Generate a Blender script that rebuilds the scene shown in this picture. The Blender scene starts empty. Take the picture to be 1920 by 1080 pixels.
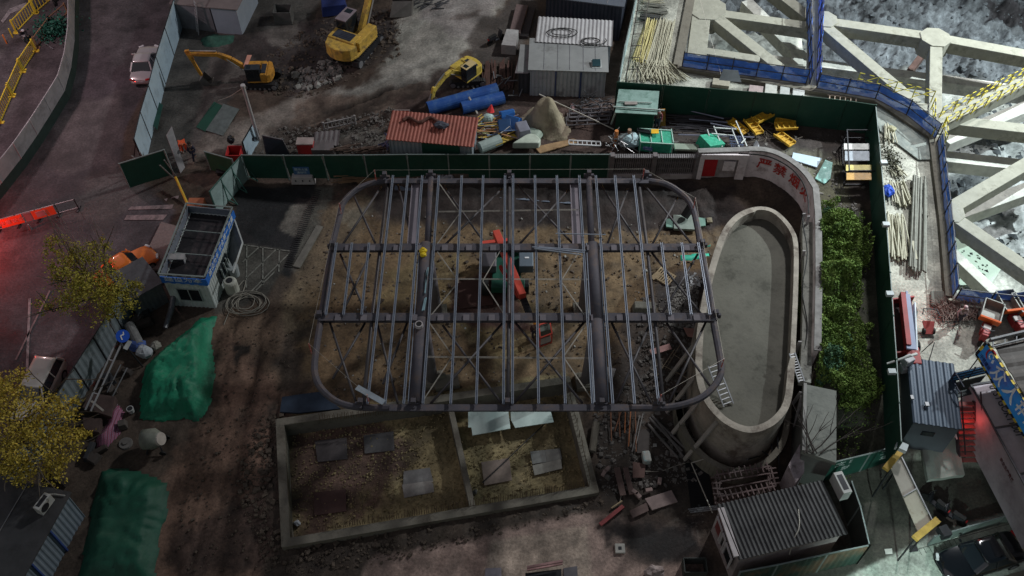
import bpy, bmesh, math, random
import numpy as np
from mathutils import Vector, Matrix, noise as mnoise
random.seed(7)
R = math.radians
S = bpy.context.scene
COL = S.collection
# ------------------------------------------------------------------ camera, sky, lights, exposure
CAM_H, PITCH, FPX = 51.0, R(52), 1813.0
cd = bpy.data.cameras.new('camera'); cam = bpy.data.objects.new('camera', cd); COL.objects.link(cam)
cam.location = (0, 0, CAM_H); cam.rotation_euler = (R(90) - PITCH, 0, 0)
cd.sensor_width = 36; cd.lens = FPX / 1920 * 36; cd.clip_end = 2000; cd.clip_start = .5
S.camera = cam
W = bpy.data.worlds.new('World'); S.world = W; W.use_nodes = True
nt = W.node_tree; bg = nt.nodes['Background']
sky = nt.nodes.new('ShaderNodeTexSky'); sky.sky_type = 'NISHITA'; sky.sun_disc = False
sky.sun_elevation = R(4); sky.sun_rotation = R(30)
nt.links.new(sky.outputs[0], bg.inputs[0]); bg.inputs[1].default_value = 0.070
def lamp(kind, name, loc, power, color, size=.3, target=None, angle=None, blend=.5):
    d = bpy.data.lights.new(name, kind); o = bpy.data.objects.new(name, d); COL.objects.link(o)
    o.location = loc; d.energy = power; d.color = color
    if kind == 'SUN': d.angle = size
    else: d.shadow_soft_size = size
    if target is not None:
        o.rotation_euler = (Vector(target) - Vector(loc)).to_track_quat('-Z', 'Y').to_euler()
    if kind == 'SPOT': d.spot_size = angle; d.spot_blend = blend
    return o
# tower floodlight over the excavation: everything in the place throws its shadow away from it
lamp('SPOT', 'crane_floodlight', (42, 75, 52), 106000, (.97, .98, 1), 2.3, (16, 44, 0), R(104), .8)
lamp('SPOT', 'pit_fill_spot', (62, 60, 34), 175000, (.86, .97, 1), .5, (41, 54, -4), R(84), .7)  # second, unseen spot added for extra brightness in the pit
lamp('SUN', 'city_glow', (0, 0, 60), .26, (1, .85, .87), R(60), None).rotation_euler = (R(28), R(-30), 0)
lamp('POINT', 'red_sign_glow', (-37.5, 42.5, 2.2), 1150, (1, .05, .04), .3)
lamp('POINT', 'street_glow', (-40, 60, 14), 4200, (1, .70, .74), .6)
lamp('SPOT', 'gate_floodlight', (20.5, 15.5, 6.5), 2400, (.74, 1, .95), .2, (20.8, 20.6, 0), R(88), .9)
RED_STAIR = lamp('POINT', 'red_stair_lamp', (27.2, 31.6, 5.0), 16, (1, .10, .08), .15)
lamp('POINT', 'red_truck_lamp', (25.2, 36.0, 4.4), 40, (1, .10, .08), .15)
S.view_settings.view_transform = 'Standard'; S.view_settings.look = 'None'
S.view_settings.exposure = 0.0; S.view_settings.gamma = 1
S.cycles.max_bounces = 5; S.cycles.diffuse_bounces = 3; S.cycles.use_denoising = True
# ------------------------------------------------------------------ terrain height and pixel to ground
def ray(px, py):
    u = (px - 960) / FPX; v = (540 - py) / FPX
    return (u, math.cos(PITCH) + v * math.sin(PITCH), -math.sin(PITCH) + v * math.cos(PITCH))
def P(px, py, z=0.0):
    d = ray(px, py); t = (z - CAM_H) / d[2]
    return Vector((d[0] * t, d[1] * t, z))
def inpoly(X, Y, poly):
    X = np.asarray(X, float); Y = np.asarray(Y, float); r = np.zeros(X.shape, bool); n = len(poly)
    for i in range(n):
        x0, y0 = poly[i][:2]; x1, y1 = poly[(i + 1) % n][:2]
        if y0 == y1: continue
        c = ((Y < y0) != (Y < y1)) & (X < (x1 - x0) * (Y - y0) / (y1 - y0) + x0)
        r ^= c
    return r
def dpoly(X, Y, pts, closed=False):
    X = np.asarray(X, float); Y = np.asarray(Y, float); best = np.full(X.shape, 1e9)
    n = len(pts); rng = range(n if closed else n - 1)
    for i in rng:
        ax, ay = pts[i][:2]; bx, by = pts[(i + 1) % n][:2]
        dx, dy = bx - ax, by - ay; L = dx * dx + dy * dy + 1e-12
        t = np.clip(((X - ax) * dx + (Y - ay) * dy) / L, 0, 1)
        best = np.minimum(best, np.hypot(X - ax - t * dx, Y - ay - t * dy))
    return best
def sm(x, a, b):
    t = np.clip((np.asarray(x, float) - a) / (b - a), 0, 1); return t * t * (3 - 2 * t)
WZ = 1.3
WALLPX = [(465, 334), (700, 335), (1140, 335), (1300, 334), (1392, 331), (1427, 332), (1462, 348), (1491, 373), (1507, 400), (1511, 450), (1511, 560), (1507, 700), (1496, 790)]
WALL = [P(x, y, WZ * min(1, max(0, (x - 420) / 300))) for x, y in WALLPX]
OUTP = [(p.x, p.y) for p in WALL] + [(18, 26), (120, 24), (120, 200), (-120, 200), (-120, 52), (-24, 50.5)]
ZO = 2.5
def outer_z(X, Y): return ZO * sm(X, -19, -3) * sm(Y, 25.5, 31)
SANDPX = [(525, 792), (1062, 713), (1114, 918), (536, 1018)]
SAND = [P(x, y, .1) for x, y in SANDPX]
PITZ = 2.5
PITPX = [(1306, -60), (1270, 128), (1520, 172), (1640, 190), (1748, 262), (1768, 420), (1780, 562), (1850, 572), (2050, 590), (2300, 300), (2000, -260), (1320, -260)]
PIT = [P(x, y, PITZ) for x, y in PITPX]
def gh_np(X, Y):
    X = np.asarray(X, float); Y = np.asarray(Y, float)
    d = dpoly(X, Y, WALL); out = inpoly(X, Y, OUTP) & ((d > .3) | (X < -3))
    inner = WZ * sm(X, -19, -5) * (1 - sm(d, 0, 4.2)) * sm(Y, 33, 42)
    z = np.where(out, outer_z(X, Y), inner)
    z = np.where(inpoly(X, Y, SAND), -.9, z)
    return z
def gh(x, y): return float(gh_np(np.array([x]), np.array([y]))[0])
def G(px, py, dz=0.0):
    z = 0.0
    for _ in range(7):
        p = P(px, py, z); z = .35 * z + .65 * gh(p.x, p.y)
    p = P(px, py, z); p.z = z + dz
    return p
def U(p, dz): return Vector((p[0], p[1], p[2] + dz))
RED_STAIR.location = P(1816, 790, 3.3)
# ------------------------------------------------------------------ materials
MATS = {}
def mat(name, c, rough=.8, metal=0, var=.25, scale=1.2, bump=0, c2=None, c2amt=.5, c2scale=.6, emit=None, alpha=1, spec=.3, coat=0, bscale=None):
    if name in MATS: return MATS[name]
    m = bpy.data.materials.new(name); m.use_nodes = True; t = m.node_tree; N = t.nodes; L = t.links
    b = N['Principled BSDF']; b.inputs['Roughness'].default_value = rough; b.inputs['Metallic'].default_value = metal
    b.inputs['Specular IOR Level'].default_value = spec; b.inputs['Alpha'].default_value = alpha
    if coat: b.inputs['Coat Weight'].default_value = coat; b.inputs['Coat Roughness'].default_value = .05
    tc = N.new('ShaderNodeTexCoord')
    nz = N.new('ShaderNodeTexNoise'); nz.inputs['Scale'].default_value = scale; nz.inputs['Detail'].default_value = 6; nz.inputs['Roughness'].default_value = .65
    L.new(tc.outputs['Object'], nz.inputs['Vector'])
    mx = N.new('ShaderNodeMix'); mx.data_type = 'RGBA'
    mx.inputs[6].default_value = [x * (1 - var) for x in c] + [1]; mx.inputs[7].default_value = [min(1, x * (1 + var)) for x in c] + [1]
    mr = N.new('ShaderNodeMapRange'); mr.inputs[1].default_value = .3; mr.inputs[2].default_value = .7
    L.new(nz.outputs[0], mr.inputs[0]); L.new(mr.outputs[0], mx.inputs[0]); out = mx.outputs[2]
    if c2:
        n2 = N.new('ShaderNodeTexNoise'); n2.inputs['Scale'].default_value = c2scale; n2.inputs['Detail'].default_value = 9; n2.inputs['Roughness'].default_value = .75
        L.new(tc.outputs['Object'], n2.inputs['Vector'])
        r2 = N.new('ShaderNodeMapRange'); r2.inputs[1].default_value = 1 - c2amt - .12 if c2amt > .5 else .62 - c2amt * .3; r2.inputs[2].default_value = r2.inputs[1].default_value + .16
        L.new(n2.outputs[0], r2.inputs[0])
        m2 = N.new('ShaderNodeMix'); m2.data_type = 'RGBA'; m2.inputs[7].default_value = list(c2) + [1]
        L.new(r2.outputs[0], m2.inputs[0]); L.new(out, m2.inputs[6]); out = m2.outputs[2]
    L.new(out, b.inputs['Base Color'])
    if bump:
        n3 = N.new('ShaderNodeTexNoise'); n3.inputs['Scale'].default_value = bscale or scale * 5; n3.inputs['Detail'].default_value = 5
        L.new(tc.outputs['Object'], n3.inputs['Vector'])
        bp = N.new('ShaderNodeBump'); bp.inputs['Strength'].default_value = bump; bp.inputs['Distance'].default_value = .05
        L.new(n3.outputs[0], bp.inputs['Height']); L.new(bp.outputs[0], b.inputs['Normal'])
    if emit:
        b.inputs['Emission Color'].default_value = list(emit[0]) + [1]; b.inputs['Emission Strength'].default_value = emit[1]
    MATS[name] = m; return m
# ------------------------------------------------------------------ mesh builder
class B:
    def __init__(s): s.v = []; s.f = []
    def add(s, vs, fs):
        n = len(s.v); s.v += [Vector(v) for v in vs]; s.f += [tuple(i + n for i in f) for f in fs]; return s
    def box(s, c, d, rz=0, rx=0, ry=0, taper=1):
        M = Matrix.Translation(Vector(c)) @ Matrix.Rotation(rz, 4, 'Z') @ Matrix.Rotation(ry, 4, 'Y') @ Matrix.Rotation(rx, 4, 'X')
        x, y, z = d[0] / 2, d[1] / 2, d[2] / 2; t = taper
        vs = [M @ Vector(q) for q in ((-x, -y, -z), (x, -y, -z), (x, y, -z), (-x, y, -z), (-x * t, -y * t, z), (x * t, -y * t, z), (x * t, y * t, z), (-x * t, y * t, z))]
        return s.add(vs, [(3, 2, 1, 0), (4, 5, 6, 7), (0, 1, 5, 4), (1, 2, 6, 5), (2, 3, 7, 6), (3, 0, 4, 7)])
    def bar(s, a, b, w, h=None):
        a = Vector(a); b = Vector(b); h = h or w; d = (b - a)
        if d.length < 1e-6: return s
        d.normalize(); up = Vector((0, 0, 1)) if abs(d.z) < .98 else Vector((0, 1, 0))
        sx = d.cross(up).normalized(); uy = sx.cross(d).normalized(); vs = []
        for p in (a, b):
            for i, j in ((-1, -1), (1, -1), (1, 1), (-1, 1)): vs.append(p + sx * (i * w / 2) + uy * (j * h / 2))
        return s.add(vs, [(0, 1, 2, 3), (7, 6, 5, 4), (0, 4, 5, 1), (1, 5, 6, 2), (2, 6, 7, 3), (3, 7, 4, 0)])
    def tube(s, pts, r, n=6, cap=True):
        pts = [Vector(p) for p in pts]; m = len(pts); rs = r if isinstance(r, (list, tuple)) else [r] * m
        base = len(s.v); ref = None
        for i, p in enumerate(pts):
            d = (pts[min(i + 1, m - 1)] - pts[max(i - 1, 0)])
            d = d.normalized() if d.length > 1e-9 else Vector((0, 0, 1))
            if ref is None:
                ref = d.cross(Vector((0, 0, 1)) if abs(d.z) < .95 else Vector((1, 0, 0)))
            ref = (ref - d * ref.dot(d)).normalized(); q = d.cross(ref)
            for k in range(n):
                a = 2 * math.pi * k / n; s.v.append(p + (ref * math.cos(a) + q * math.sin(a)) * rs[i])
        for i in range(m - 1):
            for k in range(n):
                a = base + i * n + k; b2 = base + i * n + (k + 1) % n
                s.f.append((a, a + n, b2 + n, b2))
        if cap:
            s.f.append(tuple(base + k for k in range(n))); s.f.append(tuple(base + (m - 1) * n + k for k in reversed(range(n))))
        return s
    def prism(s, poly, z0, z1):
        n = len(poly)
        if sum(poly[i][0] * poly[(i + 1) % n][1] - poly[(i + 1) % n][0] * poly[i][1] for i in range(n)) < 0: poly = poly[::-1]
        f = lambda z, p: z(p) if callable(z) else z
        vs = [(p[0], p[1], f(z0, p)) for p in poly] + [(p[0], p[1], f(z1, p)) for p in poly]
        return s.add(vs, [tuple(reversed(range(n))), tuple(range(n, 2 * n))] + [(i, (i + 1) % n, (i + 1) % n + n, i + n) for i in range(n)])
    def quad(s, *p): return s.add(p, [tuple(range(len(p)))])
    def sheet(s, a, b, c, d, th=.02):       # thin slab through 4 points
        a, b, c, d = map(Vector, (a, b, c, d)); nrm = (b - a).cross(d - a).normalized() * th
        vs = [a, b, c, d] + [q + nrm for q in (a, b, c, d)]
        return s.add(vs, [(3, 2, 1, 0), (4, 5, 6, 7), (0, 1, 5, 4), (1, 2, 6, 5), (2, 3, 7, 6), (3, 0, 4, 7)])
    def ball(s, c, r, n=8, m=6, sq=(1, 1, 1), jit=0):
        c = Vector(c); base = len(s.v); s.v.append(c + Vector((0, 0, r * sq[2])))
        for i in range(1, m):
            for k in range(n):
                th = math.pi * i / m; a = 2 * math.pi * k / n; rr = r * (1 + random.uniform(-jit, jit))
                s.v.append(c + Vector((math.sin(th) * math.cos(a) * sq[0], math.sin(th) * math.sin(a) * sq[1], math.cos(th) * sq[2])) * rr)
        s.v.append(c - Vector((0, 0, r * sq[2]))); e = len(s.v) - 1
        for k in range(n):
            k2 = (k + 1) % n; s.f.append((base, base + 1 + k, base + 1 + k2)); s.f.append((e, base + 1 + (m - 2) * n + k2, base + 1 + (m - 2) * n + k))
            for i in range(m - 2):
                a = base + 1 + i * n; s.f.append((a + k, a + n + k, a + n + k2, a + k2))
        return s
    def corr(s, o, ux, uy, L, Wd, pitch=.25, amp=.04, th=.03):   # corrugated sheet: ridges run along uy
        o = Vector(o); ux = Vector(ux).normalized(); uy = Vector(uy).normalized(); n = ux.cross(uy).normalized()
        k = max(2, int(L / pitch * 4)); base = len(s.v)
        for i in range(k + 1):
            t = L * i / k; ph = (i % 4); h = amp if ph in (1, 2) else 0
            for q in (0, Wd): s.v.append(o + ux * t + uy * q + n * h)
            for q in (0, Wd): s.v.append(o + ux * t + uy * q + n * (h - th))
        for i in range(k):
            a = base + i * 4; b = a + 4
            s.f += [(a, b, b + 1, a + 1), (a + 2, a + 3, b + 3, b + 2), (a, a + 2, b + 2, b), (a + 1, b + 1, b + 3, a + 3)]
        s.f += [(base, base + 1, base + 3, base + 2), (base + k * 4, base + k * 4 + 2, base + k * 4 + 3, base + k * 4 + 1)]
        return s
    def build(s, name, m, parent=None, local=False, smooth=False, bevel=0, subsurf=0):
        me = bpy.data.meshes.new(name); vs = s.v
        loc = Vector((0, 0, 0))
        if parent is not None:
            if not local:
                par = parent; M = Matrix.Identity(4)
                ch = []
                while par is not None: ch.append(par); par = par.parent
                for q in reversed(ch): M = M @ (Matrix.Translation(q.location) @ q.rotation_euler.to_matrix().to_4x4())
                Mi = M.inverted(); vs = [Mi @ v for v in vs]
        else:
            xs = [v.x for v in vs]; ys = [v.y for v in vs]; zs = [v.z for v in vs]
            loc = Vector(((min(xs) + max(xs)) / 2, (min(ys) + max(ys)) / 2, min(zs))); vs = [v - loc for v in vs]
        me.from_pydata([tuple(v) for v in vs], [], s.f); me.validate()
        for x in (m if isinstance(m, list) else [m]): me.materials.append(x)
        if smooth: me.polygons.foreach_set('use_smooth', [True] * len(me.polygons))
        o = bpy.data.objects.new(name, me); o.location = loc; COL.objects.link(o)
        if parent is not None: o.parent = parent
        if bevel:
            md = o.modifiers.new('bevel', 'BEVEL'); md.width = bevel; md.segments = 2; md.limit_method = 'ANGLE'
        if subsurf:
            md = o.modifiers.new('subsurf', 'SUBSURF'); md.levels = md.render_levels = subsurf
        return o
def tag(o, label=None, cat=None, group=None, kind=None):
    if label: o['label'] = label
    if cat: o['category'] = cat
    if group: o['group'] = group
    if kind: o['kind'] = kind
    return o
def T(name, label, cat, loc=(0, 0, 0), rz=0, group=None):
    o = bpy.data.objects.new(name, None); COL.objects.link(o); o.location = loc; o.rotation_euler = (0, 0, rz)
    o.empty_display_size = .3
    return tag(o, label, cat, group)
def kids(o): return [c for c in o.children]
def dup(o, loc=None, rz=None, label=None, parent=None):
    c = o.copy(); COL.objects.link(c)
    if parent is not None: c.parent = parent
    if loc is not None: c.location = loc
    if rz is not None: c.rotation_euler = (0, 0, rz)
    if label: c['label'] = label
    for k in kids(o): dup(k, parent=c)
    return c
def ang(a, b): return math.atan2(b[1] - a[1], b[0] - a[0])
def lerp(a, b, t): return Vector(a) * (1 - t) + Vector(b) * t
def text(name, s, size, m, parent, org, ux, uy, ext=.004, align='CENTER', sx=1.0):
    """lettering: mesh made from a font curve, laid on the plane (org, ux, uy) in world space"""
    c = bpy.data.curves.new('lettering', 'FONT'); c.body = s; c.size = size; c.extrude = ext; c.align_x = align; c.align_y = 'CENTER'
    c.resolution_u = 2; c.offset = size * .012
    o = bpy.data.objects.new('lettering', c); COL.objects.link(o)
    bpy.context.view_layer.update()
    me = bpy.data.meshes.new_from_object(o.evaluated_get(bpy.context.evaluated_depsgraph_get()))
    bpy.data.objects.remove(o)
    ux = Vector(ux).normalized(); n = ux.cross(Vector(uy)).normalized(); uy = n.cross(ux)
    b = B(); b.v = [Vector(org) + ux * (v.co.x * sx) + uy * v.co.y + n * v.co.z for v in me.vertices]; b.f = [tuple(p.vertices) for p in me.polygons]
    return b.build(name, m, parent)
# ------------------------------------------------------------------ ground sheet
_rs = np.random.RandomState(3)
_tab = _rs.rand(256, 256)
def vnoise(X, Y):
    xi = np.floor(X).astype(int); yi = np.floor(Y).astype(int); fx = X - xi; fy = Y - yi
    fx = fx * fx * (3 - 2 * fx); fy = fy * fy * (3 - 2 * fy)
    g = lambda i, j: _tab[(xi + i) & 255, (yi + j) & 255]
    return (g(0, 0) * (1 - fx) + g(1, 0) * fx) * (1 - fy) + (g(0, 1) * (1 - fx) + g(1, 1) * fx) * fy
def fbm(X, Y, s=1.0, o=5):
    r = 0; a = .5; tot = 0
    for k in range(o):
        r = r + a * vnoise(X * s + 17.3 * k, Y * s + 9.1 * k); tot += a; s *= 2.03; a *= .55
    return r / tot
def axis(a, b, st, far):
    d = list(np.arange(a, b, st)); lo = []; hi = []; q = st; x = a
    while x > -far: q *= 1.35; x -= q; lo.append(x)
    q = st; x = d[-1]
    while x < far: q *= 1.35; x += q; hi.append(x)
    return np.array(lo[::-1] + d + hi)
gx = axis(-47, 47, .19, 700); gy = axis(18, 75, .19, 900)
GX, GY = np.meshgrid(gx, gy)
def pp(pts, z=None): return [tuple((P(x, y, z) if z is not None else G(x, y))[:2]) for x, y in pts]
DIRT = (.085, .060, .040); DARK = (.040, .032, .028); SANDC = (.24, .19, .10); CONC = (.22, .21, .185); ASPH = (.078, .069, .073)
col = np.empty(GX.shape + (3,)); col[:] = (.07, .052, .040)
rough_h = np.full(GX.shape, .16)
wx = (fbm(GX, GY, .8, 4) - .5) * 2.4; wy = (fbm(GX + 50, GY + 31, .8, 4) - .5) * 2.4
def region(pts, c, h=.03, edge=.5, warp=.5, var=.15, z=None, str_=1.0):
    pg = pp(pts, z); X = GX + wx * warp; Y = GY + wy * warp
    xs = [p[0] for p in pg]; ys = [p[1] for p in pg]
    mk = (X > min(xs) - 2) & (X < max(xs) + 2) & (Y > min(ys) - 2) & (Y < max(ys) + 2)
    if not mk.any(): return
    ins = inpoly(X[mk], Y[mk], pg); d = dpoly(X[mk], Y[mk], pg, True); sd = np.where(ins, d, -d)
    w = sm(sd, -edge / 2, edge / 2) * str_
    cc = np.array(c) * (1 + (fbm(GX[mk], GY[mk], .5, 5)[:, None] - .5) * 2 * var)
    col[mk] = col[mk] * (1 - w[:, None]) + cc * w[:, None]
    rough_h[mk] = rough_h[mk] * (1 - w) + h * w
# roads and yards (clockwise outlines in photo pixels)
region([(-300, -200), (335, -60), (328, 60), (232, 250), (225, 320), (330, 395), (300, 470), (255, 570), (165, 690), (60, 800), (0, 900), (-300, 1100)], ASPH, .01, .3, .1)
region([(-300, -200), (60, -60), (30, 60), (0, 110), (-60, 300), (-300, 300)], (.11, .10, .10), .01, .2, .1)
region([(150, 100), (190, 95), (245, 130), (240, 200), (190, 215), (150, 190)], (.062, .052, .058), .01, 1, .8)
region([(130, 210), (235, 165), (225, 300), (120, 330), (90, 300)], (.10, .088, .088), .01, 1, .8)
region([(160, 330), (225, 300), (290, 350), (230, 400), (190, 440), (120, 400)], (.10, .088, .085), .015, 1, .8)
region([(335, -60), (640, -60), (560, 60), (480, 120), (400, 230), (330, 330), (250, 320), (290, 180)], (.082, .075, .068), .02, .4, .3)
region([(430, 85), (600, 25), (730, 20), (740, 100), (640, 150), (560, 175), (470, 140)], (.045, .038, .036), .3, 1.2, 1.2)
region([(505, 50), (555, 42), (575, 75), (540, 92), (500, 75)], (.11, .10, .09), .03, .4, .7)
region([(420, 85), (500, 20), (520, 25), (440, 110), (400, 170), (370, 230), (355, 225), (395, 150)], (.035, .03, .028), .25, .8, .5)
region([(750, -60), (960, -60), (925, 60), (905, 95), (860, 110), (800, 175), (700, 190), (560, 235), (540, 200), (700, 150), (735, 90), (740, 30)], (.26, .25, .22), .03, .7, .9, .12)
region([(800, 10), (935, -10), (905, 80), (870, 75), (790, 40)], (.24, .22, .205), .03, 1, .8)
region([(870, 75), (905, 30), (935, 30), (1000, -60), (1010, 40), (960, 110), (900, 120)], (.075, .065, .058), .03, .6, .2)
region([(440, 235), (560, 175), (660, 180), (790, 150), (740, 230), (640, 240), (560, 262), (470, 285), (350, 300), (400, 240)], (.18, .16, .138), .04, 1, .9)
region([(560, 185), (720, 170), (820, 150), (830, 210), (740, 270), (570, 285), (540, 240)], (.125, .095, .075), .14, 1, 1)
region([(620, 240), (720, 235), (730, 270), (640, 285)], (.15, .14, .12), .05, .8, .8)
region([(520, 230), (660, 265), (720, 290), (560, 300), (470, 290)], (.075, .062, .052), .2, 1, 1)
region([(740, 180), (1150, 180), (1150, 290), (740, 290)], (.075, .05, .042), .1, 1, .5)
region([(1150, 200), (1400, 200), (1640, 250), (1640, 380), (1530, 390), (1410, 290), (1150, 290)], (.045, .036, .032), .12, 1, .5)  # debris yard: the fence's shade is darkened into this ground colour
region([(1430, 280), (1560, 300), (1600, 400), (1615, 480), (1520, 500), (1515, 380)], (.17, .165, .11), .12, 1, .9)
region([(1520, 400), (1640, 400), (1665, 850), (1580, 860), (1520, 700)], (.055, .055, .04), .12, 1, .5)
region([(1640, 200), (1760, 240), (1800, 560), (1960, 590), (1990, 1200), (1660, 860)], (.37, .365, .31), .02, .2, .1, .1)
region([(1160, 155), (1200, -60), (1320, -60), (1280, 110), (1640, 180), (1650, 215)], (.34, .34, .29), .02, .2, .1, .1)
# site interior
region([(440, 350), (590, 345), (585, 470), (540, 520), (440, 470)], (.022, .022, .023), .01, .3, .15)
region([(440, 455), (545, 470), (480, 600), (400, 600)], (.075, .07, .06), .01, .3, .15)
region([(545, 385), (605, 378), (575, 430), (545, 490), (565, 445), (522, 428)], (.15, .14, .12), .01, .2, .25)
region([(590, 350), (625, 350), (560, 520), (545, 500)], (.10, .095, .08), .01, .2, .2)
region([(612, 375), (720, 365), (700, 420), (690, 470), (640, 500), (600, 560), (540, 640), (500, 600), (570, 480)], (.14, .105, .068), .06, 1, 1.1)
region([(640, 392), (720, 390), (700, 420), (650, 415)], (.20, .175, .13), .03, .5, .9)
region([(400, 600), (480, 560), (520, 600), (520, 760), (430, 800), (400, 700)], (.16, .108, .075), .04, 1, .8)
region([(700, 420), (1380, 420), (1330, 520), (1300, 760), (900, 760), (600, 760), (560, 620), (620, 500)], (.145, .098, .055), .2, 1.2, 1)
region([(700, 510), (850, 470), (1010, 560), (1000, 640), (930, 690), (840, 600), (720, 560)], (.165, .12, .06), .16, 1, 1)
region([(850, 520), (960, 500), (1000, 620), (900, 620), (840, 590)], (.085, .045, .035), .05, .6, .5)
region([(1180, 600), (1330, 560), (1330, 790), (1220, 830), (1130, 900), (1110, 790)], (.07, .055, .045), .25, 1, 1)
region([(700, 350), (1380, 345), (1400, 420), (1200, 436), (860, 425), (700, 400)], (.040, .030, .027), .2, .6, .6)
region([(1230, 520), (1320, 510), (1320, 640), (1240, 600)], (.065, .058, .055), .2, .8, .8)
# lower paths
region([(400, 600), (520, 740), (510, 1100), (250, 1100), (330, 860), (400, 760)], (.19, .118, .085), .05, 1, 1)
region([(320, 1000), (500, 900), (520, 1080), (330, 1100)], (.085, .055, .044), .05, 1, 1)
region([(500, 740), (530, 780), (540, 1030), (1120, 925), (1130, 960), (700, 1060), (500, 1100)], (.060, .046, .036), .2, .8, 1)
region([(700, 1045), (1100, 960), (1310, 1000), (1330, 1100), (650, 1120)], (.30, .215, .18), .02, .4, .35)
region([(920, 1015), (1100, 985), (1110, 1100), (900, 1100)], (.38, .30, .24), .02, .3, .1)
region([(1120, 985), (1320, 960), (1320, 1060), (1180, 1070)], (.055, .042, .036), .02, 1, 1)
region([(1100, 780), (1320, 800), (1330, 960), (1120, 960)], (.05, .04, .033), .2, .8, 1)
region([(1480, 870), (1760, 860), (1960, 900), (1990, 1250), (1300, 1250), (1330, 1080), (1590, 1020)], (.062, .058, .048), .01, .3, .1)
region([(1600, 1075), (1760, 1000), (1990, 930), (1990, 1250), (1300, 1250)], (.42, .45, .39), .01, .2, .08)
region(SANDPX, SANDC, .10, .1, 0, .25, z=-.9)
region([(535, 795), (720, 775), (770, 860), (700, 960), (545, 1015)], (.105, .066, .05), .05, 1.2, 1.4, z=-.9)
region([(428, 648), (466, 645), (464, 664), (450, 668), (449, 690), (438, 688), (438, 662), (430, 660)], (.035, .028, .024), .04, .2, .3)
region([(60, 660), (120, 600), (150, 640), (110, 700)], (.12, .10, .105), .01, 1, .9)
region([(640, 75), (700, 60), (740, 90), (700, 130), (640, 120)], (.05, .04, .036), .2, 1, 1)
region([(845, 28), (905, 22), (900, 34), (850, 40)], (.13, .11, .10), .02, .5, .8)
region([(820, 130), (880, 120), (900, 150), (830, 170), (790, 165)], (.07, .055, .048), .04, 1, .8)
region([(1190, 990), (1300, 975), (1310, 1040), (1230, 1060), (1130, 1010)], (.022, .018, .017), .01, .6, .9)
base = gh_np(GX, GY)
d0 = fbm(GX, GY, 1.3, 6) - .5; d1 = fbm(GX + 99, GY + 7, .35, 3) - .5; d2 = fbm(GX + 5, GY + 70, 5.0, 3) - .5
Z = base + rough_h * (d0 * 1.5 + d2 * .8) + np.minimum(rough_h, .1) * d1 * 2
col *= (.75 + .5 * fbm(GX + 11, GY + 3, 2.2, 5))[..., None]
# ruts left by tyres and tracks
_r = random.Random(40); RUTS = []
for k in range(13):
    x0 = 425 + _r.uniform(-30, 90); x1 = x0 - _r.uniform(60, 130)
    for o in (0, _r.choice((44, 50))): RUTS.append(((x0 + o, 600 + _r.uniform(-30, 60)), (x1 + o, 1085), _r.uniform(.09, .2), .05))
for k in range(9):
    x0 = 545 + _r.uniform(0, 80); y0 = 275 - _r.uniform(0, 60)
    for o in (0, 18): RUTS.append(((x0, y0 - o), (x0 + 240, y0 - o - 85 + _r.uniform(-15, 15)), _r.uniform(.12, .25), .09))
for k in range(6):
    for o in (0, 17): RUTS.append(((700 + k * 20, 1045 + o + k * 4), (1090, 985 + o + k * 3), .12, .02))
for a, b, wd, dp in tuple(RUTS) + (((560, 260), (800, 165), .5, .12), ((585, 275), (820, 180), .5, .12), ((430, 640), (330, 1060), .7, .05), ((480, 650), (420, 1070), .7, .05), ((560, 235), (780, 150), .4, .1), ((545, 270), (830, 195), .35, .1), ((600, 250), (760, 215), .3, .1), ((570, 222), (740, 165), .3, .1), ((640, 280), (740, 240), .3, .08), ((700, 1040), (1060, 975), .3, .05)):
    A = G(*a); C_ = G(*b); dd = np.abs(dpoly(GX + wx * .4, GY + wy * .4, [A, C_])); q = np.exp(-(dd / wd) ** 2 * 3)
    Z -= q * dp; col *= (1 - (.2 if dp < .1 else .45) * q)[..., None]
ins = inpoly(GX, GY, [(p.x, p.y) for p in PIT])
ny, nx = GX.shape
idx = np.arange(nx * ny).reshape(ny, nx)
hole = ins[:-1, :-1] & ins[1:, :-1] & ins[:-1, 1:] & ins[1:, 1:]
q = np.stack([idx[:-1, :-1], idx[:-1, 1:], idx[1:, 1:], idx[1:, :-1]], -1)[~hole]
def grid_object(name, V, Q, C, m):
    me = bpy.data.meshes.new(name); me.vertices.add(len(V)); me.vertices.foreach_set('co', V.astype(np.float32).ravel())
    me.loops.add(Q.size); me.loops.foreach_set('vertex_index', Q.astype(np.int32).ravel())
    me.polygons.add(len(Q)); me.polygons.foreach_set('loop_start', np.arange(0, Q.size, 4, dtype=np.int32)); me.polygons.foreach_set('loop_total', np.full(len(Q), 4, dtype=np.int32))
    me.update(); me.validate()
    at = me.color_attributes.new('kind', 'FLOAT_COLOR', 'POINT'); at.data.foreach_set('color', np.concatenate([C, np.ones((len(C), 1))], 1).astype(np.float32).ravel())
    me.polygons.foreach_set('use_smooth', [True] * len(me.polygons)); me.materials.append(m)
    o = bpy.data.objects.new(name, me); COL.objects.link(o); return o
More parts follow.
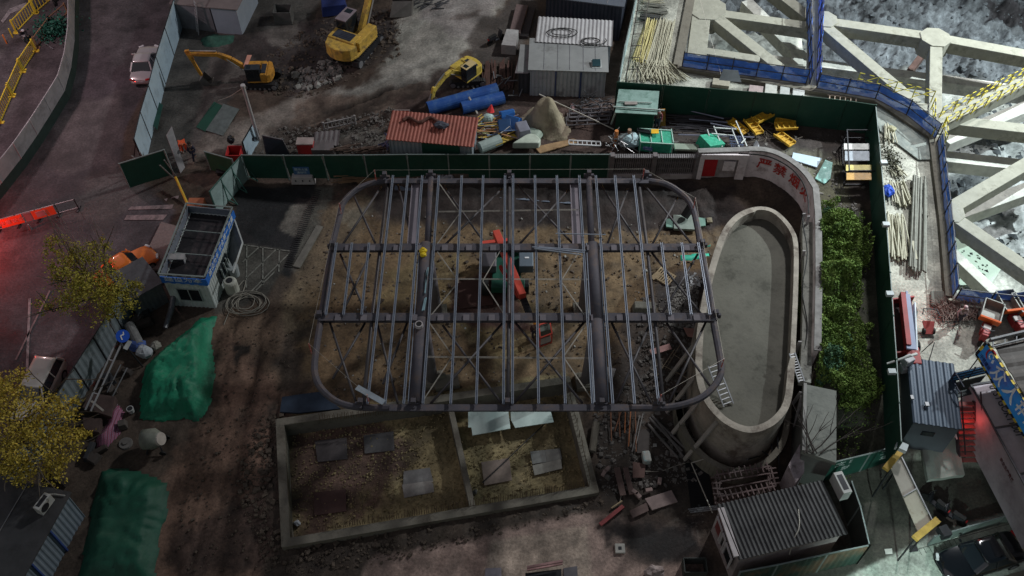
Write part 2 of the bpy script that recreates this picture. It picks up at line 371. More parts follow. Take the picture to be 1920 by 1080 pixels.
def ground_material(name, fine=6, bump=.6, rough=.9):
    m = bpy.data.materials.new(name); m.use_nodes = True; t = m.node_tree; N = t.nodes; L = t.links; b = N['Principled BSDF']
    b.inputs['Specular IOR Level'].default_value = .25
    at = N.new('ShaderNodeAttribute'); at.attribute_name = 'kind'; tc = N.new('ShaderNodeTexCoord')
    nz = N.new('ShaderNodeTexNoise'); nz.inputs['Scale'].default_value = fine; nz.inputs['Detail'].default_value = 8; nz.inputs['Roughness'].default_value = .7
    L.new(tc.outputs['Object'], nz.inputs[0])
    n2 = N.new('ShaderNodeTexNoise'); n2.inputs['Scale'].default_value = .45; n2.inputs['Detail'].default_value = 8; n2.inputs['Roughness'].default_value = .6
    L.new(tc.outputs['Object'], n2.inputs[0])
    r = N.new('ShaderNodeMapRange'); r.inputs[1].default_value = .3; r.inputs[2].default_value = .7; r.inputs[3].default_value = .58; r.inputs[4].default_value = 1.38
    L.new(nz.outputs[0], r.inputs[0])
    r2 = N.new('ShaderNodeMapRange'); r2.inputs[1].default_value = .35; r2.inputs[2].default_value = .65; r2.inputs[3].default_value = .55; r2.inputs[4].default_value = 1.4
    L.new(n2.outputs[0], r2.inputs[0])
    mu = N.new('ShaderNodeMath'); mu.operation = 'MULTIPLY'; L.new(r.outputs[0], mu.inputs[0]); L.new(r2.outputs[0], mu.inputs[1])
    vm = N.new('ShaderNodeVectorMath'); vm.operation = 'SCALE'; L.new(at.outputs['Color'], vm.inputs[0]); L.new(mu.outputs[0], vm.inputs['Scale'])
    L.new(vm.outputs[0], b.inputs['Base Color'])
    rr = N.new('ShaderNodeMapRange'); rr.inputs[1].default_value = .35; rr.inputs[2].default_value = .6; rr.inputs[3].default_value = rough - .3; rr.inputs[4].default_value = min(1, rough + .05)
    L.new(n2.outputs[0], rr.inputs[0]); L.new(rr.outputs[0], b.inputs['Roughness'])
    bp = N.new('ShaderNodeBump'); bp.inputs['Strength'].default_value = bump; bp.inputs['Distance'].default_value = .06
    L.new(nz.outputs[0], bp.inputs['Height']); L.new(bp.outputs[0], b.inputs['Normal']); return m
GM = ground_material('ground_surface')
used = np.zeros(nx * ny, bool); used[q.ravel()] = True; remap = np.cumsum(used) - 1
V = np.stack([GX.ravel(), GY.ravel(), Z.ravel()], 1)[used]
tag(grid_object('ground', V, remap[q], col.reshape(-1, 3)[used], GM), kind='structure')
# ------------------------------------------------------------------ pit floor with churned grey mud and a pool of slurry
PZ = -5.5
fx = np.arange(8, 92, .22); fy = np.arange(34, 112, .22); FX, FY = np.meshgrid(fx, fy)
w2 = (fbm(FX, FY, .5, 4) - .5) * 4
FZ = PZ + (fbm(FX, FY, .4, 6) - .5) * 2.4 + (fbm(FX + 9, FY, 1.8, 5) - .5) * 2.0
FC = np.empty(FX.shape + (3,)); FC[:] = (.125, .138, .146)
def preg(pts, c, z=PZ, flat=0, lvl=PZ):
    global FZ
    pg = [tuple(P(x, y, z)[:2]) for x, y in pts]; X = FX + w2 * .5; Y = FY + w2 * .4
    s_ = inpoly(X, Y, pg); d = dpoly(X, Y, pg, True); w = sm(np.where(s_, d, -d), -.6, .6)
    FC[:] = FC * (1 - w[..., None]) + np.array(c) * w[..., None]; FZ = FZ * (1 - w * flat) + lvl * w * flat
preg([(1560, 130), (1760, 140), (1920, 180), (1920, 230), (1560, 200)], (.30, .31, .28), flat=.7)
preg([(1290, 60), (1520, 60), (1520, 180), (1290, 180)], (.22, .23, .21), flat=.6)
preg([(1780, 230), (1960, 230), (1990, 300), (1780, 330)], (.32, .34, .33), flat=.5)
preg([(1780, 400), (1870, 430), (1960, 520), (1990, 600), (1780, 600)], (.50, .52, .46), flat=.9, lvl=PZ - .15)
preg([(1850, 300), (1990, 330), (1990, 560), (1880, 500), (1810, 420)], (.38, .40, .39), flat=.5)
preg([(1840, 0), (1960, 0), (1960, 50), (1850, 40)], (.03, .028, .03))
FC *= np.clip(.55 + .5 * fbm(FX, FY, .5, 3) + 1.0 * (fbm(FX + 3, FY, 4.2, 5) - .5), .4, 1.5)[..., None]
n1, n2_ = FX.shape; ii = np.arange(n1 * n2_).reshape(n1, n2_)
tag(grid_object('pit_floor', np.stack([FX.ravel(), FY.ravel(), FZ.ravel()], 1), np.stack([ii[:-1, :-1], ii[:-1, 1:], ii[1:, 1:], ii[1:, :-1]], -1).reshape(-1, 4), FC.reshape(-1, 3), ground_material('mud_surface', 3, .9)), kind='structure')
CONCM = mat('concrete', (.30, .295, .24), .85, 0, .18, .9, .3, (.17, .165, .13), .35, .8)
CONCW = mat('pale_concrete', (.56, .56, .50), .8, 0, .2, 1.2, .3, (.28, .28, .26), .35, .7)
CONCD = mat('dark_concrete', (.17, .155, .125), .9, 0, .25, 1.2, .4, (.08, .07, .055), .45, .6)
wp = B()
for i in range(len(PIT)):
    a, b = PIT[i], PIT[(i + 1) % len(PIT)]
    wp.quad((a.x, a.y, PZ - 2), (b.x, b.y, PZ - 2), (b.x, b.y, PITZ), (a.x, a.y, PITZ))
tag(wp.build('pit_wall', CONCM), kind='structure')
slur = mat('slurry_water', (.42, .52, .42), .25, 0, .1, .3, 0, spec=.5)
b = B(); pts = [P(x, y, PZ + .32) for x, y in ((1788, 425), (1830, 432), (1862, 455), (1880, 500), (1860, 530), (1800, 535), (1784, 500))]
b.quad(*pts); tag(b.build('slurry_water', slur), kind='structure')
# ------------------------------------------------------------------ painted markings: thin sheets on the road
wpaint = mat('white_road_paint', (.34, .31, .31), .8, 0, .3, 3, 0, (.12, .11, .11), .5, 2)
rpaint = mat('faded_crossing_paint', (.26, .20, .20), .8, 0, .3, 3, 0, (.12, .10, .10), .5, 2)
def strip(name, pts, m, dz=.03, th=.012):
    b = B(); g = [G(x, y) for x, y in pts]; b.prism([(p.x, p.y) for p in g], min(p.z for p in g) + dz - .0, max(p.z for p in g) + dz + th)
    return tag(b.build(name, m), kind='structure')
def line(name, a, c, w, m, dz=.035):
    A = G(*a); C_ = G(*c); b = B(); n = 8
    for k in range(n):
        b.bar(U(lerp(A, C_, k / n), dz), U(lerp(A, C_, (k + 1) / n), dz), w, .012)
    return tag(b.build(name, m), kind='structure')
strip('road_marking', [(246, 388), (326, 384), (322, 392), (240, 394)], rpaint)
strip('road_marking', [(238, 404), (314, 403), (306, 413), (233, 413)], rpaint)
strip('road_marking', [(308, 374), (336, 367), (334, 373), (312, 378)], rpaint)
strip('road_marking', [(2, 40), (18, 17), (50, 5), (50, 14), (20, 26), (6, 44)], wpaint)
line('road_marking', (56, 560), (50, 725), .16, wpaint); line('road_marking', (94, 545), (30, 675), .12, rpaint)
for a, c in (((452, 459), (548, 472)), ((463, 460), (462, 540)), ((493, 464), (493, 535)), ((524, 468), (523, 510)), ((487, 463), (455, 492)), ((519, 467), (462, 522)), ((546, 472), (470, 548)), ((515, 510), (480, 545))):
    line('parking_marking', a, c, .09, mat('grey_parking_paint', (.20, .195, .17), .85, 0, .3, 4, 0, (.07, .07, .06), .5, 3))
# kerb of concrete and drain by the parking strip
b = B(); A = G(600, 425); C_ = G(556, 502)
b.bar(U(A, .05), U(C_, .05), .5, .12); tag(b.build('kerb', mat('kerb_concrete', (.15, .14, .12), .9, 0, .25, 2, .3)), kind='structure')
b = B(); A = G(596, 357); C_ = G(540, 500)
for k in range(40):
    p = lerp(A, C_, k / 39); b.box(U(p, .04), (.5, .05, .05), rz=ang(A, C_) + R(90))
tag(b.build('drain_grating', mat('grating', (.05, .05, .05), .7, .5)), kind='structure')
# ------------------------------------------------------------------ rubble and pebbles nobody could count
def rubble(name, label, pts, n, rmin, rmax, m, seed, z=None):
    rs = random.Random(seed); pg = pp(pts, z); xs = [p[0] for p in pg]; ys = [p[1] for p in pg]; b = B(); c = 0
    while c < n:
        k = min(400, (n - c) * 3); X = np.array([rs.uniform(min(xs), max(xs)) for _ in range(k)]); Y = np.array([rs.uniform(min(ys), max(ys)) for _ in range(k)])
        ok = inpoly(X, Y, pg) & (dpoly(X, Y, WALL) > .55) & ~inpoly(X, Y, [(p.x, p.y) for p in PIT]); H = gh_np(X, Y) if z is None else np.full(k, z)
        for x, y, h, o in zip(X, Y, H, ok):
            if not o or c >= n: continue
            c += 1; r = rmin * (rmax / rmin) ** (rs.random() ** 3.2)
            M = Matrix.Translation((x, y, h + r * .25)) @ Matrix.Rotation(rs.uniform(0, 6.3), 4, 'Z') @ Matrix.Rotation(rs.uniform(-.6, .6), 4, 'X')
            s = (rs.uniform(.6, 1.4), rs.uniform(.6, 1.1), rs.uniform(.35, .8)); j = lambda: rs.uniform(.7, 1.15)
            b.add([M @ Vector((p[0] * r * s[0] * j(), p[1] * r * s[1] * j(), p[2] * r * s[2] * j())) for p in ((-1, -1, -1), (1, -1, -1), (1, 1, -1), (-1, 1, -1), (-.8, -.7, 1), (.7, -.8, 1), (.8, .7, 1), (-.7, .8, 1))], [(3, 2, 1, 0), (4, 5, 6, 7), (0, 1, 5, 4), (1, 2, 6, 5), (2, 3, 7, 6), (3, 0, 4, 7)])
    return tag(b.build(name, m), label, 'rubble', kind='stuff')
RB = mat('rubble_grey', (.12, .11, .10), .9, 0, .5, 1.5); RBD = mat('rubble_brown', (.085, .065, .05), .9, 0, .5, 1.5); RBL = mat('rubble_pale', (.24, .23, .21), .9, 0, .5, 1.5)
rubble('rubble', 'broken concrete heaped in the dark trench behind the excavators', [(470, 130), (560, 60), (720, 30), (740, 110), (640, 160), (570, 185), (480, 170)], 2200, .025, .17, RBD, 1)
rubble('rubble', 'pale broken stones scattered beside the excavator tracks', [(540, 135), (640, 105), (640, 150), (560, 170)], 350, .05, .3, RBL, 2)
rubble('gravel', 'clods and gravel scattered under the steel canopy frame', [(610, 430), (1370, 430), (1300, 760), (620, 750)], 3800, .025, .13, RBD, 3)
rubble('litter', 'pale chips and scraps trodden into the dirt under the canopy', [(600, 400), (1380, 425), (1320, 760), (600, 760)], 1100, .015, .09, RBL, 13)
rubble('gravel', 'stones strewn over the brown track on the left', [(420, 600), (560, 520), (620, 380), (640, 500), (520, 740), (480, 1080), (300, 1080), (350, 850)], 1500, .015, .09, RBD, 14)
rubble('rubble', 'dark broken lumps strewn by the concrete tank', [(1190, 560), (1310, 540), (1300, 800), (1320, 900), (1130, 930), (1110, 780), (1200, 700)], 2400, .03, .18, RB, 4)
rubble('rubble', 'grey crushed stone heap under the right end of the frame', [(1255, 540), (1310, 530), (1305, 620), (1250, 610)], 900, .04, .13, RBL, 5)
rubble('gravel', 'stones along the verge below the sand bed', [(520, 1020), (1120, 925), (1140, 950), (700, 1060), (520, 1080)], 1300, .02, .13, RBD, 6)
rubble('rubble', 'stones and dark clods around the big excavator', [(600, 40), (760, 0), (750, 110), (690, 130), (600, 110)], 900, .03, .2, RBD, 15)
rubble('gravel', 'loose stones on the muddy yard by the red roofed shed', [(520, 240), (740, 200), (740, 290), (470, 295)], 1200, .03, .16, RB, 7)
rubble('rubble', 'mossy rubble behind the slogan wall', [(1420, 292), (1540, 300), (1610, 390), (1600, 470), (1525, 470), (1515, 370)], 1100, .02, .12, RBL, 8)
rubble('rubble', 'scattered debris in the dark yard along the green fence', [(1160, 215), (1640, 260), (1640, 370), (1420, 290), (1160, 285)], 600, .02, .14, RB, 9)
rubble('gravel', 'clods along the edge of the brown track', [(500, 740), (530, 780), (535, 1030), (500, 1080), (440, 900)], 700, .03, .2, RBD, 10)
MUDR = mat('mud_lump', (.10, .112, .12), .95, 0, .5, 1.5)
rs = np.random.RandomState(6); k = 5200; X = rs.uniform(24, 60, k); Y = rs.uniform(36, 84, k); b = B(); HZ = PZ + (fbm(X, Y, .4, 6) - .5) * 2.4 + (fbm(X + 9, Y, 1.8, 5) - .5) * 2.0
for x, y, h in zip(X, Y, HZ):
    if math.hypot(x - 38, y - 41) < 5: continue
    r = .07 + .33 * rs.rand() ** 3; b.add([(x + r * math.cos(a + rs.rand()) * (.7 + .6 * rs.rand()), y + r * math.sin(a) * (.7 + .6 * rs.rand()), h - .1) for a in (0, 1.3, 2.5, 3.8, 5)] + [(x + r * .2, y, h + r * .6)], [(0, 1, 5), (1, 2, 5), (2, 3, 5), (3, 4, 5), (4, 0, 5)])
tag(b.build('mud_lumps', MUDR), 'churned lumps of dark grey mud over the excavation floor', 'mud', kind='stuff')
# sand surface ripples get little clods
rubble('sand_clods', 'crumbly yellow sand filling the walled bed', [(545, 800), (1060, 735), (1100, 905), (550, 1000)], 2600, .03, .08, mat('sand_clod', SANDC, .95, 0, .25, 3), 12, -.85)
# ------------------------------------------------------------------ steel canopy frame
STEEL = mat('painted_steel', (.085, .080, .094), .75, .1, .25, .8, .15, (.125, .095, .085), .42, 1.6)
STEEL2 = mat('primed_steel', (.16, .145, .16), .8, 0, .2, .8)
BRACE = mat('brace_steel', (.10, .092, .095), .55, .3, .25, 1)
RAIL = mat('galvanised_rail', (.34, .37, .43), .42, .55, .15, 1.5)
CABLE = mat('steel_cable', (.42, .39, .34), .5, .4)
FZ_ = 7.0
canopy = T('steel_canopy', 'large rounded rectangular steel roof frame standing on four round columns over the dirt', 'steel frame', (0, 34.6, 0))
def Q(x, y, dz=0): return P(x, y, FZ_ + dz)
rim_px = [(722, 339), (703, 342), (685, 347), (670, 355), (658, 364), (648, 374), (641, 386), (637, 405), (630, 430), (622, 465), (611, 540), (601, 603), (593, 653), (589, 687), (591, 706), (598, 724), (615, 743), (638, 757), (668, 764), (730, 765)]
rim_px2 = [(1216, 339), (1244, 343), (1260, 350), (1275, 361), (1287, 371), (1295, 382), (1301, 396), (1308, 427), (1313, 462), (1321, 500), (1330, 540), (1337, 603), (1345, 645), (1353, 690), (1350, 708), (1337, 728), (1314, 748), (1275, 761), (1240, 765), (1180, 765)]
def chk(p):
    for _ in range(2): p = [p[0]] + [r for i in range(len(p) - 1) for r in (lerp(p[i], p[i + 1], .25), lerp(p[i], p[i + 1], .75))] + [p[-1]]
    return p
for pts in (rim_px, rim_px2):
    b = B(); q = chk([Q(x, y, -.02) for x, y in pts])
    b.tube(q, .19, 8)
    b.build('rim_beam', STEEL, canopy)
for y, a, c, w, h, dz in ((340, 722, 1216, .24, .3, 0), (465, 618, 1318, .30, .48, -.05), (596, 598, 1341, .32, .52, -.05), (765, 730, 1180, .26, .34, -.02)):
    b = B(); b.bar(Q(a, y, dz), Q(c, y, dz), w, h); 
    b.bar(Q(a, y, dz + h / 2 + .02), Q(c, y, dz + h / 2 + .02), w + .08, .035); b.bar(Q(a, y, dz - h / 2 - .02), Q(c, y, dz - h / 2 - .02), w + .08, .035)
    b.build('cross_beam', STEEL, canopy)
for pts, w in (([(808, 334), (802, 459)], .40), ([(799, 459), (791, 600), (779, 757)], .74), ([(1104, 334), (1109, 459)], .40), ([(1111, 459), (1119, 603), (1128, 757)], .74)):
    b = B(); q = [Q(x, y, .06) for x, y in pts]
    for i in range(len(q) - 1): b.tube([q[i], q[i + 1]], w / 2, 16)
    o = b.build('main_girder', STEEL, canopy, smooth=True)
    b = B()
    for s in (-1, 1): 
        if w > .5: b.bar(q[0] + Vector((s * w * .5, 0, .14)), q[-1] + Vector((s * w * .5, 0, .14)), .05, .05)
    if w > .5: b.build('edge_strip', RAIL, canopy)
for px, py, tx in ((821, 590, -5.05), (1093, 585, 4.66), (812, 716, -5.0), (1098, 718, 4.72)):
    p = P(px, py, 0); b = B(); b.tube([(p.x, p.y, -.3), (tx, p.y - .25, 6.75)], [.34, .30], 18); b.build('column', STEEL2, canopy, smooth=True)
    b = B(); b.box((p.x, p.y, .12), (1.25, 1.15, .5), rz=.1); b.box((p.x, p.y, .40), (.9, .9, .05), rz=.1); b.build('column_footing', CONCD, canopy, bevel=.03)
tops = (737, 765, 792, 823, 866, 906, 947, 962, 1003, 1044, 1086, 1117, 1153, 1188); bots = (689, 722, 757, 793, 845, 893, 944, 961, 1010, 1060, 1111, 1149, 1190, 1235)
def purlin(a, c):
    b = B()
    for s in (-.05, .05): b.bar(a + Vector((s, 0, 0)), c + Vector((s, 0, 0)), .034, .08)
    b.bar(a + Vector((0, 0, -.06)), c + Vector((0, 0, -.06)), .1, .02)
    b.build('purlin', RAIL, canopy)
for t, bo in zip(tops, bots): purlin(Q(t, 329, .42), Q(bo, 757, .42))
for t, bo in ((631, 611), (660, 644), (692, 678), (1240, 1257), (1278, 1296), (1309, 1331)): purlin(Q(t, 455, .42), Q(bo, 590, .42))
for (x0, x1, y0, x2, x3, y1) in ((773, 790, 340, 764, 784, 462), (1069, 1086, 340, 1074, 1094, 462)):
    b = B(); b.sheet(Q(x2, y1, -.1), Q(x3, y1, -.1), Q(x1, y0, -.1), Q(x0, y0, -.1), .04); 
    b.bar(Q(x2, y1, -.02), Q(x0, y0, -.02), .04, .18); b.bar(Q(x3, y1, -.02), Q(x1, y0, -.02), .04, .18); b.build('gutter', mat('grey_gutter', (.27, .235, .26), .5, .2, .15, .7), canopy)
br = [(664, 368, 706, 462), (715, 350, 640, 462), (745, 342, 768, 430), (827, 343, 905, 450), (941, 354, 833, 460), (966, 343, 1072, 455), (1066, 356, 972, 460), (1124, 343, 1199, 458), (1177, 354, 1138, 460), (1205, 343, 1299, 460), (1270, 370, 1222, 460),
      (638, 477, 688, 590), (694, 477, 640, 590), (1222, 474, 1322, 598), (1308, 477, 1240, 590), (618, 603, 667, 752), (684, 606, 624, 710), (707, 606, 746, 756), (763, 606, 718, 720), (830, 610, 940, 756), (942, 606, 807, 757), (967, 606, 1092, 756), (1097, 602, 964, 756),
      (1147, 606, 1221, 756), (1220, 604, 1154, 756), (1250, 606, 1334, 728), (1325, 600, 1253, 757)]
for a, c, d, e in br:
    b = B(); b.tube([Q(a, c, -.28), Q(d, e, -.28)], .07, 7); b.build('brace', BRACE, canopy, smooth=True)
for pts in ([(727, 345), (713, 462), (697, 600), (681, 757)], [(955, 345), (954, 600), (952, 757)], [(1198, 345), (1213, 462), (1228, 600), (1244, 757)]):
    b = B(); b.tube([Q(x, y, -.1) for x, y in pts], .10, 8); b.build('spine_tube', BRACE, canopy, smooth=True)
cab = [(823, 343, 862, 398), (862, 400, 820, 457), (820, 472, 860, 527), (860, 528, 806, 594), (806, 606, 848, 666), (848, 668, 794, 750), (822, 397, 1092, 393), (812, 523, 1104, 524), (800, 669, 1110, 672), (1086, 472, 1052, 527), (1052, 528, 1098, 594), (1100, 606, 1057, 668), (1057, 670, 1112, 752), (905, 527, 952, 600), (947, 455, 905, 527)]
for a, c, d, e in cab:
    b = B()
    for s in (-.035, .035): b.bar(Q(a, c, .2) + Vector((0, s, 0)), Q(d, e, .2) + Vector((0, s, 0)), .022)
    b.build('tie_rod', CABLE, canopy)
for x, y in ((722, 333), (808, 330), (955, 330), (1104, 330), (1212, 331), (624, 462), (1316, 460), (600, 594), (1341, 592), (677, 758), (776, 758), (952, 758), (1128, 758), (1236, 758)):
    b = B(); p = Q(x, y, .1); b.box(p, (.62, .16, .3)); b.box(p + Vector((0, 0, .004)), (.16, .62, .31)); b.box(p + Vector((0, 0, .3)), (.26, .26, .3)); b.build('joint_plate', STEEL, canopy)
for y, x0, x1 in ((465, 630, 1310), (596, 610, 1330)):      # seats bolted on the two middle beams
    for k in range(15):
        x = x0 + (x1 - x0) * (k + .5) / 15; b = B(); b.box(Q(x, y, .29), (.34, .4, .1)); b.build('purlin_seat', STEEL2, canopy)
# loose rods and safety lines
b = B()
for (a, c, d, e) in ((998, 463, 1096, 474), (1002, 466, 1090, 478), (1010, 463, 1098, 470)): b.tube([Q(a, c, .55), Q(d, e, .6)], .045, 6)
tag(b.build('steel_rods', RAIL), 'grey steel rods left lying along the upper middle beam right of the frame centre', 'rods')
b = B(); b.tube([Q(1042, 438, .6), Q(1136, 440, .6)], .035, 6); tag(b.build('steel_rod', RAIL), 'single thin pale rod lying across the rails near the right girder', 'rod')
b = B()
for (a, c, d, e) in ((803, 502, 798, 530), (801, 506, 797, 550), (797, 560, 792, 583), (799, 558, 795, 582)): b.bar(Q(a, c, .52), Q(d, e, .52), .07, .07)
tag(b.build('rail_offcuts', mat('pale_blue_rail', (.33, .5, .55), .4, .5)), 'short pale blue rail offcuts lying on top of the left girder', 'offcuts')
b = B(); p = Q(793, 470, .5); b.ball(p, .25, 10, 7, (1, .8, .8), .12); b.ball(p + Vector((.04, -.28, -.03)), .2, 9, 6, (1, .9, .7), .12); b.tube([p + Vector((-.1, 0, .18)), p + Vector((0, 0, .33)), p + Vector((.1, 0, .18))], .02, 5)
tag(b.build('tool_bag', mat('bright_yellow', (.75, .55, .02), .6)), 'small bright yellow bag hanging on the left girder', 'bag')
b = B(); p = Q(786, 611, .46); b.tube([p, p + Vector((0, 0, .2))], [.24, .22], 14); bb = b.build('bucket', mat('pale_pail', (.45, .42, .42), .5), smooth=False); tag(bb, 'small open round pail standing on the left girder', 'bucket')
b = B(); b.tube([p + Vector((0, 0, .19)), p + Vector((0, 0, .21))], [.16, .16], 14); b.build('pail_mouth', mat('black_rubber', (.012, .012, .012), .7), bb)
ln = T('safety_line', 'thin cord strung on short red and white posts around the canopy corners', 'safety line', tuple(Q(705, 338)))
pst = [(705, 338), (640, 400), (584, 662), (692, 757), (1236, 757), (1352, 690), (1300, 390), (1205, 336), (1205, 336)]
tp = []
for x, y in pst[:-1]:
    p = Q(x, y, .2); b = B(); b.tube([p, U(p, .9)], .035, 6); tp.append(U(p, .9)); b.build('post', mat('red_white_post', (.5, .1, .08), .6, c2=(.7, .7, .7), c2amt=.5, c2scale=4), ln)
b = B()
for i in (0, 1, 2, 4, 5, 6, 7): b.bar(tp[i], tp[(i + 1) % len(tp)], .012)
b.build('cord', CABLE, ln)
# aluminium plate on the lower left of the frame
b = B(); b.bar(Q(669, 726, .5), Q(720, 755, .5), .32, .06); tag(b.build('metal_plate', mat('alu', (.38, .43, .47), .4, .4)), 'light metal plank lying aslant across the lower left rails of the frame', 'plank')
# ------------------------------------------------------------------ oval concrete tank
TZ = 4.0
outer_px = [(1425, 386), (1400, 391), (1377, 403), (1358, 424), (1345, 452), (1330, 500), (1316, 560), (1306, 620), (1303, 690), (1308, 725), (1322, 757), (1348, 787), (1375, 804), (1405, 813), (1435, 807), (1462, 790), (1484, 760), (1490, 700), (1493, 630), (1497, 540), (1498, 454), (1488, 428), (1468, 404), (1448, 390)]
def smooth_loop(pts, it=2):
    for _ in range(it):
        r = []
        for i in range(len(pts)):
            a, c = pts[i], pts[(i + 1) % len(pts)]; r += [lerp(a, c, .25), lerp(a, c, .75)]
        pts = r
    return pts
ot = smooth_loop([P(x, y, TZ) for x, y in outer_px], 2)
cx = sum(p.x for p in ot) / len(ot); cy = sum(p.y for p in ot) / len(ot)
def inset(pts, d):
    r = []; n = len(pts); s = 1 if sum(pts[i].x * pts[(i + 1) % n].y - pts[(i + 1) % n].x * pts[i].y for i in range(n)) > 0 else -1
    for i in range(n):
        t = (pts[(i + 1) % n] - pts[i - 1]); nn = Vector((-t.y, t.x, 0)).normalized() * s; dd = d(pts[i]) if callable(d) else d
        r.append(pts[i] + nn * dd)
    return r
inn = inset(ot, lambda p: .40 if p.x < cx + 1.5 or p.y < 31 else .30)
tank = T('concrete_tank', 'oval open concrete tank with a thick rim and bare grey floor', 'tank', (cx, cy, 0))
b = B(); n = len(ot)
vs = [(p.x, p.y, TZ) for p in ot] + [(p.x, p.y, TZ) for p in inn] + [(p.x, p.y, -.6) for p in ot] + [(p.x, p.y, 2.2) for p in inn]
fs = []
for i in range(n):
    j = (i + 1) % n; fs += [(i, j, n + j, n + i), (2 * n + i, 2 * n + j, j, i), (n + i, n + j, 3 * n + j, 3 * n + i)]
b.add(vs, fs); b.build('tank_wall', mat('tank_concrete', (.32, .285, .24), .9, 0, .3, .9, .5, (.11, .085, .07), .45, .5), tank)
b = B(); fl = inset(ot, .3); b.add([(p.x, p.y, 3.1) for p in fl], [tuple(range(n))]); b.build('tank_floor', mat('tank_floor', (.122, .115, .094), .85, 0, .3, .9, .35, (.06, .057, .045), .5, .45), tank)
b = B(); low = [p + Vector((-.25, -.45, 0)) for p in inset(ot, -.45) if p.y < 31.5]; low.sort(key=lambda p: p.x)
for i in range(len(low) - 1): b.bar((low[i].x, low[i].y, .55), (low[i + 1].x, low[i + 1].y, .55), .35, 1.4)
b.build('footing_ring', CONCD, tank)
b = B(); sil = [(1447, 830), (1492, 720), (1500, 640)]
for (x, y, wh) in ((1308, 700, 'second from the top'), (1316, 745, 'third from the top'), (1345, 790, 'lowest'), (1306, 640, 'topmost')):
    p = P(x, y, TZ - .4); q = Vector((p.x - 1.4, p.y - .5, 0)); bb = B(); bb.bar(p, q, .22, .14)
    tag(bb.build('wooden_prop', mat('pale_timber', (.33, .30, .27), .8)), 'pale prop on the oval tank\'s left side, %s of four' % wh, 'prop', 'props leaning on the tank')
ladder_m = mat('alu_ladder', (.36, .36, .37), .5, .3)
def ladder(label, A, C_, w, rungs, group=None):
    o = T('ladder', label, 'ladder', tuple(A), 0, group); d = (C_ - A).normalized(); sx = d.cross(Vector((0, 0, 1))).normalized() * w / 2
    for s in (-1, 1): b = B(); b.bar(A + sx * s, C_ + sx * s, .07, .09); b.build('side_rail', ladder_m, o)
    for k in range(rungs):
        p = lerp(A, C_, (k + .5) / rungs); b = B(); b.bar(p - sx, p + sx, .055, .055); b.build('rung', ladder_m, o)
    return o
ladder('light metal ladder leaning inside the lower left rim of the oval tank', P(1366, 760, 3.2), P(1336, 683, TZ + .35), .62, 9)
ladder('wooden ladder bridging from the oval tank to the right hand wall', P(1485, 662, TZ + .05), P(1503, 716, 3.5), .34, 11)
# ------------------------------------------------------------------ enclosure walls and fences
GREEN = mat('green_sheet', (.012, .055, .037), .6, .1, .2, .7, 0, (.025, .065, .045), .4, 1.2)
GPOST = mat('green_post', (.012, .045, .03), .6)
GREENR = mat('fence_rail_grey', (.20, .24, .23), .6, .2)
def fence(name, label, base, h, pm, rm, cat='fence', post=.09, rail=.07, ridges=None, braces=0, bside=1, topm=None, group=None, low_band=None):
    base = [Vector(p) for p in base]; o = T(name, label, cat, tuple(base[0]), 0, group)
    for i, p in enumerate(base):
        b = B(); b.bar(U(p, -.2), U(p, h + .08), post, post)
        if braces and 0 < i < len(base):
            d = (base[i] - base[i - 1]); nrm = Vector((-d.y, d.x, 0)).normalized() * bside
            b.bar(U(p, h * .85), U(p + nrm * braces, 0), post * .7); b.bar(U(p, .25), U(p + nrm * braces, .02), post * .7)
        b.build('post', rm, o)
    for i in range(len(base) - 1):
        a, c = base[i], base[i + 1]; d = (c - a).normalized(); off = d * .06
        b = B()
        if ridges: 
            L = (c - a).length; b.corr(U(a + off, 0), (d.x, d.y, d.z), (0, 0, 1), L - .12, h, ridges, .035, .02)
        else: b.bar(U(lerp(a + off, c - off, 0), h / 2), U(c - off, h / 2), .05, h)
        b.build('panel', pm, o)
        if low_band:
            b = B(); b.bar(U(a, .42), U(c, .42), .16, .84); b.build('lower_band', low_band, o)
        b = B(); b.bar(U(a, h + .03), U(c, h + .03), rail, rail); b.build('top_rail', topm or rm, o)
    return o
def GL(pts, dz=0): return [G(x, y, dz) for x, y in pts]
def walk(a, c, n, dz=0):
    return [G(a[0] + (c[0] - a[0]) * t / n, a[1] + (c[1] - a[1]) * t / n, dz) for t in range(n + 1)]
def onwall(x, y):
    z = WZ * min(1, max(0, (x - 420) / 300)); return P(x, y, z)
base = [onwall(x, y) for x, y in ((466, 333), (542, 334), (615, 334), (690, 334), (768, 333), (843, 333), (918, 333), (993, 333), (1068, 333), (1139, 333))]
fence('green_fence', 'long green sheet fence behind the canopy, ending at the lattice wall', base, 2.25, GREEN, GREENR, rail=.06)
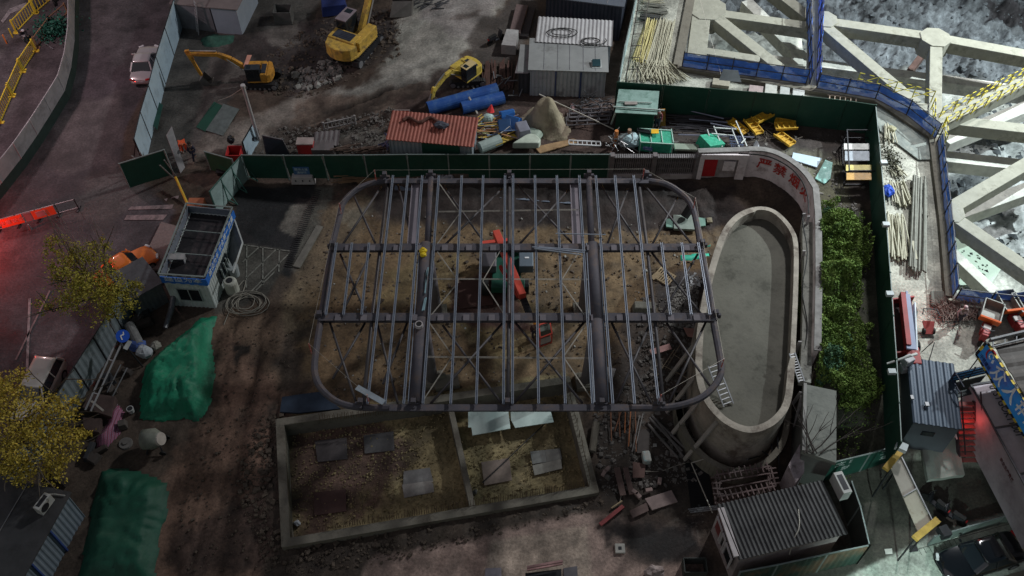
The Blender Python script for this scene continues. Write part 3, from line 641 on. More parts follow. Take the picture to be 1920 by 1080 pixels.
# lattice wall with tiled coping
lw = [onwall(1144, 333), onwall(1222, 333), onwall(1300, 333)]
o = T('lattice_wall', 'old wall of dark lattice tiles between the green fence and the white wall', 'wall', tuple(lw[0]))
PLAST = mat('stained_plaster', (.40, .35, .345), .85, 0, .2, .7, .2, (.16, .12, .11), .42, .5)
TILE = mat('dark_tiles', (.15, .13, .13), .8, 0, .3, 2, .2)
for i in range(2):
    a, c = lw[i], lw[i + 1]
    b = B(); b.bar(U(a, .2), U(c, .2), .3, .5); b.build('plinth', PLAST, o)
    b = B(); n = 20
    for k in range(n + 1):
        p = lerp(a, c, k / n); b.box(U(p, 1.2), (.09, .12, 1.6))
        b.box(U(p, .95), (.17, .1, .12)); b.box(U(p, 1.5), (.17, .1, .12))
    b.build('lattice', TILE, o)
    b = B(); b.bar(U(a, 1.2) + Vector((0, .12, 0)), U(c, 1.2) + Vector((0, .12, 0)), .05, 1.7); b.build('backing', mat('dark_backing', (.035, .03, .03), .9), o)  # near-black sheet set close behind the lattice
    b = B(); b.bar(U(a, 2.12), U(c, 2.12), .28, .12)
    for k in range(n): b.tube([U(lerp(a, c, (k + .5) / n), 2.2) + Vector((0, -.22, -.06)), U(lerp(a, c, (k + .5) / n), 2.2) + Vector((0, .1, 0))], .07, 6)
    b.build('tiled_coping', mat('grey_coping', (.20, .185, .185), .85, 0, .3, 2), o)
for p in lw: b = B(); b.box(U(p, 1.15), (.3, .4, 2.3)); b.build('pillar', TILE, o)
# white wall with slogan
sw = [onwall(x, y) for x, y in WALLPX[3:]]
sw = [sw[0], sw[1]] + [sw[2], sw[3], sw[4], sw[5], sw[6], sw[7], sw[8]]
def chaik(pts, it=1):
    for _ in range(it):
        r = [pts[0]]
        for i in range(len(pts) - 1): r += [lerp(pts[i], pts[i + 1], .25), lerp(pts[i], pts[i + 1], .75)]
        pts = r + [pts[-1]]
    return pts
sl = [sw[0], sw[1]] + chaik(sw[1:6], 2)[1:] + sw[6:]
o = T('slogan_wall', 'curved white plaster wall with red slogan characters around the site corner', 'wall', tuple(sl[0]))
def wall_strip(b, pts, z0, z1, th):
    n = len(pts); L = []
    for i in range(n):
        t = pts[min(i + 1, n - 1)] - pts[max(i - 1, 0)]; nn = Vector((-t.y, t.x, 0)).normalized() * th; L.append((pts[i], pts[i] + nn))
    vs = []
    for a, c in L: vs += [(a.x, a.y, z0), (c.x, c.y, z0), (a.x, a.y, z1), (c.x, c.y, z1)]
    fs = []
    for i in range(n - 1):
        k = i * 4; m = k + 4; fs += [(k, m, m + 2, k + 2), (k + 1, k + 3, m + 3, m + 1), (k + 2, m + 2, m + 3, k + 3), (k, k + 1, m + 1, m)]
    fs += [(0, 2, 3, 1), (n * 4 - 4, n * 4 - 3, n * 4 - 1, n * 4 - 2)]
    return b.add(vs, fs)
WT = WZ + 2.45
WHITEW = mat('white_plaster', (.74, .66, .66), .85, 0, .14, .8, .2, (.34, .26, .25), .38, .7)
b = B(); wall_strip(b, sl[:2], WZ - .1, WT, .28); b.build('wall_face', PLAST, o)
b = B(); wall_strip(b, sl[1:], WZ - .1, WT, .28); b.build('wall_face', WHITEW, o)
b = B(); wall_strip(b, [p + Vector((0, -.05, 0)) if i < 2 else p for i, p in enumerate(sl)], WT, WT + .12, .42); b.build('coping', mat('wall_coping', (.22, .21, .20), .9, 0, .3, 2), o)
for x0, x1 in ((1300, 1313), (1376, 1392)):
    a, c = onwall(x0, 334), onwall(x1, 335); b = B(); b.bar(U(a, 1.1) + Vector((0, -.05, 0)), U(c, 1.1) + Vector((0, -.05, 0)), .14, 2.2); b.build('pilaster', WHITEW, o)
a, c = onwall(1306, 334), onwall(1392, 335); b = B(); b.bar(U(a, 2.2) + Vector((0, -.055, 0)), U(c, 2.2) + Vector((0, -.055, 0)), .13, .45); b.build('band', WHITEW, o)
a, c = onwall(1350, 334), onwall(1372, 335); b = B(); b.bar(U(a, 1.25) + Vector((0, -.02, 0)), U(c, 1.25) + Vector((0, -.02, 0)), .06, .9); b.build('repair_patch', WHITEW, o)
a, c = onwall(1309, 334), onwall(1338, 334); b = B(); b.bar(U(a, 1.12) + Vector((0, -.06, 0)), U(c, 1.12) + Vector((0, -.06, 0)), .04, 1.7)
tag(b.build('red_poster', mat('red_board', (.42, .02, .025), .6, 0, .15, 2)), 'plain red board fixed to the white wall beside the lattice', 'board')
REDP = mat('red_paint', (.45, .03, .02), .7)
for ch, (x, y) in zip('严禁烟火', ((1434, 306), (1462, 321), (1489, 341), (1508, 364))):
    p = P(x, y, WT - 1.1); best = min(range(2, len(sl) - 1), key=lambda i: (sl[i].xy - p.xy).length + (sl[i + 1].xy - p.xy).length)
    t = (sl[best + 1] - sl[best]); t.z = 0; t.normalize(); nn = Vector((t.y, -t.x, 0)); w_ = (p - sl[best]).dot(t)
    org = sl[best] + t * w_ + nn * .10; org.z = WT - 1.05
    text('slogan_character', ch, 1.05, REDP, o, org, t, (0, 0, 1))
rt = [p for p in sl]; 
b = B(); wall_strip(b, [onwall(x, y) for x, y in WALLPX[2:4]] , -.6, WZ - .12, .3)
wall_strip(b, sl, -.6, WZ - .11, .34); tag(b.build('retaining_wall', mat('brick_retaining', (.075, .055, .05), .9, 0, .3, 3, .5, (.03, .024, .022), .45, .6)), 'dark brick retaining wall below the white slogan wall', 'wall')
# kerb ledge and pipe along the inside foot of the north wall
b = B(); b.bar(P(740, 352, 1.0), P(1075, 380, .7), .35, .12); tag(b.build('pale_ledge', mat('blue_grey_panel', (.13, .15, .19), .6)), 'long blue grey panel lying at the foot of the green fence', 'panel')
# east boundary: green fence in an L around the debris yard and the hedge
eb = [P(x, y, ZO) for x, y in ((1152, 208), (1236, 214), (1320, 220), (1404, 227), (1488, 234), (1570, 243), (1622, 251))]
fence('green_fence', 'green sheet fence between the dark debris yard and the blue netted pit edge', eb, 2.7, GREEN, GPOST, rail=.05)
zf = 3.0
ef = [P(x, y, ZO) for x, y in ((1622, 251), (1628, 320), (1634, 400), (1640, 480), (1645, 560), (1650, 640), (1655, 720), (1659, 800), (1662, 872))]
f2 = fence('green_fence', 'tall green sheet fence with pale corner lamps between the hedge and the concrete deck', ef, 2.6, GREEN, GPOST, rail=.05, topm=GREENR)
for i, (x, y) in enumerate(((1657, 305), (1661, 421), (1668, 551), (1672, 697))):
    b = B(); p = P(x, y, ZO + 2.75); b.box(p, (.42, .30, .22)); b.build('lamp_box', mat('pale_box', (.5, .55, .56), .5), f2)
# cyan screen on the north-west of the pit deck
cy_ = [P(x, y, ZO) for x, y in ((1158, 178), (1168, 120), (1182, 60), (1194, 0), (1205, -60))]
fence('pale_screen', 'pale cyan mesh screen beside the rod bundles at the pit corner', cy_, 1.7, mat('cyan_screen', (.42, .55, .55), .7, 0, .2, 1, 0, (.25, .33, .33), .4, 1), GREENR, cat='screen')
b = B()
for k in range(9):
    y0 = 175 - k * 22
    a = P(1170 + k * 3.6, y0, ZO); b.bar(a, U(a, 2.0), .05); c = P(1190 + k * 3.4, y0, ZO); b.bar(c, U(c, 1.2), .05); b.bar(U(a, 1.2), U(c, 1.2), .05)
    if k: b.bar(U(pa, 1.9), U(a, 1.9), .05); b.bar(U(pa, 1), U(a, 1), .05); b.bar(U(pc, 1.2), U(c, 1.2), .05)
    pa, pc = a, c
tag(b.build('scaffold_rail', mat('rusty_tube', (.10, .09, .08), .7, .3)), 'tubular scaffold rail behind the pale cyan screen', 'scaffold')
# ------------------------------------------------------------------ excavation struts
SK = [0]
def strut(label, a, c, z, w=.95, h=1.0, m=None, group='upper concrete struts across the pit', wob=0):
    SK[0] += 1; z = z - .006 * SK[0]; h = h + .005 * SK[0]; b = B(); A, C_ = P(a[0], a[1], z), P(c[0], c[1], z); b.bar(U(A, -h / 2), U(C_, -h / 2), w, h)
    return tag(b.build('concrete_strut', m or CONCM, bevel=.04), label, 'strut', group)
Z1 = PITZ; Z2 = -.8
def node(label, x, y, z, w, m=None, g='concrete nodes where struts meet'):
    b = B(); p = P(x, y, z); q = []
    for k in range(8): a = k * math.pi / 4 + .3; q.append((p.x + math.cos(a) * w, p.y + math.sin(a) * w))
    SK[0] += 1; b.prism(q, z - 1.4, z + .012 + .003 * SK[0]); return tag(b.build('strut_node', m or CONCM, bevel=.04), label, 'node', g)
G1 = 'upper concrete struts across the pit'; G2 = 'lower pale concrete struts deep in the pit'
strut('upper strut running diagonally from the left top node down to the blue netting', (1318, 10), (1505, 160), Z1, 1.0)
strut('upper strut along the top from the left node to the netted walkway', (1335, 22), (1520, 48), Z1, .95)
strut('short upper strut above the blue netting left of the long diagonal', (1306, 92), (1425, 110), Z1, .8)
strut('upper strut dropping from the left top node along the deck edge', (1322, -30), (1306, 108), Z1, 1.5)
strut('upper strut leaving the top edge towards the netted walkway', (1440, -30), (1520, 32), Z1, 1.0)
strut('upper strut from the walkway to the central pit node', (1545, 38), (1752, 68), Z1, 1.0)
strut('upper strut slanting from the walkway down to the yellow railing', (1545, 45), (1718, 192), Z1, 1.0)
strut('upper strut from the central pit node to the right edge of the view', (1752, 68), (1990, 112), Z1, 1.0)
strut('upright upper strut below the central pit node', (1756, 70), (1752, 330), Z1, .95)
strut('upper strut carrying the yellow railed walkway', (1752, 232), (1990, 118), Z1, .95)
strut('upper strut just below the blue netting between walkway and yellow rails', (1540, 178), (1750, 202), Z1 - .1, .8)
strut('upper strut branching right below the yellow railed walkway', (1762, 222), (1990, 248), Z1 - .9, 1.0)
strut('upper strut rising to the right above the slurry pool', (1778, 392), (1990, 268), Z1 - .3, 1.0)
strut('upper strut falling to the right over the slurry pool', (1782, 400), (1990, 545), Z1, .95)
node('rounded node in the middle of the pit top', 1754, 70, Z1, 1.25); node('node at the upper left corner of the pit', 1325, 15, Z1, 1.7); node('node beside the netted walkway', 1546, 36, Z1, 1.1); node('node where yellow railing meets the deck', 1754, 235, Z1, 1.0)
node('node above the slurry pool by the blue net', 1782, 398, Z1 - .1, 1.0)
strut('lower pale strut running diagonally left of the walkway', (1400, 0), (1508, 108), Z2, 1.1, 1.0, CONCW, G2)
strut('lower pale strut upright just left of the walkway', (1490, 40), (1496, 120), Z2, 1.0, 1.0, CONCW, G2)
strut('lower pale strut joining the walkway foot', (1440, 108), (1512, 118), Z2 - .1, .9, 1.0, CONCW, G2)
strut('lower pale strut from the walkway to the node below the centre', (1536, 118), (1790, 150), Z2, 1.0, 1.0, CONCW, G2)
strut('lower pale strut on towards the right edge', (1790, 150), (1990, 178), Z2, 1.0, 1.0, CONCW, G2)
strut('lower pale strut falling left in the right part of the pit', (1990, 172), (1772, 262), Z2, 1.1, 1.0, CONCW, G2)
strut('lower pale strut near the net on the right side of the pit', (1768, 292), (1990, 316), Z2 - .1, 1.2, 1.0, CONCW, G2)
strut('lower pale strut climbing right above the slurry pool', (1800, 398), (1990, 330), Z2 - .1, 1.1, 1.0, CONCW, G2)
strut('lower pale strut beside the slurry pool by the blue net', (1785, 470), (1880, 560), Z2 - 1.2, .8, .9, CONCW, G2)
strut('lower grey strut crossing under the central node', (1700, 140), (1742, 84), Z2 - .2, .5, .6, mat('rusty_steel', (.10, .06, .05), .7, .3, .4, 1), G2)
# coping beam around the pit edge
pe = [P(x, y, PITZ) for x, y in PITPX[:7]]
o = T('pit_coping', 'low concrete coping beam along the whole edge of the excavation', 'coping', tuple(pe[0]))
for i in range(len(pe) - 1):
    b = B(); b.bar(U(pe[i], .1), U(pe[i + 1], .1 + .003 * i), .7, .5); b.build('beam_segment', CONCD, o)
pe2 = [P(x, y, PITZ) for x, y in PITPX[6:9]]
for i in range(2): b = B(); b.bar(U(pe2[i], .1), U(pe2[i + 1], .1), .6, .5); b.build('beam_segment', CONCD, o)
# blue netted guard rails
NETB = mat('blue_net', (.05, .20, .80), .7, 0, .25, 1.2, 0, (.10, .30, .85), .4, 2, alpha=.86)
TUBED = mat('dark_tube', (.05, .05, .055), .5, .4)
YEL = mat('yellow_tube', (.62, .52, .05), .6, 0, .2, 3)
def netrail(label, pts, z, h=1.25, lean=0, sag=.12, m=None, group='blue netted guard rails around the pit'):
    q = []
    for i in range(len(pts) - 1):
        a, c = P(*pts[i], z), P(*pts[i + 1], z); n = max(1, round((c - a).length / 2.0)); q += [lerp(a, c, k / n) for k in range(n)]
    q.append(P(*pts[-1], z)); o = T('netted_rail', label, 'guard rail', tuple(q[0]), 0, group); rs = random.Random(len(q))
    for p in q: b = B(); b.bar(p, U(p, h + .15), .06); b.build('post', TUBED, o)
    b = B()
    for i in range(len(q) - 1):
        for zz in (.15, h * .55, h): b.bar(U(q[i], zz), U(q[i + 1], zz), .05)
    b.build('rail', TUBED, o)
    b = B(); nn = None; cols = []
    for i in range(len(q) - 1):
        for k in range(5):
            p = lerp(q[i], q[i + 1], k / 5); d = (q[i + 1] - q[i]).normalized(); nn = Vector((-d.y, d.x, 0))
            s = math.sin(k / 5 * math.pi); cols.append([p + nn * (.06 + rs.uniform(-.05, .05) - j * .02) + Vector((0, 0, h * (1 - j / 4) - sag * s * (1 - j / 4) * rs.uniform(.5, 1.5))) + nn * (j % 2) * rs.uniform(0, .12) for j in range(5)])
    cols.append([q[-1] + Vector((0, 0, h * (1 - j / 4))) for j in range(5)])
    for c0, c1 in zip(cols, cols[1:]):
        for j in range(4): b.quad(c0[j], c1[j], c1[j + 1], c0[j + 1])
    b.build('netting', m or NETB, o); return o
netrail('blue netted rail across the lower left side of the pit', [(1278, 128), (1510, 160)], PITZ + .2, 1.5)
netrail('blue netted rail on the left side of the narrow walkway', [(1512, -30), (1514, 60), (1518, 158)], PITZ + .2, 1.3)
netrail('blue netted rail on the right side of the narrow walkway', [(1536, -30), (1534, 60), (1530, 162)], PITZ + .2, 1.5, sag=.02)
netrail('blue netted rail from the walkway foot round to the yellow rails', [(1530, 168), (1640, 188), (1698, 218), (1752, 262)], PITZ + .2, 1.5)
netrail('blue netted rail down the long right side of the concrete deck', [(1756, 268), (1762, 330), (1774, 440), (1784, 560)], PITZ + .2, 1.3)
netrail('blue netted rail above the red dumpers at the lower right of the pit', [(1788, 566), (1850, 574), (2000, 588)], PITZ + .2, 1.3)
b = B(); b.bar(P(1527, -60, PITZ + .18), P(1524, 172, PITZ + .18), 1.0, .12); tag(b.build('walkway_deck', CONCM), 'narrow concrete walkway between two blue nets above the pit', 'walkway')
def yrail(label, pts, z, h=1.1):
    q = []
    for i in range(len(pts) - 1):
        a, c = P(*pts[i], z), P(*pts[i + 1], z); n = max(1, round((c - a).length / 1.5)); q += [lerp(a, c, k / n) for k in range(n)]
    q.append(P(*pts[-1], z)); o = T('yellow_rail', label, 'guard rail', tuple(q[0]), 0, 'yellow and black tube railings')
    for p in q: b = B(); b.bar(p, U(p, h), .06); b.build('post', YEL, o)
    for zz in (h * .5, h):
        b = B(); pts = [lerp(U(q[i], zz), U(q[i + 1], zz), k / 4) for i in range(len(q) - 1) for k in range(4)] + [U(q[-1], zz)]; b.tube(pts, .035, 4, False)
        o2 = b.build('striped_bar', [YEL, TUBED], o)
        for k, p in enumerate(o2.data.polygons): p.material_index = (k // 4) % 2
    for i in range(0, len(q) - 1): b = B(); b.bar(U(q[i], .1), U(q[i + 1], h), .045); b.build('diagonal', YEL, o)
yrail('yellow railing on the far side of the strut walkway', [(1760, 222), (1990, 110)], Z1, 1.1)
yrail('yellow railing on the near side of the strut walkway', [(1768, 240), (1990, 130)], Z1, 1.1)
yrail('yellow railing down both edges of the upright strut', [(1745, 205), (1744, 262)], Z1, 1.1)
yrail('yellow railing along the right edge of the upright strut', [(1766, 240), (1768, 275)], Z1, 1.1)
yrail('yellow railing over the strut beside the blue net', [(1606, 158), (1745, 192)], Z1, 1.1)
# walled sand bed
o = T('sand_bed_wall', 'low rectangular concrete foundation wall around the yellow sand bed with bent starter bars', 'foundation', tuple(SAND[0]))
SW = [P(x, y, .35) for x, y in SANDPX]
for a, c in ((0, 1), (1, 2), (2, 3), (3, 0)):
    A, C_ = SW[a], SW[c]; d = (C_ - A).normalized() * .2; b = B(); b.bar(U(A - d, -.75 - .003 * a), U(C_ + d, -.75 - .003 * a), .5, 1.6); b.build('wall_segment', CONCD, o)
A, C_ = P(862, 772, .3), P(886, 948, .3); A = P(845, 764, .3); b = B(); b.bar(U(A, -.75), U(C_, -.75), .32, 1.5); b.build('wall_segment', CONCD, o)
rs = random.Random(4); b = B()
for (x0, y0, x1, y1, n) in ((600, 996, 1108, 912, 110), (600, 790, 780, 770, 40), (1062, 720, 1108, 905, 26)):
    for k in range(n):
        t = (k + rs.random() * .5) / n; p = P(x0 + (x1 - x0) * t, y0 + (y1 - y0) * t, .38); b.bar(p, p + Vector((rs.uniform(-.05, .05), rs.uniform(.1, .3), rs.uniform(.25, .5))), .03)
b.build('starter_bar', mat('rebar_brown', (.11, .075, .05), .8, .2), o)['kind'] = 'stuff'
# ------------------------------------------------------------------ kits for vehicles, people, plants
GLASS = mat('dark_glass', (.012, .016, .02), .08, 0, .05, 1, spec=.6)
RUB = mat('black_rubber', (.012, .012, .012), .7)
GREYM = mat('grey_metal', (.25, .25, .26), .5, .5)
DARKM = mat('dark_metal', (.035, .036, .04), .55, .4, .3, 3)
CHROME = mat('chrome', (.7, .7, .72), .15, .9)
def loft(b, secs, cap=True):
    n = len(secs[0]); base = len(b.v)
    for s in secs: b.v += [Vector(p) for p in s]
    for i in range(len(secs) - 1):
        for k in range(n):
            k2 = (k + 1) % n; a = base + i * n; b.f.append((a + k, a + k2, a + n + k2, a + n + k))
    if cap: b.f.append(tuple(base + k for k in reversed(range(n)))); b.f.append(tuple(base + (len(secs) - 1) * n + k for k in range(n)))
    return b
def make_car(label, col, loc, rz, L=4.6, Wd=1.82, H=1.46, suv=False, name='parked_car', coat=1, rough=.3, rear=(.4, .02, .02), scol=None):
    t = T(name, label, 'car', loc, rz); pm = mat('car_paint_%s' % name + str(round(col[0], 3)), col, rough, .1, .08, 1, coat=coat, spec=.5)
    h = L / 2; w = Wd / 2; belt = .98 if suv else .90; hood = belt - .05
    def sec(y, ww, z0, z1, r=.10): return [(-ww * .86, y, z0), (-ww, y, z0 + .16), (-ww, y, z1 - r * 1.6), (-ww * .90, y, z1 - .02), (0, y, z1 + .03), (ww * .90, y, z1 - .02), (ww, y, z1 - r * 1.6), (ww, y, z0 + .16), (ww * .86, y, z0)]
    b = B()
    ys = [(-h, .74, .40, .72), (-h + .10, .88, .26, belt - .12 if not suv else belt), (-h + .45, .97, .22, belt), (-h * .4, 1, .20, belt), (h * .25, 1, .20, belt), (h * .45, .99, .20, hood), (h - .55, .95, .22, hood - .06), (h - .18, .86, .26, hood - .16), (h, .66, .38, .58)]
    loft(b, [sec(y, w * k, a, c) for y, k, a, c in ys]); body = b.build('body', pm, t, local=True, smooth=True, bevel=.02)
    y0b, y1b = (-h + .12 if suv else -h * .62), h * .42; y0t, y1t = (-h + .45 if suv else -h * .34), h * .12
    b = B(); wt = w * .70; wb = w * .91
    def ring(y0, y1, ww, z, k=.10): return [(-ww, y0 + k, z), (-ww + k, y0, z), (ww - k, y0, z), (ww, y0 + k, z), (ww, y1 - k, z), (ww - k * 2, y1, z), (-ww + k * 2, y1, z), (-ww, y1 - k, z)]
    loft(b, [ring(y0b, y1b, wb, belt - .02), ring(y0t - .03, y1t + .05, wt + .02, H - .07)]); b.build('window_glass', GLASS, t, local=True, smooth=False)
    b = B(); loft(b, [ring(y0t - .05, y1t + .10, wt + .045, H - .085), ring(y0t + .02, y1t + .02, wt + .02, H - .02), ring(y0t + .25, y1t - .2, wt - .2, H)]); b.build('roof', pm, t, local=True, smooth=True)
    b = B()
    for s in (-1, 1):
        ym = (y0t + y1t) / 2
        for p, q, w_ in (((s * wb, y1b - .06, belt), (s * (wt + .03), y1t + .06, H - .07), .07), ((s * wb, y0b + .06, belt), (s * (wt + .03), y0t - .02, H - .07), .11), ((s * (wb + .01), ym, belt), (s * (wt + .045), ym, H - .07), .06)): b = B(); b.bar(p, q, w_); b.build('pillar', pm, t, local=True)
    for s in (-1, 1):
        for yy in (-h * .62, h * .62):
            b = B(); b.tube([(s * (w - .22), yy, .33), (s * (w + .01), yy, .33)], .33, 16); wh = b.build('wheel', RUB, t, local=True)
            b = B(); b.tube([(s * (w + .01), yy, .33), (s * (w + .03), yy, .33)], .20, 12); b.build('rim', GREYM, wh, local=True)
        b = B(); b.box((s * (w + .09), h * .33, belt + .08), (.20, .10, .13)); b.build('mirror', pm, t, local=True, bevel=.03)
        b = B(); b.box((s * w * .68, h - .13, .66), (.42, .16, .12), rz=-s * .5); b.build('headlight', mat('lamp_glass', (.6, .62, .62), .15, 0, .05), t, local=True, bevel=.03)
        b = B(); b.box((s * w * .68, -h + .07, .74), (.40, .12, .13), rz=s * .3); b.build('tail_light', mat('red_lens', (.35, .02, .02), .2), t, local=True, bevel=.02)
    b = B(); b.box((0, h - .02, .5), (.9, .06, .14)); b.build('grille', DARKM, t, local=True)
    b = B(); b.box((0, -h - .01, .55), (.46, .02, .13)); b.build('number_plate', mat('plate_pale', (.4, .42, .45), .5), t, local=True)
    return t
def make_excavator(name, label, loc, rz_house, rz_track, sc, col, boom, cabroof=None, boomcol=None, compact=False):
    t = T(name, label, 'excavator', loc, 0); body = mat('plant_paint_' + name, col, .6, .1, .25, 1.5, .1, tuple(x * k for x, k in zip(col, (.42, .45, .9))), .48, 1.6)
    bm = boomcol or body
    rt = Matrix.Rotation(rz_track, 3, 'Z'); rh = Matrix.Rotation(rz_house, 3, 'Z')
    def fin(b, nm, m, M, par=t, **k):
        if compact and nm in ('deck', 'counterweight', 'engine_housing', 'engine_grille'): b.v = [Vector((v.x, v.y * .6 if v.y < 0 else v.y, v.z)) for v in b.v]
        b.v = [M @ (v * sc) for v in b.v]; return b.build(nm, m, par, local=True, **k)
    for s in (-1, 1):
        b = B(); x0, x1 = s * .85, s * 1.45; prof = [(-2.1, .45), (-1.85, .10), (1.85, .10), (2.1, .45), (2.0, .80), (1.75, .92), (-1.75, .92), (-2.0, .80)]
        b.add([(x0, y, z) for y, z in prof] + [(x1, y, z) for y, z in prof], [tuple(range(8)), tuple(range(15, 7, -1))] + [(i, i + 8, (i + 1) % 8 + 8, (i + 1) % 8) for i in range(8)])
        for k in range(15): b.box(((x0 + x1) / 2, -1.8 + k * .257, .94), (.62, .10, .05))
        tr = fin(b, 'track', DARKM, rt)
        b = B()
        for yy in (-1.7, 1.7): b.tube([(x1 - s * .05, yy, .48), (x1 + s * .05, yy, .48)], .30, 12)
        for k in range(5): b.tube([(x1 - s * .05, -1.1 + k * .55, .25), (x1 + s * .05, -1.1 + k * .55, .25)], .14, 8)
        fin(b, 'sprocket', GREYM, rt, tr)
    b = B(); b.box((0, 0, .62), (1.8, 2.2, .35)); b.tube([(0, 0, .75), (0, 0, 1.08)], .75, 16); fin(b, 'undercarriage', DARKM, rt)
    b = B(); ol = [(-1.35, 1.35), (1.35, 1.35), (1.38, -1.6), (1.15, -2.25), (.6, -2.55), (0, -2.65), (-.6, -2.55), (-1.15, -2.25), (-1.38, -1.6)]
    b.prism(ol, 1.08, 1.30); fin(b, 'deck', body, rh, bevel=.04 * sc)
    b = B(); b.prism([(-1.38, -1.55), (1.38, -1.55), (1.15, -2.25), (.6, -2.58), (0, -2.68), (-.6, -2.58), (-1.15, -2.25)], 1.3, 2.15); fin(b, 'counterweight', body, rh, bevel=.07 * sc)
    b = B(); b.box((.95, .1, 1.72), (.8, 2.6, .85)); b.box((-.15, -.95, 1.78), (2.4, 1.2, .95)); fin(b, 'engine_housing', body, rh, bevel=.05 * sc)
    b = B(); b.box((-.2, -.95, 2.265), (1.7, .9, .03)); 
    for k in range(5): b.box((-.2, -1.3 + k * .18, 2.29), (1.6, .07, .03))
    b.box((-.75, -.95, 2.30), (.45, .7, .05)); fin(b, 'engine_grille', mat('dark_grille', (.04, .045, .06), .6), rh)
    b = B(); b.box((-.88, .55, 2.05), (.92, 1.65, 1.85)); cab = fin(b, 'cab', mat('cab_frame_dark', (.02, .022, .024), .5), rh, bevel=.05 * sc)
    b = B(); b.box((-.88, .55, 3.02), (.98, 1.72, .09)); fin(b, 'cab_roof', cabroof or body, rh, cab, bevel=.03 * sc)
    b = B()
    b.box((-.88, 1.385, 2.3), (.74, .02, 1.1)); b.box((-1.345, .85, 2.35), (.02, .7, .95)); b.box((-1.345, .1, 2.35), (.02, .5, .95)); b.box((-.415, .6, 2.4), (.02, 1.1, .8)); b.box((-.88, -.285, 2.4), (.7, .02, .7)); b.box((-.88, .98, 3.075), (.6, .5, .01))
    fin(b, 'cab_window', GLASS, rh, cab)
    # boom: list of (y, z) joints foot, elbow, tip, stick end, bucket tip
    f, e1, e2, tip, st, bt = boom; X = .12
    b = B()
    for (p, q, w0, w1) in ((f, e1, .5, .62), (e1, e2, .62, .5), (e2, tip, .5, .32)):
        p_ = Vector((X, *p)); q_ = Vector((X, *q)); d = (q_ - p_).normalized(); up = Vector((0, -d.z, d.y))
        b.add([p_ + up * w0 / 2 + Vector((s, 0, 0)) for s in (-.2, .2)] + [p_ - up * w0 / 2 + Vector((s, 0, 0)) for s in (.2, -.2)] + [q_ + up * w1 / 2 + Vector((s, 0, 0)) for s in (-.2, .2)] + [q_ - up * w1 / 2 + Vector((s, 0, 0)) for s in (.2, -.2)],
              [(0, 1, 2, 3), (7, 6, 5, 4), (0, 4, 5, 1), (1, 5, 6, 2), (2, 6, 7, 3), (3, 7, 4, 0)])
    fin(b, 'boom', bm, rh, bevel=.03 * sc)
    b = B(); a = Vector((X, *tip)); c = Vector((X, *st)); d = (c - a).normalized(); b.bar(a - d * .55, a + d * .8, .3, .5); b.bar(a + d * .6, c, .26, .32); fin(b, 'stick', bm, rh, bevel=.02 * sc)
    b = B()
    for s in (-.32, .32): b2 = B(); b2.tube([(X + s, 1.2, 1.5), lerp((X + s * .9, *e1), (X + s * .9, *e2), .3)], .07, 7); fin(b2, 'hydraulic_ram', mat('ram_steel', (.35, .34, .33), .35, .6), rh)
    b.tube([(X, e2[0], e2[1] + .42), lerp((X, e2[0], e2[1] + .42), a - d * .5, .55)], .09, 7); b.tube([lerp((X, e2[0], e2[1] + .42), a - d * .5, .55), a - d * .5], .05, 7)
    b.tube([a + d * .2 + Vector((0, .3, .1)), c + Vector((0, .3, .2))], .06, 7)
    fin(b, 'hydraulic_ram', mat('ram_steel', (.35, .34, .33), .35, .6), rh)
    b = B(); B0 = Vector((X, *st)); Bt = Vector((X, *bt)); dd = (Bt - B0); pr = [(0, 0), (.9, .1), (1.15, .55), (.95, 1.0), (.3, 1.15)]; ax = dd.normalized(); ay = Vector((0, -ax.z, ax.y))
    pts = [B0 + ay * (p[0] - .3) + ax * p[1] * dd.length for p in pr]
    b.add([p + Vector((-.5, 0, 0)) for p in pts] + [p + Vector((.5, 0, 0)) for p in pts], [tuple(range(5)), tuple(range(9, 4, -1))] + [(i, i + 1, i + 6, i + 5) for i in range(4)])
    for k in range(5): b.bar(pts[4] + Vector((-.42 + k * .21, 0, 0)), pts[4] + Vector((-.42 + k * .21, 0, 0)) - ay * .3, .08)
    fin(b, 'bucket', mat('worn_bucket', (.16, .15, .14), .5, .4), rh)
    return t
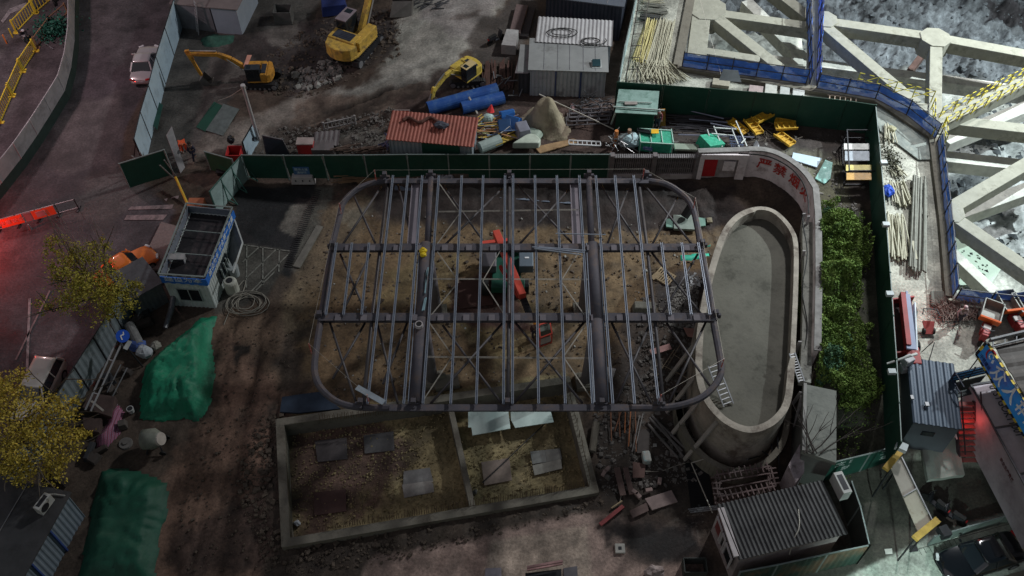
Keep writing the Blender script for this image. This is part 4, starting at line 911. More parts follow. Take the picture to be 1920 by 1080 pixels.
def person(label, loc, rz, top, legs, head=(.25, .17, .13), helmet=None, pose='stand', sc=1.0, cat='person'):
    t = T('person', label, cat, loc, rz)
    J = dict(pel=(0, 0, .95), ch=(0, .02, 1.32), nk=(0, .02, 1.5), hd=(0, .04, 1.64), ls=(-.19, .02, 1.42), rs=(.19, .02, 1.42), le=(-.27, .0, 1.14), re=(.27, .02, 1.14), lh=(-.27, .16, .92), rh=(.26, .2, .96), lf=(-.30, .24, .86), rf=(.28, .28, .90),
             lk=(-.11, .06, .50), rk=(.12, -.02, .50), la=(-.12, -.04, .08), ra=(.13, .05, .08), lt=(-.13, .12, .04), rt=(.15, .2, .04), lhip=(-.10, 0, .90), rhip=(.10, 0, .90))
    if pose == 'bend':
        for k in ('ch', 'nk', 'hd', 'ls', 'rs'): x, y, z = J[k]; J[k] = (x, .05 + (z - .95) * .95, .95 + (z - .95) * .45)
        J.update(le=(-.26, .42, .85), re=(.26, .45, .85), lh=(-.22, .55, .62), rh=(.2, .58, .62), lf=(-.2, .62, .56), rf=(.18, .66, .56))
    if pose == 'walk': J.update(lk=(-.11, .22, .52), la=(-.12, .3, .12), lt=(-.12, .46, .10), rk=(.11, -.1, .5), ra=(.12, -.34, .14), rt=(.12, -.22, .05))
    E_ = [('pel', 'ch'), ('ch', 'nk'), ('nk', 'hd'), ('ch', 'ls'), ('ch', 'rs'), ('ls', 'le'), ('le', 'lh'), ('lh', 'lf'), ('rs', 're'), ('re', 'rh'), ('rh', 'rf'), ('pel', 'lhip'), ('pel', 'rhip'), ('lhip', 'lk'), ('lk', 'la'), ('la', 'lt'), ('rhip', 'rk'), ('rk', 'ra'), ('ra', 'rt')]
    Rr = dict(pel=.15, ch=.17, nk=.07, hd=.11, ls=.09, rs=.09, le=.055, re=.055, lh=.04, rh=.04, lf=.035, rf=.035, lhip=.12, rhip=.12, lk=.075, rk=.075, la=.055, ra=.055, lt=.05, rt=.05)
    def skin(nm, keys, m, grow=1.0, par=t):
        ks = [k for k in J if k in keys]; me = bpy.data.meshes.new(nm); me.from_pydata([tuple(Vector(J[k]) * sc) for k in ks], [(ks.index(a), ks.index(c)) for a, c in E_ if a in ks and c in ks], [])
        o = bpy.data.objects.new(nm, me); COL.objects.link(o); o.parent = par; md = o.modifiers.new('skin', 'SKIN'); me.materials.append(m)
        for i, k in enumerate(ks): sv = me.skin_vertices[0].data[i]; sv.radius = (Rr[k] * grow * sc,) * 2; sv.use_root = (i == 0)
        s = o.modifiers.new('sub', 'SUBSURF'); s.levels = s.render_levels = 1; return o
    skin('body', set(J), mat('skin_tone' + str(head[0]), head, .6), .93)
    skin('jacket', {'pel', 'ch', 'ls', 'rs', 'le', 're', 'lh', 'rh'}, mat('cloth' + str(top), top, .85, 0, .2, 6), 1.16)
    skin('trousers', {'pel', 'lhip', 'rhip', 'lk', 'rk', 'la', 'ra'}, mat('cloth' + str(legs), legs, .85, 0, .2, 6), 1.2)
    hd = Vector(J['hd']) * sc; b = B(); b.ball(hd + Vector((0, -.01, .06)), .13, 10, 6, (1, 1.1, .85)); b.build('helmet' if helmet else 'hair', mat('hat' + str(helmet), helmet or (.02, .015, .012), .4 if helmet else .8), t, local=True, smooth=True)
    return t
def leaf_mesh(name, C_, size, m, parent=None, loc=(0, 0, 0), flat=.0, seed=1, var=.4):
    rs = np.random.RandomState(seed); n = len(C_); C_ = np.asarray(C_, float)
    u = rs.normal(size=(n, 3)); u /= np.linalg.norm(u, axis=1)[:, None]; w = rs.normal(size=(n, 3)); w[:, 2] += flat
    v = np.cross(w, u); v /= np.linalg.norm(v, axis=1)[:, None]; s = (size * (1 + var * rs.uniform(-1, 1, n)))[:, None]
    P0 = np.stack([C_ - u * s, C_ - v * s * .6, C_ + u * s, C_ + v * s * .6], 1).reshape(-1, 3) - np.array(loc)
    me = bpy.data.meshes.new(name); me.vertices.add(4 * n); me.vertices.foreach_set('co', P0.astype(np.float32).ravel())
    me.loops.add(4 * n); me.loops.foreach_set('vertex_index', np.arange(4 * n, dtype=np.int32)); me.polygons.add(n); me.polygons.foreach_set('loop_start', np.arange(0, 4 * n, 4, dtype=np.int32)); me.polygons.foreach_set('loop_total', np.full(n, 4, dtype=np.int32)); me.update(); me.validate(); me.materials.append(m)
    o = bpy.data.objects.new(name, me); COL.objects.link(o)
    if parent is not None: o.parent = parent
    else: o.location = loc
    return o
def leafmat(name, c1, c2, c3):
    m = bpy.data.materials.new(name); m.use_nodes = True; t = m.node_tree; N = t.nodes; L = t.links; b = N['Principled BSDF']; b.inputs['Roughness'].default_value = .75; b.inputs['Specular IOR Level'].default_value = .15
    tc = N.new('ShaderNodeTexCoord'); nz = N.new('ShaderNodeTexNoise'); nz.inputs['Scale'].default_value = 1.1; nz.inputs['Detail'].default_value = 6; nz.inputs['Roughness'].default_value = .8; L.new(tc.outputs['Object'], nz.inputs[0])
    cr = N.new('ShaderNodeValToRGB'); cr.color_ramp.elements[0].position = .32; cr.color_ramp.elements[0].color = (*c1, 1); cr.color_ramp.elements[1].position = .68; cr.color_ramp.elements[1].color = (*c3, 1); e = cr.color_ramp.elements.new(.5); e.color = (*c2, 1)
    L.new(nz.outputs[0], cr.inputs[0]); L.new(cr.outputs[0], b.inputs['Base Color']); return m
BARK = mat('bark', (.09, .075, .06), .9, 0, .3, 4, .4)
def limb(b, a, d, L, r, depth, rs, ends, spread=.55):
    pts = [Vector(a)]; rr = [r]; d = Vector(d).normalized(); n = 4
    for i in range(n):
        d = (d + Vector((rs.uniform(-1, 1), rs.uniform(-1, 1), rs.uniform(-.4, .6))) * .16).normalized(); pts.append(pts[-1] + d * L / n); rr.append(r * (1 - .55 * (i + 1) / n))
    b.tube(pts, rr, 6 if r > .03 else 4)
    if depth == 0: ends += pts[1:]; return
    for k in range(rs.choice((2, 3, 3)) if depth > 1 else 3):
        a2 = pts[rs.choice((2, 3, 4))]; dd = (d + Vector((rs.uniform(-1, 1), rs.uniform(-1, 1), rs.uniform(-.5, .6))) * spread * 1.6).normalized(); limb(b, a2, dd, L * rs.uniform(.55, .8), r * .5, depth - 1, rs, ends, spread)
    ends += pts[2:]
def make_tree(label, loc, lobes, n, size, m, seed, trunk_h=3.2, bare=None):
    t = T('street_tree', label, 'tree', loc); rs = random.Random(seed); b = B(); ends = []; base = Vector(loc)
    b.tube([base, U(base, trunk_h * .5) + Vector((.06, .03, 0)), U(base, trunk_h)], [.17, .14, .12], 8)
    for c, r in lobes:
        d = Vector(c) - U(base, trunk_h * .9); limb(b, U(base, trunk_h * rs.uniform(.8, 1)), d, d.length * .9, .075, 1, rs, ends)
    b.build('trunk', BARK, t)
    if bare:
        b = B(); e = []
        for a, c in bare: limb(b, a, Vector(c) - Vector(a), (Vector(c) - Vector(a)).length, .022, 1, rs, e, .3)
        b.build('bare_twigs', mat('pink_bark', (.20, .15, .135), .8), t)
    rn = np.random.RandomState(seed); cs = []
    tot = sum(r ** 2 for c, r in lobes)
    for c, r in lobes:
        k = int(n * r * r / tot); nb = max(6, int(18 * r)); q = rn.normal(size=(nb, 3)); q /= np.linalg.norm(q, axis=1)[:, None]; q *= (r * rn.uniform(.35, 1.0, nb) ** .6)[:, None]; q[:, 2] *= .65
        bi = rn.randint(0, nb, k); cs.append(np.array(c) + q[bi] + rn.normal(size=(k, 3)) * r * .17)
    C_ = np.concatenate(cs); leaf_mesh('crown', C_, size, m, t, loc, seed=seed, flat=.6); return t
def container(name, label, cat, p0, p1, depth, h, z0, wallm, roofm, group=None, ribs=True, roof_corr=.25, roof_slope=0, over=.12, frame=None, rsides=True):
    """box building: p0->p1 is the front bottom edge, depth runs to the left of it (away)"""
    p0 = Vector(p0); p1 = Vector(p1); p0.z = p1.z = z0; ux = (p1 - p0).normalized(); uy = Vector((-ux.y, ux.x, 0)); L = (p1 - p0).length
    t = T(name, label, cat, tuple(p0), 0, group)
    cs = [p0, p1, p1 + uy * depth, p0 + uy * depth]
    b = B()
    if ribs:
        for a, c in zip(cs, cs[1:] + cs[:1]):
            d = (c - a).normalized(); b.corr(a, d, (0, 0, 1), (c - a).length, h, .3, -.035, .05)
    else: b.prism([(p.x, p.y) for p in cs], z0, z0 + h)
    b.build('wall', wallm, t)
    o = p0 - ux * over - uy * over + Vector((0, 0, h + .03)); b = B(); s = Vector((0, 0, roof_slope)); uyr = (uy * depth + s).normalized()
    if roof_corr: b.corr(o, ux, uyr, L + 2 * over, depth + 2 * over, roof_corr, .05, .06)
    else: b.sheet(o, o + ux * (L + 2 * over), o + ux * (L + 2 * over) + uyr * (depth + 2 * over), o + uyr * (depth + 2 * over), .08)
    b.build('roof', roofm, t)
    if frame:
        for c in cs: b = B(); b.bar(c, U(c, h), .12); b.build('corner_post', frame, t)
    return t, p0, ux, uy, L
def bundle(name, label, cat, a, c, n, w, r, m, seed, group=None, jit=.25, h=.25, layers=3):
    rs = random.Random(seed); b = B(); a = Vector(a); c = Vector(c); d = (c - a).normalized(); s = Vector((-d.y, d.x, 0)); 
    for k in range(n):
        o = s * rs.uniform(-w / 2, w / 2) + Vector((0, 0, rs.uniform(r, h))); o2 = o + s * rs.uniform(-jit, jit); b.tube([a + o + d * rs.uniform(-.25, .25), c + o2 + d * rs.uniform(-.3, .3)], r * rs.uniform(.8, 1.2), 5)
    return tag(b.build(name, m), label, cat, group)
def slab(name, label, cat, pts, th, m, dz=.03, z=None, group=None, rim=0):
    g = [G(x, y) if z is None else P(x, y, z) for x, y in pts]; zb = sum(p.z for p in g) / len(g) + dz; b = B(); b.prism([(p.x, p.y) for p in g], zb, zb + th)
    return tag(b.build(name, m, bevel=min(.02, th * .3)), label, cat, group)
def hose(name, label, cat, pts, r, m, dz=.06, z=None, group=None, loops=None):
    q = [G(x, y, dz) if z is None else P(x, y, z) for x, y in pts]; q = chaik(q, 2); b = B(); b.tube(q, r, 5); return tag(b.build(name, m), label, cat, group)
def coil(name, label, c, r, turns, m, seed, rr=.025, squash=.8, cat='hose'):
    rs = random.Random(seed); b = B(); q = []; c = Vector(c)
    for k in range(int(turns * 14)):
        a = k / 14 * 2 * math.pi; ra = r * (1 + .3 * math.sin(a * .37 + seed) + rs.uniform(-.06, .06)); q.append(c + Vector((math.cos(a) * ra + .3 * r * math.sin(a * .11), math.sin(a) * ra * squash, .05 + .02 * k / 14)))
    b.tube(q, rr, 5); return tag(b.build(name, m), label, cat)
def drape(name, label, cat, outline, hfun, m, res=.25, z=None, kind=None, seed=0):
    pg = [tuple((G(x, y) if z is None else P(x, y, z))[:2]) for x, y in outline]; xs = [p[0] for p in pg]; ys = [p[1] for p in pg]
    X, Y = np.meshgrid(np.arange(min(xs) - res, max(xs) + res, res), np.arange(min(ys) - res, max(ys) + res, res)); ins = inpoly(X, Y, pg); d = dpoly(X, Y, pg, True)
    base = gh_np(X, Y); Zz = base + np.where(ins, hfun(X, Y, d) * sm(d, 0, 1.1) + .05, -.2); n1, n2 = X.shape; b = B(); idx = {}
    near = ins | (d < res * 1.5)
    for i in range(n1):
        for j in range(n2):
            if near[i, j]: idx[i, j] = len(b.v); b.v.append(Vector((X[i, j], Y[i, j], Zz[i, j])))
    for i in range(n1 - 1):
        for j in range(n2 - 1):
            k = [(i, j), (i, j + 1), (i + 1, j + 1), (i + 1, j)]
            if all(q in idx for q in k): b.f.append(tuple(idx[q] for q in k))
    return tag(b.build(name, m, smooth=True), label, cat, kind=kind)
# ================================================================== LEFT: street, fences, cars
def W3(x, y, dz=0): return G(x, y, dz)
SILV = (.42, .40, .40)
# white-blue site fence with long front wall
WB = mat('pale_blue_board', (.40, .52, .60), .65, 0, .12, .6, 0, (.28, .36, .42), .35, .8)
bp_ = [G(x, y) for x, y in ((372, -70), (358, -10), (342, 50), (326, 104), (310, 158), (297, 212), (283, 262), (272, 312))]
fence('blue_white_fence', 'pale blue board fence with raking dark braces between the street and the yard', bp_, 2.7, WB, DARKM, rail=.05, bside=-1, braces=.9)
fence('gate_fence', 'dark green sheet gate panel standing at the yard entrance by loose poles', [G(243, 352), G(325, 326)], 2.4, mat('deep_green', (.012, .06, .04), .6, 0, .15, 1), GREENR, cat='gate')
b = B(); A = G(338, 325); b.sheet(A, A + Vector((.25, .5, .1)), A + Vector((-.4, 2.2, 2.6)), A + Vector((-.75, 1.6, 2.3)), .06); tag(b.build('leaning_board', mat('grey_board', (.28, .27, .27), .8)), 'narrow pale board propped upright beside the green gate panel', 'board')
rs = random.Random(5)
for k, (x0, y0, x1, y1, l) in enumerate(((238, 300, 262, 330, 2.6), (246, 292, 300, 330, 2.5), (262, 285, 285, 325, 2.7), (250, 300, 284, 312, 2.9), (300, 310, 326, 334, 2.0), (308, 300, 330, 330, 2.2))):
    b = B(); a = G(x1, y1); b.tube([a, P(x0, y0, 1.2 + .3 * k)], .05, 6)
    tag(b.build('steel_pole', mat('grey_pole', (.22, .21, .20), .6, .3)), 'grey pole leaning behind the green gate panel, the %s of six' % ('leftmost', 'second', 'longest low', 'flattest', 'right thin', 'rightmost')[k], 'pole', 'poles leaning behind the green gate panel')
b = B(); b.tube([G(354, 388, .1), P(329, 332, 1.0)], .09, 8); tag(b.build('yellow_pole', mat('yellow_paint', (.60, .38, .03), .6, 0, .2, 2)), 'yellow barrier pole from the green gate to the blue bannered cabin', 'barrier')
# street side fence curving from the top
GS = mat('street_fence_sheet', (.30, .285, .29), .6, .2, .2, .9, 0, (.18, .17, .175), .4, .7)
sf = [G(x, y) for x, y in ((150, -70), (147, -10), (146, 40), (146, 92), (140, 142), (128, 186), (104, 226), (78, 268), (48, 312), (12, 358), (-30, 410))]
fence('street_fence', 'long curving grey sheet fence with dark green base beside the street at the far left', sf, 2.3, GS, mat('fence_post_grey', (.33, .32, .33), .6, .2), rail=.06, low_band=mat('dark_green_band', (.02, .035, .03), .7))  # lower part of every panel gets a darker green band
# yellow pedestrian railings
YR = mat('yellow_railing', (.66, .50, .05), .55, 0, .15, 2)
def ped_rail(label, a, c, n, h, cat='railing', g='yellow pedestrian railings at the far left', hh=None, m=None):
    m = m or YR; A, C_ = G(*a), G(*c); t = T('pedestrian_railing', label, cat, tuple(A), 0, g)
    b = B()
    for z in (.12, h): b.bar(U(A, z), U(C_, z), .07)
    b.build('rail', m, t); b = B()
    for k in range(1, n): p = lerp(A, C_, k / n); b.bar(U(p, .12), U(p, h), .045)
    b.build('bars', m, t)
    for p in (A, C_): b = B(); b.bar(p, U(p, h + .12), .13); b.box(U(p, .03), (.5, .3, .06)); b.build('post', m, t)
ped_rail('yellow railing at the top left corner, nearest the top edge', (68, 24), (110, -12), 8, 1.2)
ped_rail('yellow railing at the top left, second from the top edge', (31, 62), (66, 25), 9, 1.2)
ped_rail('yellow railing beside the green net heap, uppermost of the lower row', (44, 132), (68, 96), 11, 1.1)
ped_rail('yellow railing in the middle of the lower row', (24, 178), (43, 135), 10, 1.1)
ped_rail('yellow railing at the lowest end of the lower row', (2, 230), (23, 181), 10, 1.1)
ped_rail('thin rusty railing between green net heap and street fence', (70, 90), (98, 52), 2, 1.0, m=mat('rusty_rail', (.25, .14, .08), .7))
ped_rail('thin rusty railing reaching the street fence near the top', (98, 52), (128, 26), 2, 1.0, m=mat('rusty_rail', (.25, .14, .08), .7))
b = B(); p = G(24, 70); b.tube([p, U(p, .9)], .06, 6); tag(b.build('marker_post', YR), 'short yellow marker post beside the top yellow railing', 'post')
b = B(); p = G(13, 82); b.tube([p, U(p, .9)], .06, 6); tag(b.build('marker_post', mat('orange_post', (.7, .22, .05), .6)), 'short orange marker post left of the yellow marker post', 'post')
# motorbikes
def bike(label, loc, rz, col, rider=None, g=None):
    t = T('motor_scooter', label, 'scooter', loc, rz, g); pm = mat('scooter' + str(col), col, .35, .1, .1, 2)
    for y in (-.62, .62):
        b = B(); b.tube([(-.06, y, .27), (.06, y, .27)], .27, 12); b.build('wheel', RUB, t, local=True)
    b = B(); b.box((0, -.35, .62), (.34, .75, .26), taper=.8); b.box((0, .05, .32), (.32, .5, .12)); b.box((0, .42, .68), (.34, .16, .62), rx=R(-15)); b.build('body', pm, t, local=True, bevel=.05)
    b = B(); b.box((0, -.32, .80), (.28, .72, .10)); b.build('seat', RUB, t, local=True, bevel=.03)
    b = B(); b.tube([(-.33, .42, 1.02), (0, .50, 1.0), (.33, .42, 1.02)], .025, 6); b.tube([(0, .5, 1.0), (0, .62, .3)], .04, 6); b.build('handlebar', DARKM, t, local=True)
    b = B(); b.box((0, .54, .88), (.14, .06, .10)); b.build('headlight', mat('lamp_glass', (.6, .62, .62), .15), t, local=True)
    b = B(); b.box((0, -.78, .64), (.18, .05, .08)); b.build('tail_light', mat('red_lens_lit', (.5, .02, .02), .3, emit=((1, .05, .04), 1.2)) if rider else mat('red_lens', (.35, .02, .02), .2), t, local=True); return t
bike('scooter with glowing red tail light riding between the yellow railings', tuple(G(48, 78)), R(-140), (.15, .15, .16), rider=1)
person('person in dark clothes and pale helmet riding the scooter between yellow railings', tuple(G(49, 77, .15)), R(-140), (.05, .05, .06), (.03, .03, .035), helmet=(.45, .45, .47), pose='bend')
bike('scooter with bright lamp at the very top left of the street fence', tuple(G(100, 4)), R(-150), (.4, .38, .38))
person('person in a red top riding the scooter at the top edge', tuple(G(101, 3, .15)), R(-150), (.4, .03, .03), (.04, .04, .05), helmet=(.5, .5, .5), pose='bend')
# heap of green net
rn = np.random.RandomState(2); c = np.array(G(104, 62)); q = rn.normal(size=(900, 3)) * (.75, .75, .35) + (0, 0, .5); q[:, 2] = np.abs(q[:, 2])
o = leaf_mesh('net_heap', c + q, .13, mat('green_net', (.02, .11, .075), .6, 0, .4, 5), None, tuple(c), seed=3); tag(o, 'bundled heap of dark green netting beside the street fence', 'net heap')
b = B(); b.bar(G(84, 82, .1), G(100, 94, .1), .08); tag(b.build('broken_stick', GREYM), 'thin stick lying on the pavement below the green net heap', 'stick')
# orange plastic water barriers with red boards
def board_barrier():
    t = T('road_barrier', 'long low road barrier carrying orange red boards on the street', 'barrier', tuple(G(20, 418)))
    A, C_ = G(0, 432), G(148, 392); b = B()
    for z in (.15, 1.0): b.bar(U(lerp(A, C_, -.3), z), U(C_, z), .05)
    b.build('frame_rail', mat('pale_tube', (.33, .31, .31), .5, .3), t)
    for k, (a, c, m) in enumerate(((.05, .33, 'o'), (.35, .44, 'w'), (.45, .73, 'o'))):
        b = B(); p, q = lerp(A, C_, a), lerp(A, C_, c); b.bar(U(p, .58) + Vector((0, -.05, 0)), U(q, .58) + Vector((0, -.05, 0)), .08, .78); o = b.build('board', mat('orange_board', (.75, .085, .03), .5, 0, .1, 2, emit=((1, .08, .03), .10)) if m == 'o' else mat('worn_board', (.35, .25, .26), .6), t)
    d = (C_ - A).normalized()
    text('board_lettering', '注意安全', .42, mat('pale_lettering', (.7, .35, .3), .6), t, U(lerp(A, C_, .19), .6) + Vector((0.02, -.12, 0)), d, (0, 0, 1))
    b = B(); p, q = lerp(A, C_, .5), lerp(A, C_, .62); b.bar(U(p, .62) + Vector((.02, -.12, 0)), U(q, .62) + Vector((.02, -.12, 0)), .03, .5); b.build('notice', mat('pink_notice', (.6, .32, .32), .6), t)
    for k in range(5):
        p = lerp(A, C_, k / 4); b = B(); b.bar(p, U(p, 1.05), .06); b.box(U(p, .04), (.12, .7, .08)); b.build('foot', DARKM, t)
board_barrier()
b = B(); p = G(58, 430); b.tube([p, U(p, .5)], [.1, .04], 8); tag(b.build('small_post', GREYM), 'tiny pale post on the road below the orange boards', 'post')
# cars on the left
make_car('silver saloon car half hidden behind the pale blue board fence', SILV, tuple(G(276, 130)), R(4), 4.5, 1.8, 1.45, name='silver_car')
make_car('beige white car parked under the lower yellow leaved tree', (.55, .51, .46), tuple(G(80, 742)), R(173), 4.6, 1.85, 1.6, suv=True, name='beige_car')
make_car('bright orange car under the upper yellow leaved tree', (.80, .19, .02), tuple(G(242, 512)), R(-46), 4.3, 1.8, 1.5, name='orange_car')
# low timber slab beside the cabin
slab('brick_ramp', 'long pinkish brick slab between street and blue bannered cabin', 'ramp', [(304, 420), (334, 428), (300, 510), (262, 505)], .22, mat('pinkish_paving', (.21, .16, .15), .9, 0, .2, 5, .3))
# tree crowns
LY = leafmat('yellow_green_leaves', (.10, .11, .015), (.30, .27, .045), (.46, .38, .08)); LY2 = leafmat('autumn_leaves', (.16, .13, .02), (.46, .36, .06), (.66, .52, .12))
tb = G(232, 612)
lob = [(P(170, 500, 5.0), 1.5), (P(130, 535, 5.2), 1.6), (P(208, 530, 4.6), 1.0), (P(175, 555, 4.8), 1.7), (P(225, 565, 4.2), 1.2), (P(105, 460, 5.2), .8), (P(150, 470, 5.4), .9), (P(85, 572, 4.6), .6), (P(250, 545, 4.4), .7), (P(115, 500, 5.6), 1.0), (P(192, 462, 5), .6), (P(205, 590, 3.9), .5)]
make_tree('yellow green leaved tree with bare pink twigs over the orange car', tuple(tb), [(tuple(c), r) for c, r in lob], 8000, .072, LY, 11, 3.4,
          bare=[(P(175, 520, 5.0), P(150, 425, 7.5)), (P(175, 520, 5.0), P(130, 430, 7.3)), (P(180, 520, 5.0), P(168, 425, 7.6)), (P(190, 520, 5), P(185, 428, 7.3)), (P(195, 520, 5), P(206, 445, 7.0)), (P(165, 510, 5), P(105, 425, 7.2)), (P(200, 530, 5), P(175, 470, 7))])
tb = G(60, 850)
lob = [(P(30, 790, 5.0), 1.8), (P(85, 790, 5.0), 1.6), (P(50, 840, 4.8), 1.8), (P(110, 845, 4.6), 1.3), (P(20, 720, 5.0), 1.1), (P(140, 760, 4.8), .6), (P(5, 760, 5.4), 1.3), (P(150, 815, 4.5), .6), (P(95, 880, 4.4), .9), (P(40, 880, 4.4), .8), (P(148, 720, 4.6), .25), (P(5, 860, 4.6), 1.0)]
make_tree('golden leaved tree over the beige car at the left edge', tuple(tb), [(tuple(c), r) for c, r in lob], 8800, .078, LY2, 23, 3.2)
# slanted grey fence by the lower street
LF = [G(x, y) for x, y in ((262, 570), (232, 622), (200, 676), (166, 730), (132, 786), (98, 840), (40, 905), (0, 960), (-40, 1010))]
fence('street_fence', 'grey blue ribbed fence with thin raking tubes between the trees and the lower street', LF, 2.5, mat('bluegrey_sheet', (.20, .235, .25), .6, .15, .2, .8, 0, (.10, .11, .115), .42, .6), DARKM, ridges=.42, rail=.05, braces=1.0, bside=-1)
ladder('long thin tube ladder lying along the lower end of the grey ribbed fence', P(165, 770, 1.5), P(222, 645, 2.2), .35, 2)
# round blue arrow sign
t = T('road_sign', 'round blue traffic sign with white turning arrow on a pole', 'traffic sign', tuple(G(236, 660)))
a = Vector(G(236, 660)); tp_ = P(230, 630, 2.6); b = B(); b.tube([a, U(a, 3.0)], .05, 6); b.build('pole', GREYM, t)
n_ = (Vector((0, 0, 51)) - tp_).normalized(); n_ = Vector((n_.x, n_.y, .75)).normalized(); sx = Vector((1, 0, 0)); sx = (sx - n_ * sx.dot(n_)).normalized(); sy = n_.cross(sx)
b = B(); b.tube([tp_, tp_ + n_ * .04], .40, 20); b.build('sign_disc', mat('sign_blue', (.02, .09, .50), .4, 0, .05), t)
b = B()
for p, q in (((-.02, -.24), (-.12, .02)), ((-.12, .02), (.05, .08)), ((.05, .08), (.03, .26))): b.bar(tp_ + n_ * .06 + sx * p[0] + sy * p[1], tp_ + n_ * .06 + sx * q[0] + sy * q[1], .07, .02)
b.build('arrow', mat('sign_white', (.75, .75, .75), .5), t)
b = B(); c = tp_ + sx * .25 - sy * .55 - n_ * .1; b.sheet(c - sx * .22 - sy * .2, c + sx * .02 - sy * .32, c + sx * .3 + sy * .2, c + sx * .06 + sy * .3, .03); b.build('plate', mat('sign_plate_white', (.42, .44, .43), .6), t)
# ================================================================== blue bannered cabin (site gate office)
cz = .0; c0, c1, c2, c3 = G(334, 575), G(412, 578), G(448, 462), G(372, 440)
BH = 3.0
base = [P(333, 573, 0), P(411, 578, 0)]
ux = (base[1] - base[0]).normalized(); toptl, toptr, topbr, topbl = P(352, 388, BH), P(438, 396, BH), P(386, 526, BH), P(300, 520, BH)
cab = T('guard_cabin', 'white ribbed guard cabin with blue banners round its sunken roof', 'cabin', tuple(P(350, 520, 0)))
RW = [P(314, 538, BH - .6), P(390, 540, BH - .6), P(444, 405, BH - .6), P(358, 395, BH - .6)]
pl = [topbl, topbr, toptr, toptl]
wallW = mat('white_ribbed_panel', (.50, .55, .53), .6, 0, .12, 1, 0, (.33, .36, .34), .35, .8)
inn_ = inset(pl, .12); b = B()
for i in range(4):
    a, c = inn_[i], inn_[(i + 1) % 4]; a0, c0_ = Vector((a.x, a.y, 0)), Vector((c.x, c.y, 0)); d = (c0_ - a0).normalized(); b.corr(a0, d, (0, 0, 1), (c0_ - a0).length, BH - .45, .28, .035, .04)
b.build('wall', wallW, cab)
b = B(); b.add([(p.x, p.y, BH - .5) for p in inn_], [(0, 1, 2, 3)]); b.build('roof', mat('wet_black_roof', (.022, .020, .022), .5, 0, .3, 1, .2, (.05, .045, .045), .4, 1), cab)
BAN = mat('banner_blue', (.025, .14, .50), .5, 0, .15, 1.5, 0, (.04, .2, .6), .35, 1); BANG = mat('parapet_inside', (.16, .18, .21), .6, 0, .2, 2)
for i in range(4):
    a, c = pl[i], pl[(i + 1) % 4]; lo = -.55
    b = B(); b.bar(Vector((a.x, a.y, BH + lo / 2 + .06)), Vector((c.x, c.y, BH + lo / 2 + .06)), .06, .62); b.build('banner' if i < 2 else 'parapet', BAN if i < 2 else BANG, cab)
    b = B(); b.bar(Vector((a.x, a.y, BH + .40 - .02)), Vector((c.x, c.y, BH + .40 - .02)), .10, .05); b.build('parapet_rim', GREENR, cab)
    if i < 2:
        d = (c - a).normalized(); nn = Vector((d.y, -d.x, 0)); L = (c - a).length; b1 = B()
        for k in range(int(L / .3)):
            for z in (BH + .34, BH - .50): 
                if k % 2: b1.bar(a + d * (k * .3) + nn * .045 + Vector((0, 0, z - BH)), a + d * (k * .3 + .3) + nn * .045 + Vector((0, 0, z - BH)), .02, .09)
        b1.build('hazard_edge', mat('pale_stripe', (.38, .42, .42), .6), cab)
        s = ('建设为本' if i == 0 else '建设为本 安全第一 质量'); 
        text('banner_lettering', s, .46 if i == 0 else .48, mat('banner_white', (.50, .58, .64), .6), cab, a + d * L * .5 + nn * .05 + Vector((0, 0, -.10)), d, (0, 0, 1), sx=1.35 if i == 0 else 1.0)
for k, tt in enumerate((.35, .68)):
    a = lerp(inn_[0], inn_[3], tt); c = lerp(inn_[1], inn_[2], tt); b = B(); b.bar(Vector((a.x, a.y, BH - .1)), Vector((c.x, c.y, BH - .1)), .06, .06); b.build('roof_brace', GREENR, cab)
# grid of tubes on the left parapet
b = B(); a, c = pl[3], pl[0]
for k in range(14):
    p = lerp(a, c, k / 13); q = lerp(a, c, min(1, (k + 1) / 13)); b.bar(Vector((p.x, p.y, BH + .35)), Vector((q.x + .0, q.y, BH - .4)), .04)
b.build('lattice_stay', GREENR, cab)
b = B(); p = lerp(inn_[0], inn_[2], .30); p = Vector((p.x - .5, p.y, BH - .45)); b.box(p + Vector((0, 0, .45)), (1.1, .5, .05)); b.box(p + Vector((-.5, 0, .22)), (.05, .45, .45)); b.box(p + Vector((.5, 0, .22)), (.05, .45, .45))
tag(b.build('bench', mat('white_bench', (.30, .30, .30), .6)), 'small white bench standing on the sunken cabin roof', 'bench')
# windows: front and right
f0, f1 = inn_[0], inn_[1]; d = (f1 - f0); d.z = 0; L = d.length; d.normalize(); nn = Vector((d.y, -d.x, 0))
p = Vector((f0.x, f0.y, 1.35)) + d * L * .5 + nn * .05; b = B(); b.bar(p - d * .75, p + d * .75, .06, 1.15); wn = b.build('window', GLASS, cab)
b = B()
for s in (-.75, 0, .75): b.bar(p + d * s + Vector((0, 0, -.6)), p + d * s + Vector((0, 0, .6)), .07)
for s in (-.6, .6): b.bar(p - d * .78 + Vector((0, 0, s)), p + d * .78 + Vector((0, 0, s)), .07)
b.build('window_frame', mat('frame_green_grey', (.28, .32, .31), .6), wn)
f0, f1 = inn_[1], inn_[2]; d = (f1 - f0); d.z = 0; L = d.length; d.normalize(); nn = Vector((d.y, -d.x, 0)); p = Vector((f0.x, f0.y, 1.25)) + d * L * .40 + nn * .06; b = B(); b.bar(p - d * .9, p + d * .9, .06, 1.2); b.build('window', GLASS, cab)
b = B()
for s in (-.45, .1, .5): b.bar(p + d * s + nn * .12 + Vector((0, 0, -.5)), p + d * s + nn * .12 + Vector((0, 0, .5)), .09)
b.build('open_shutter', mat('frame_green_grey', (.28, .32, .31), .6), cab)
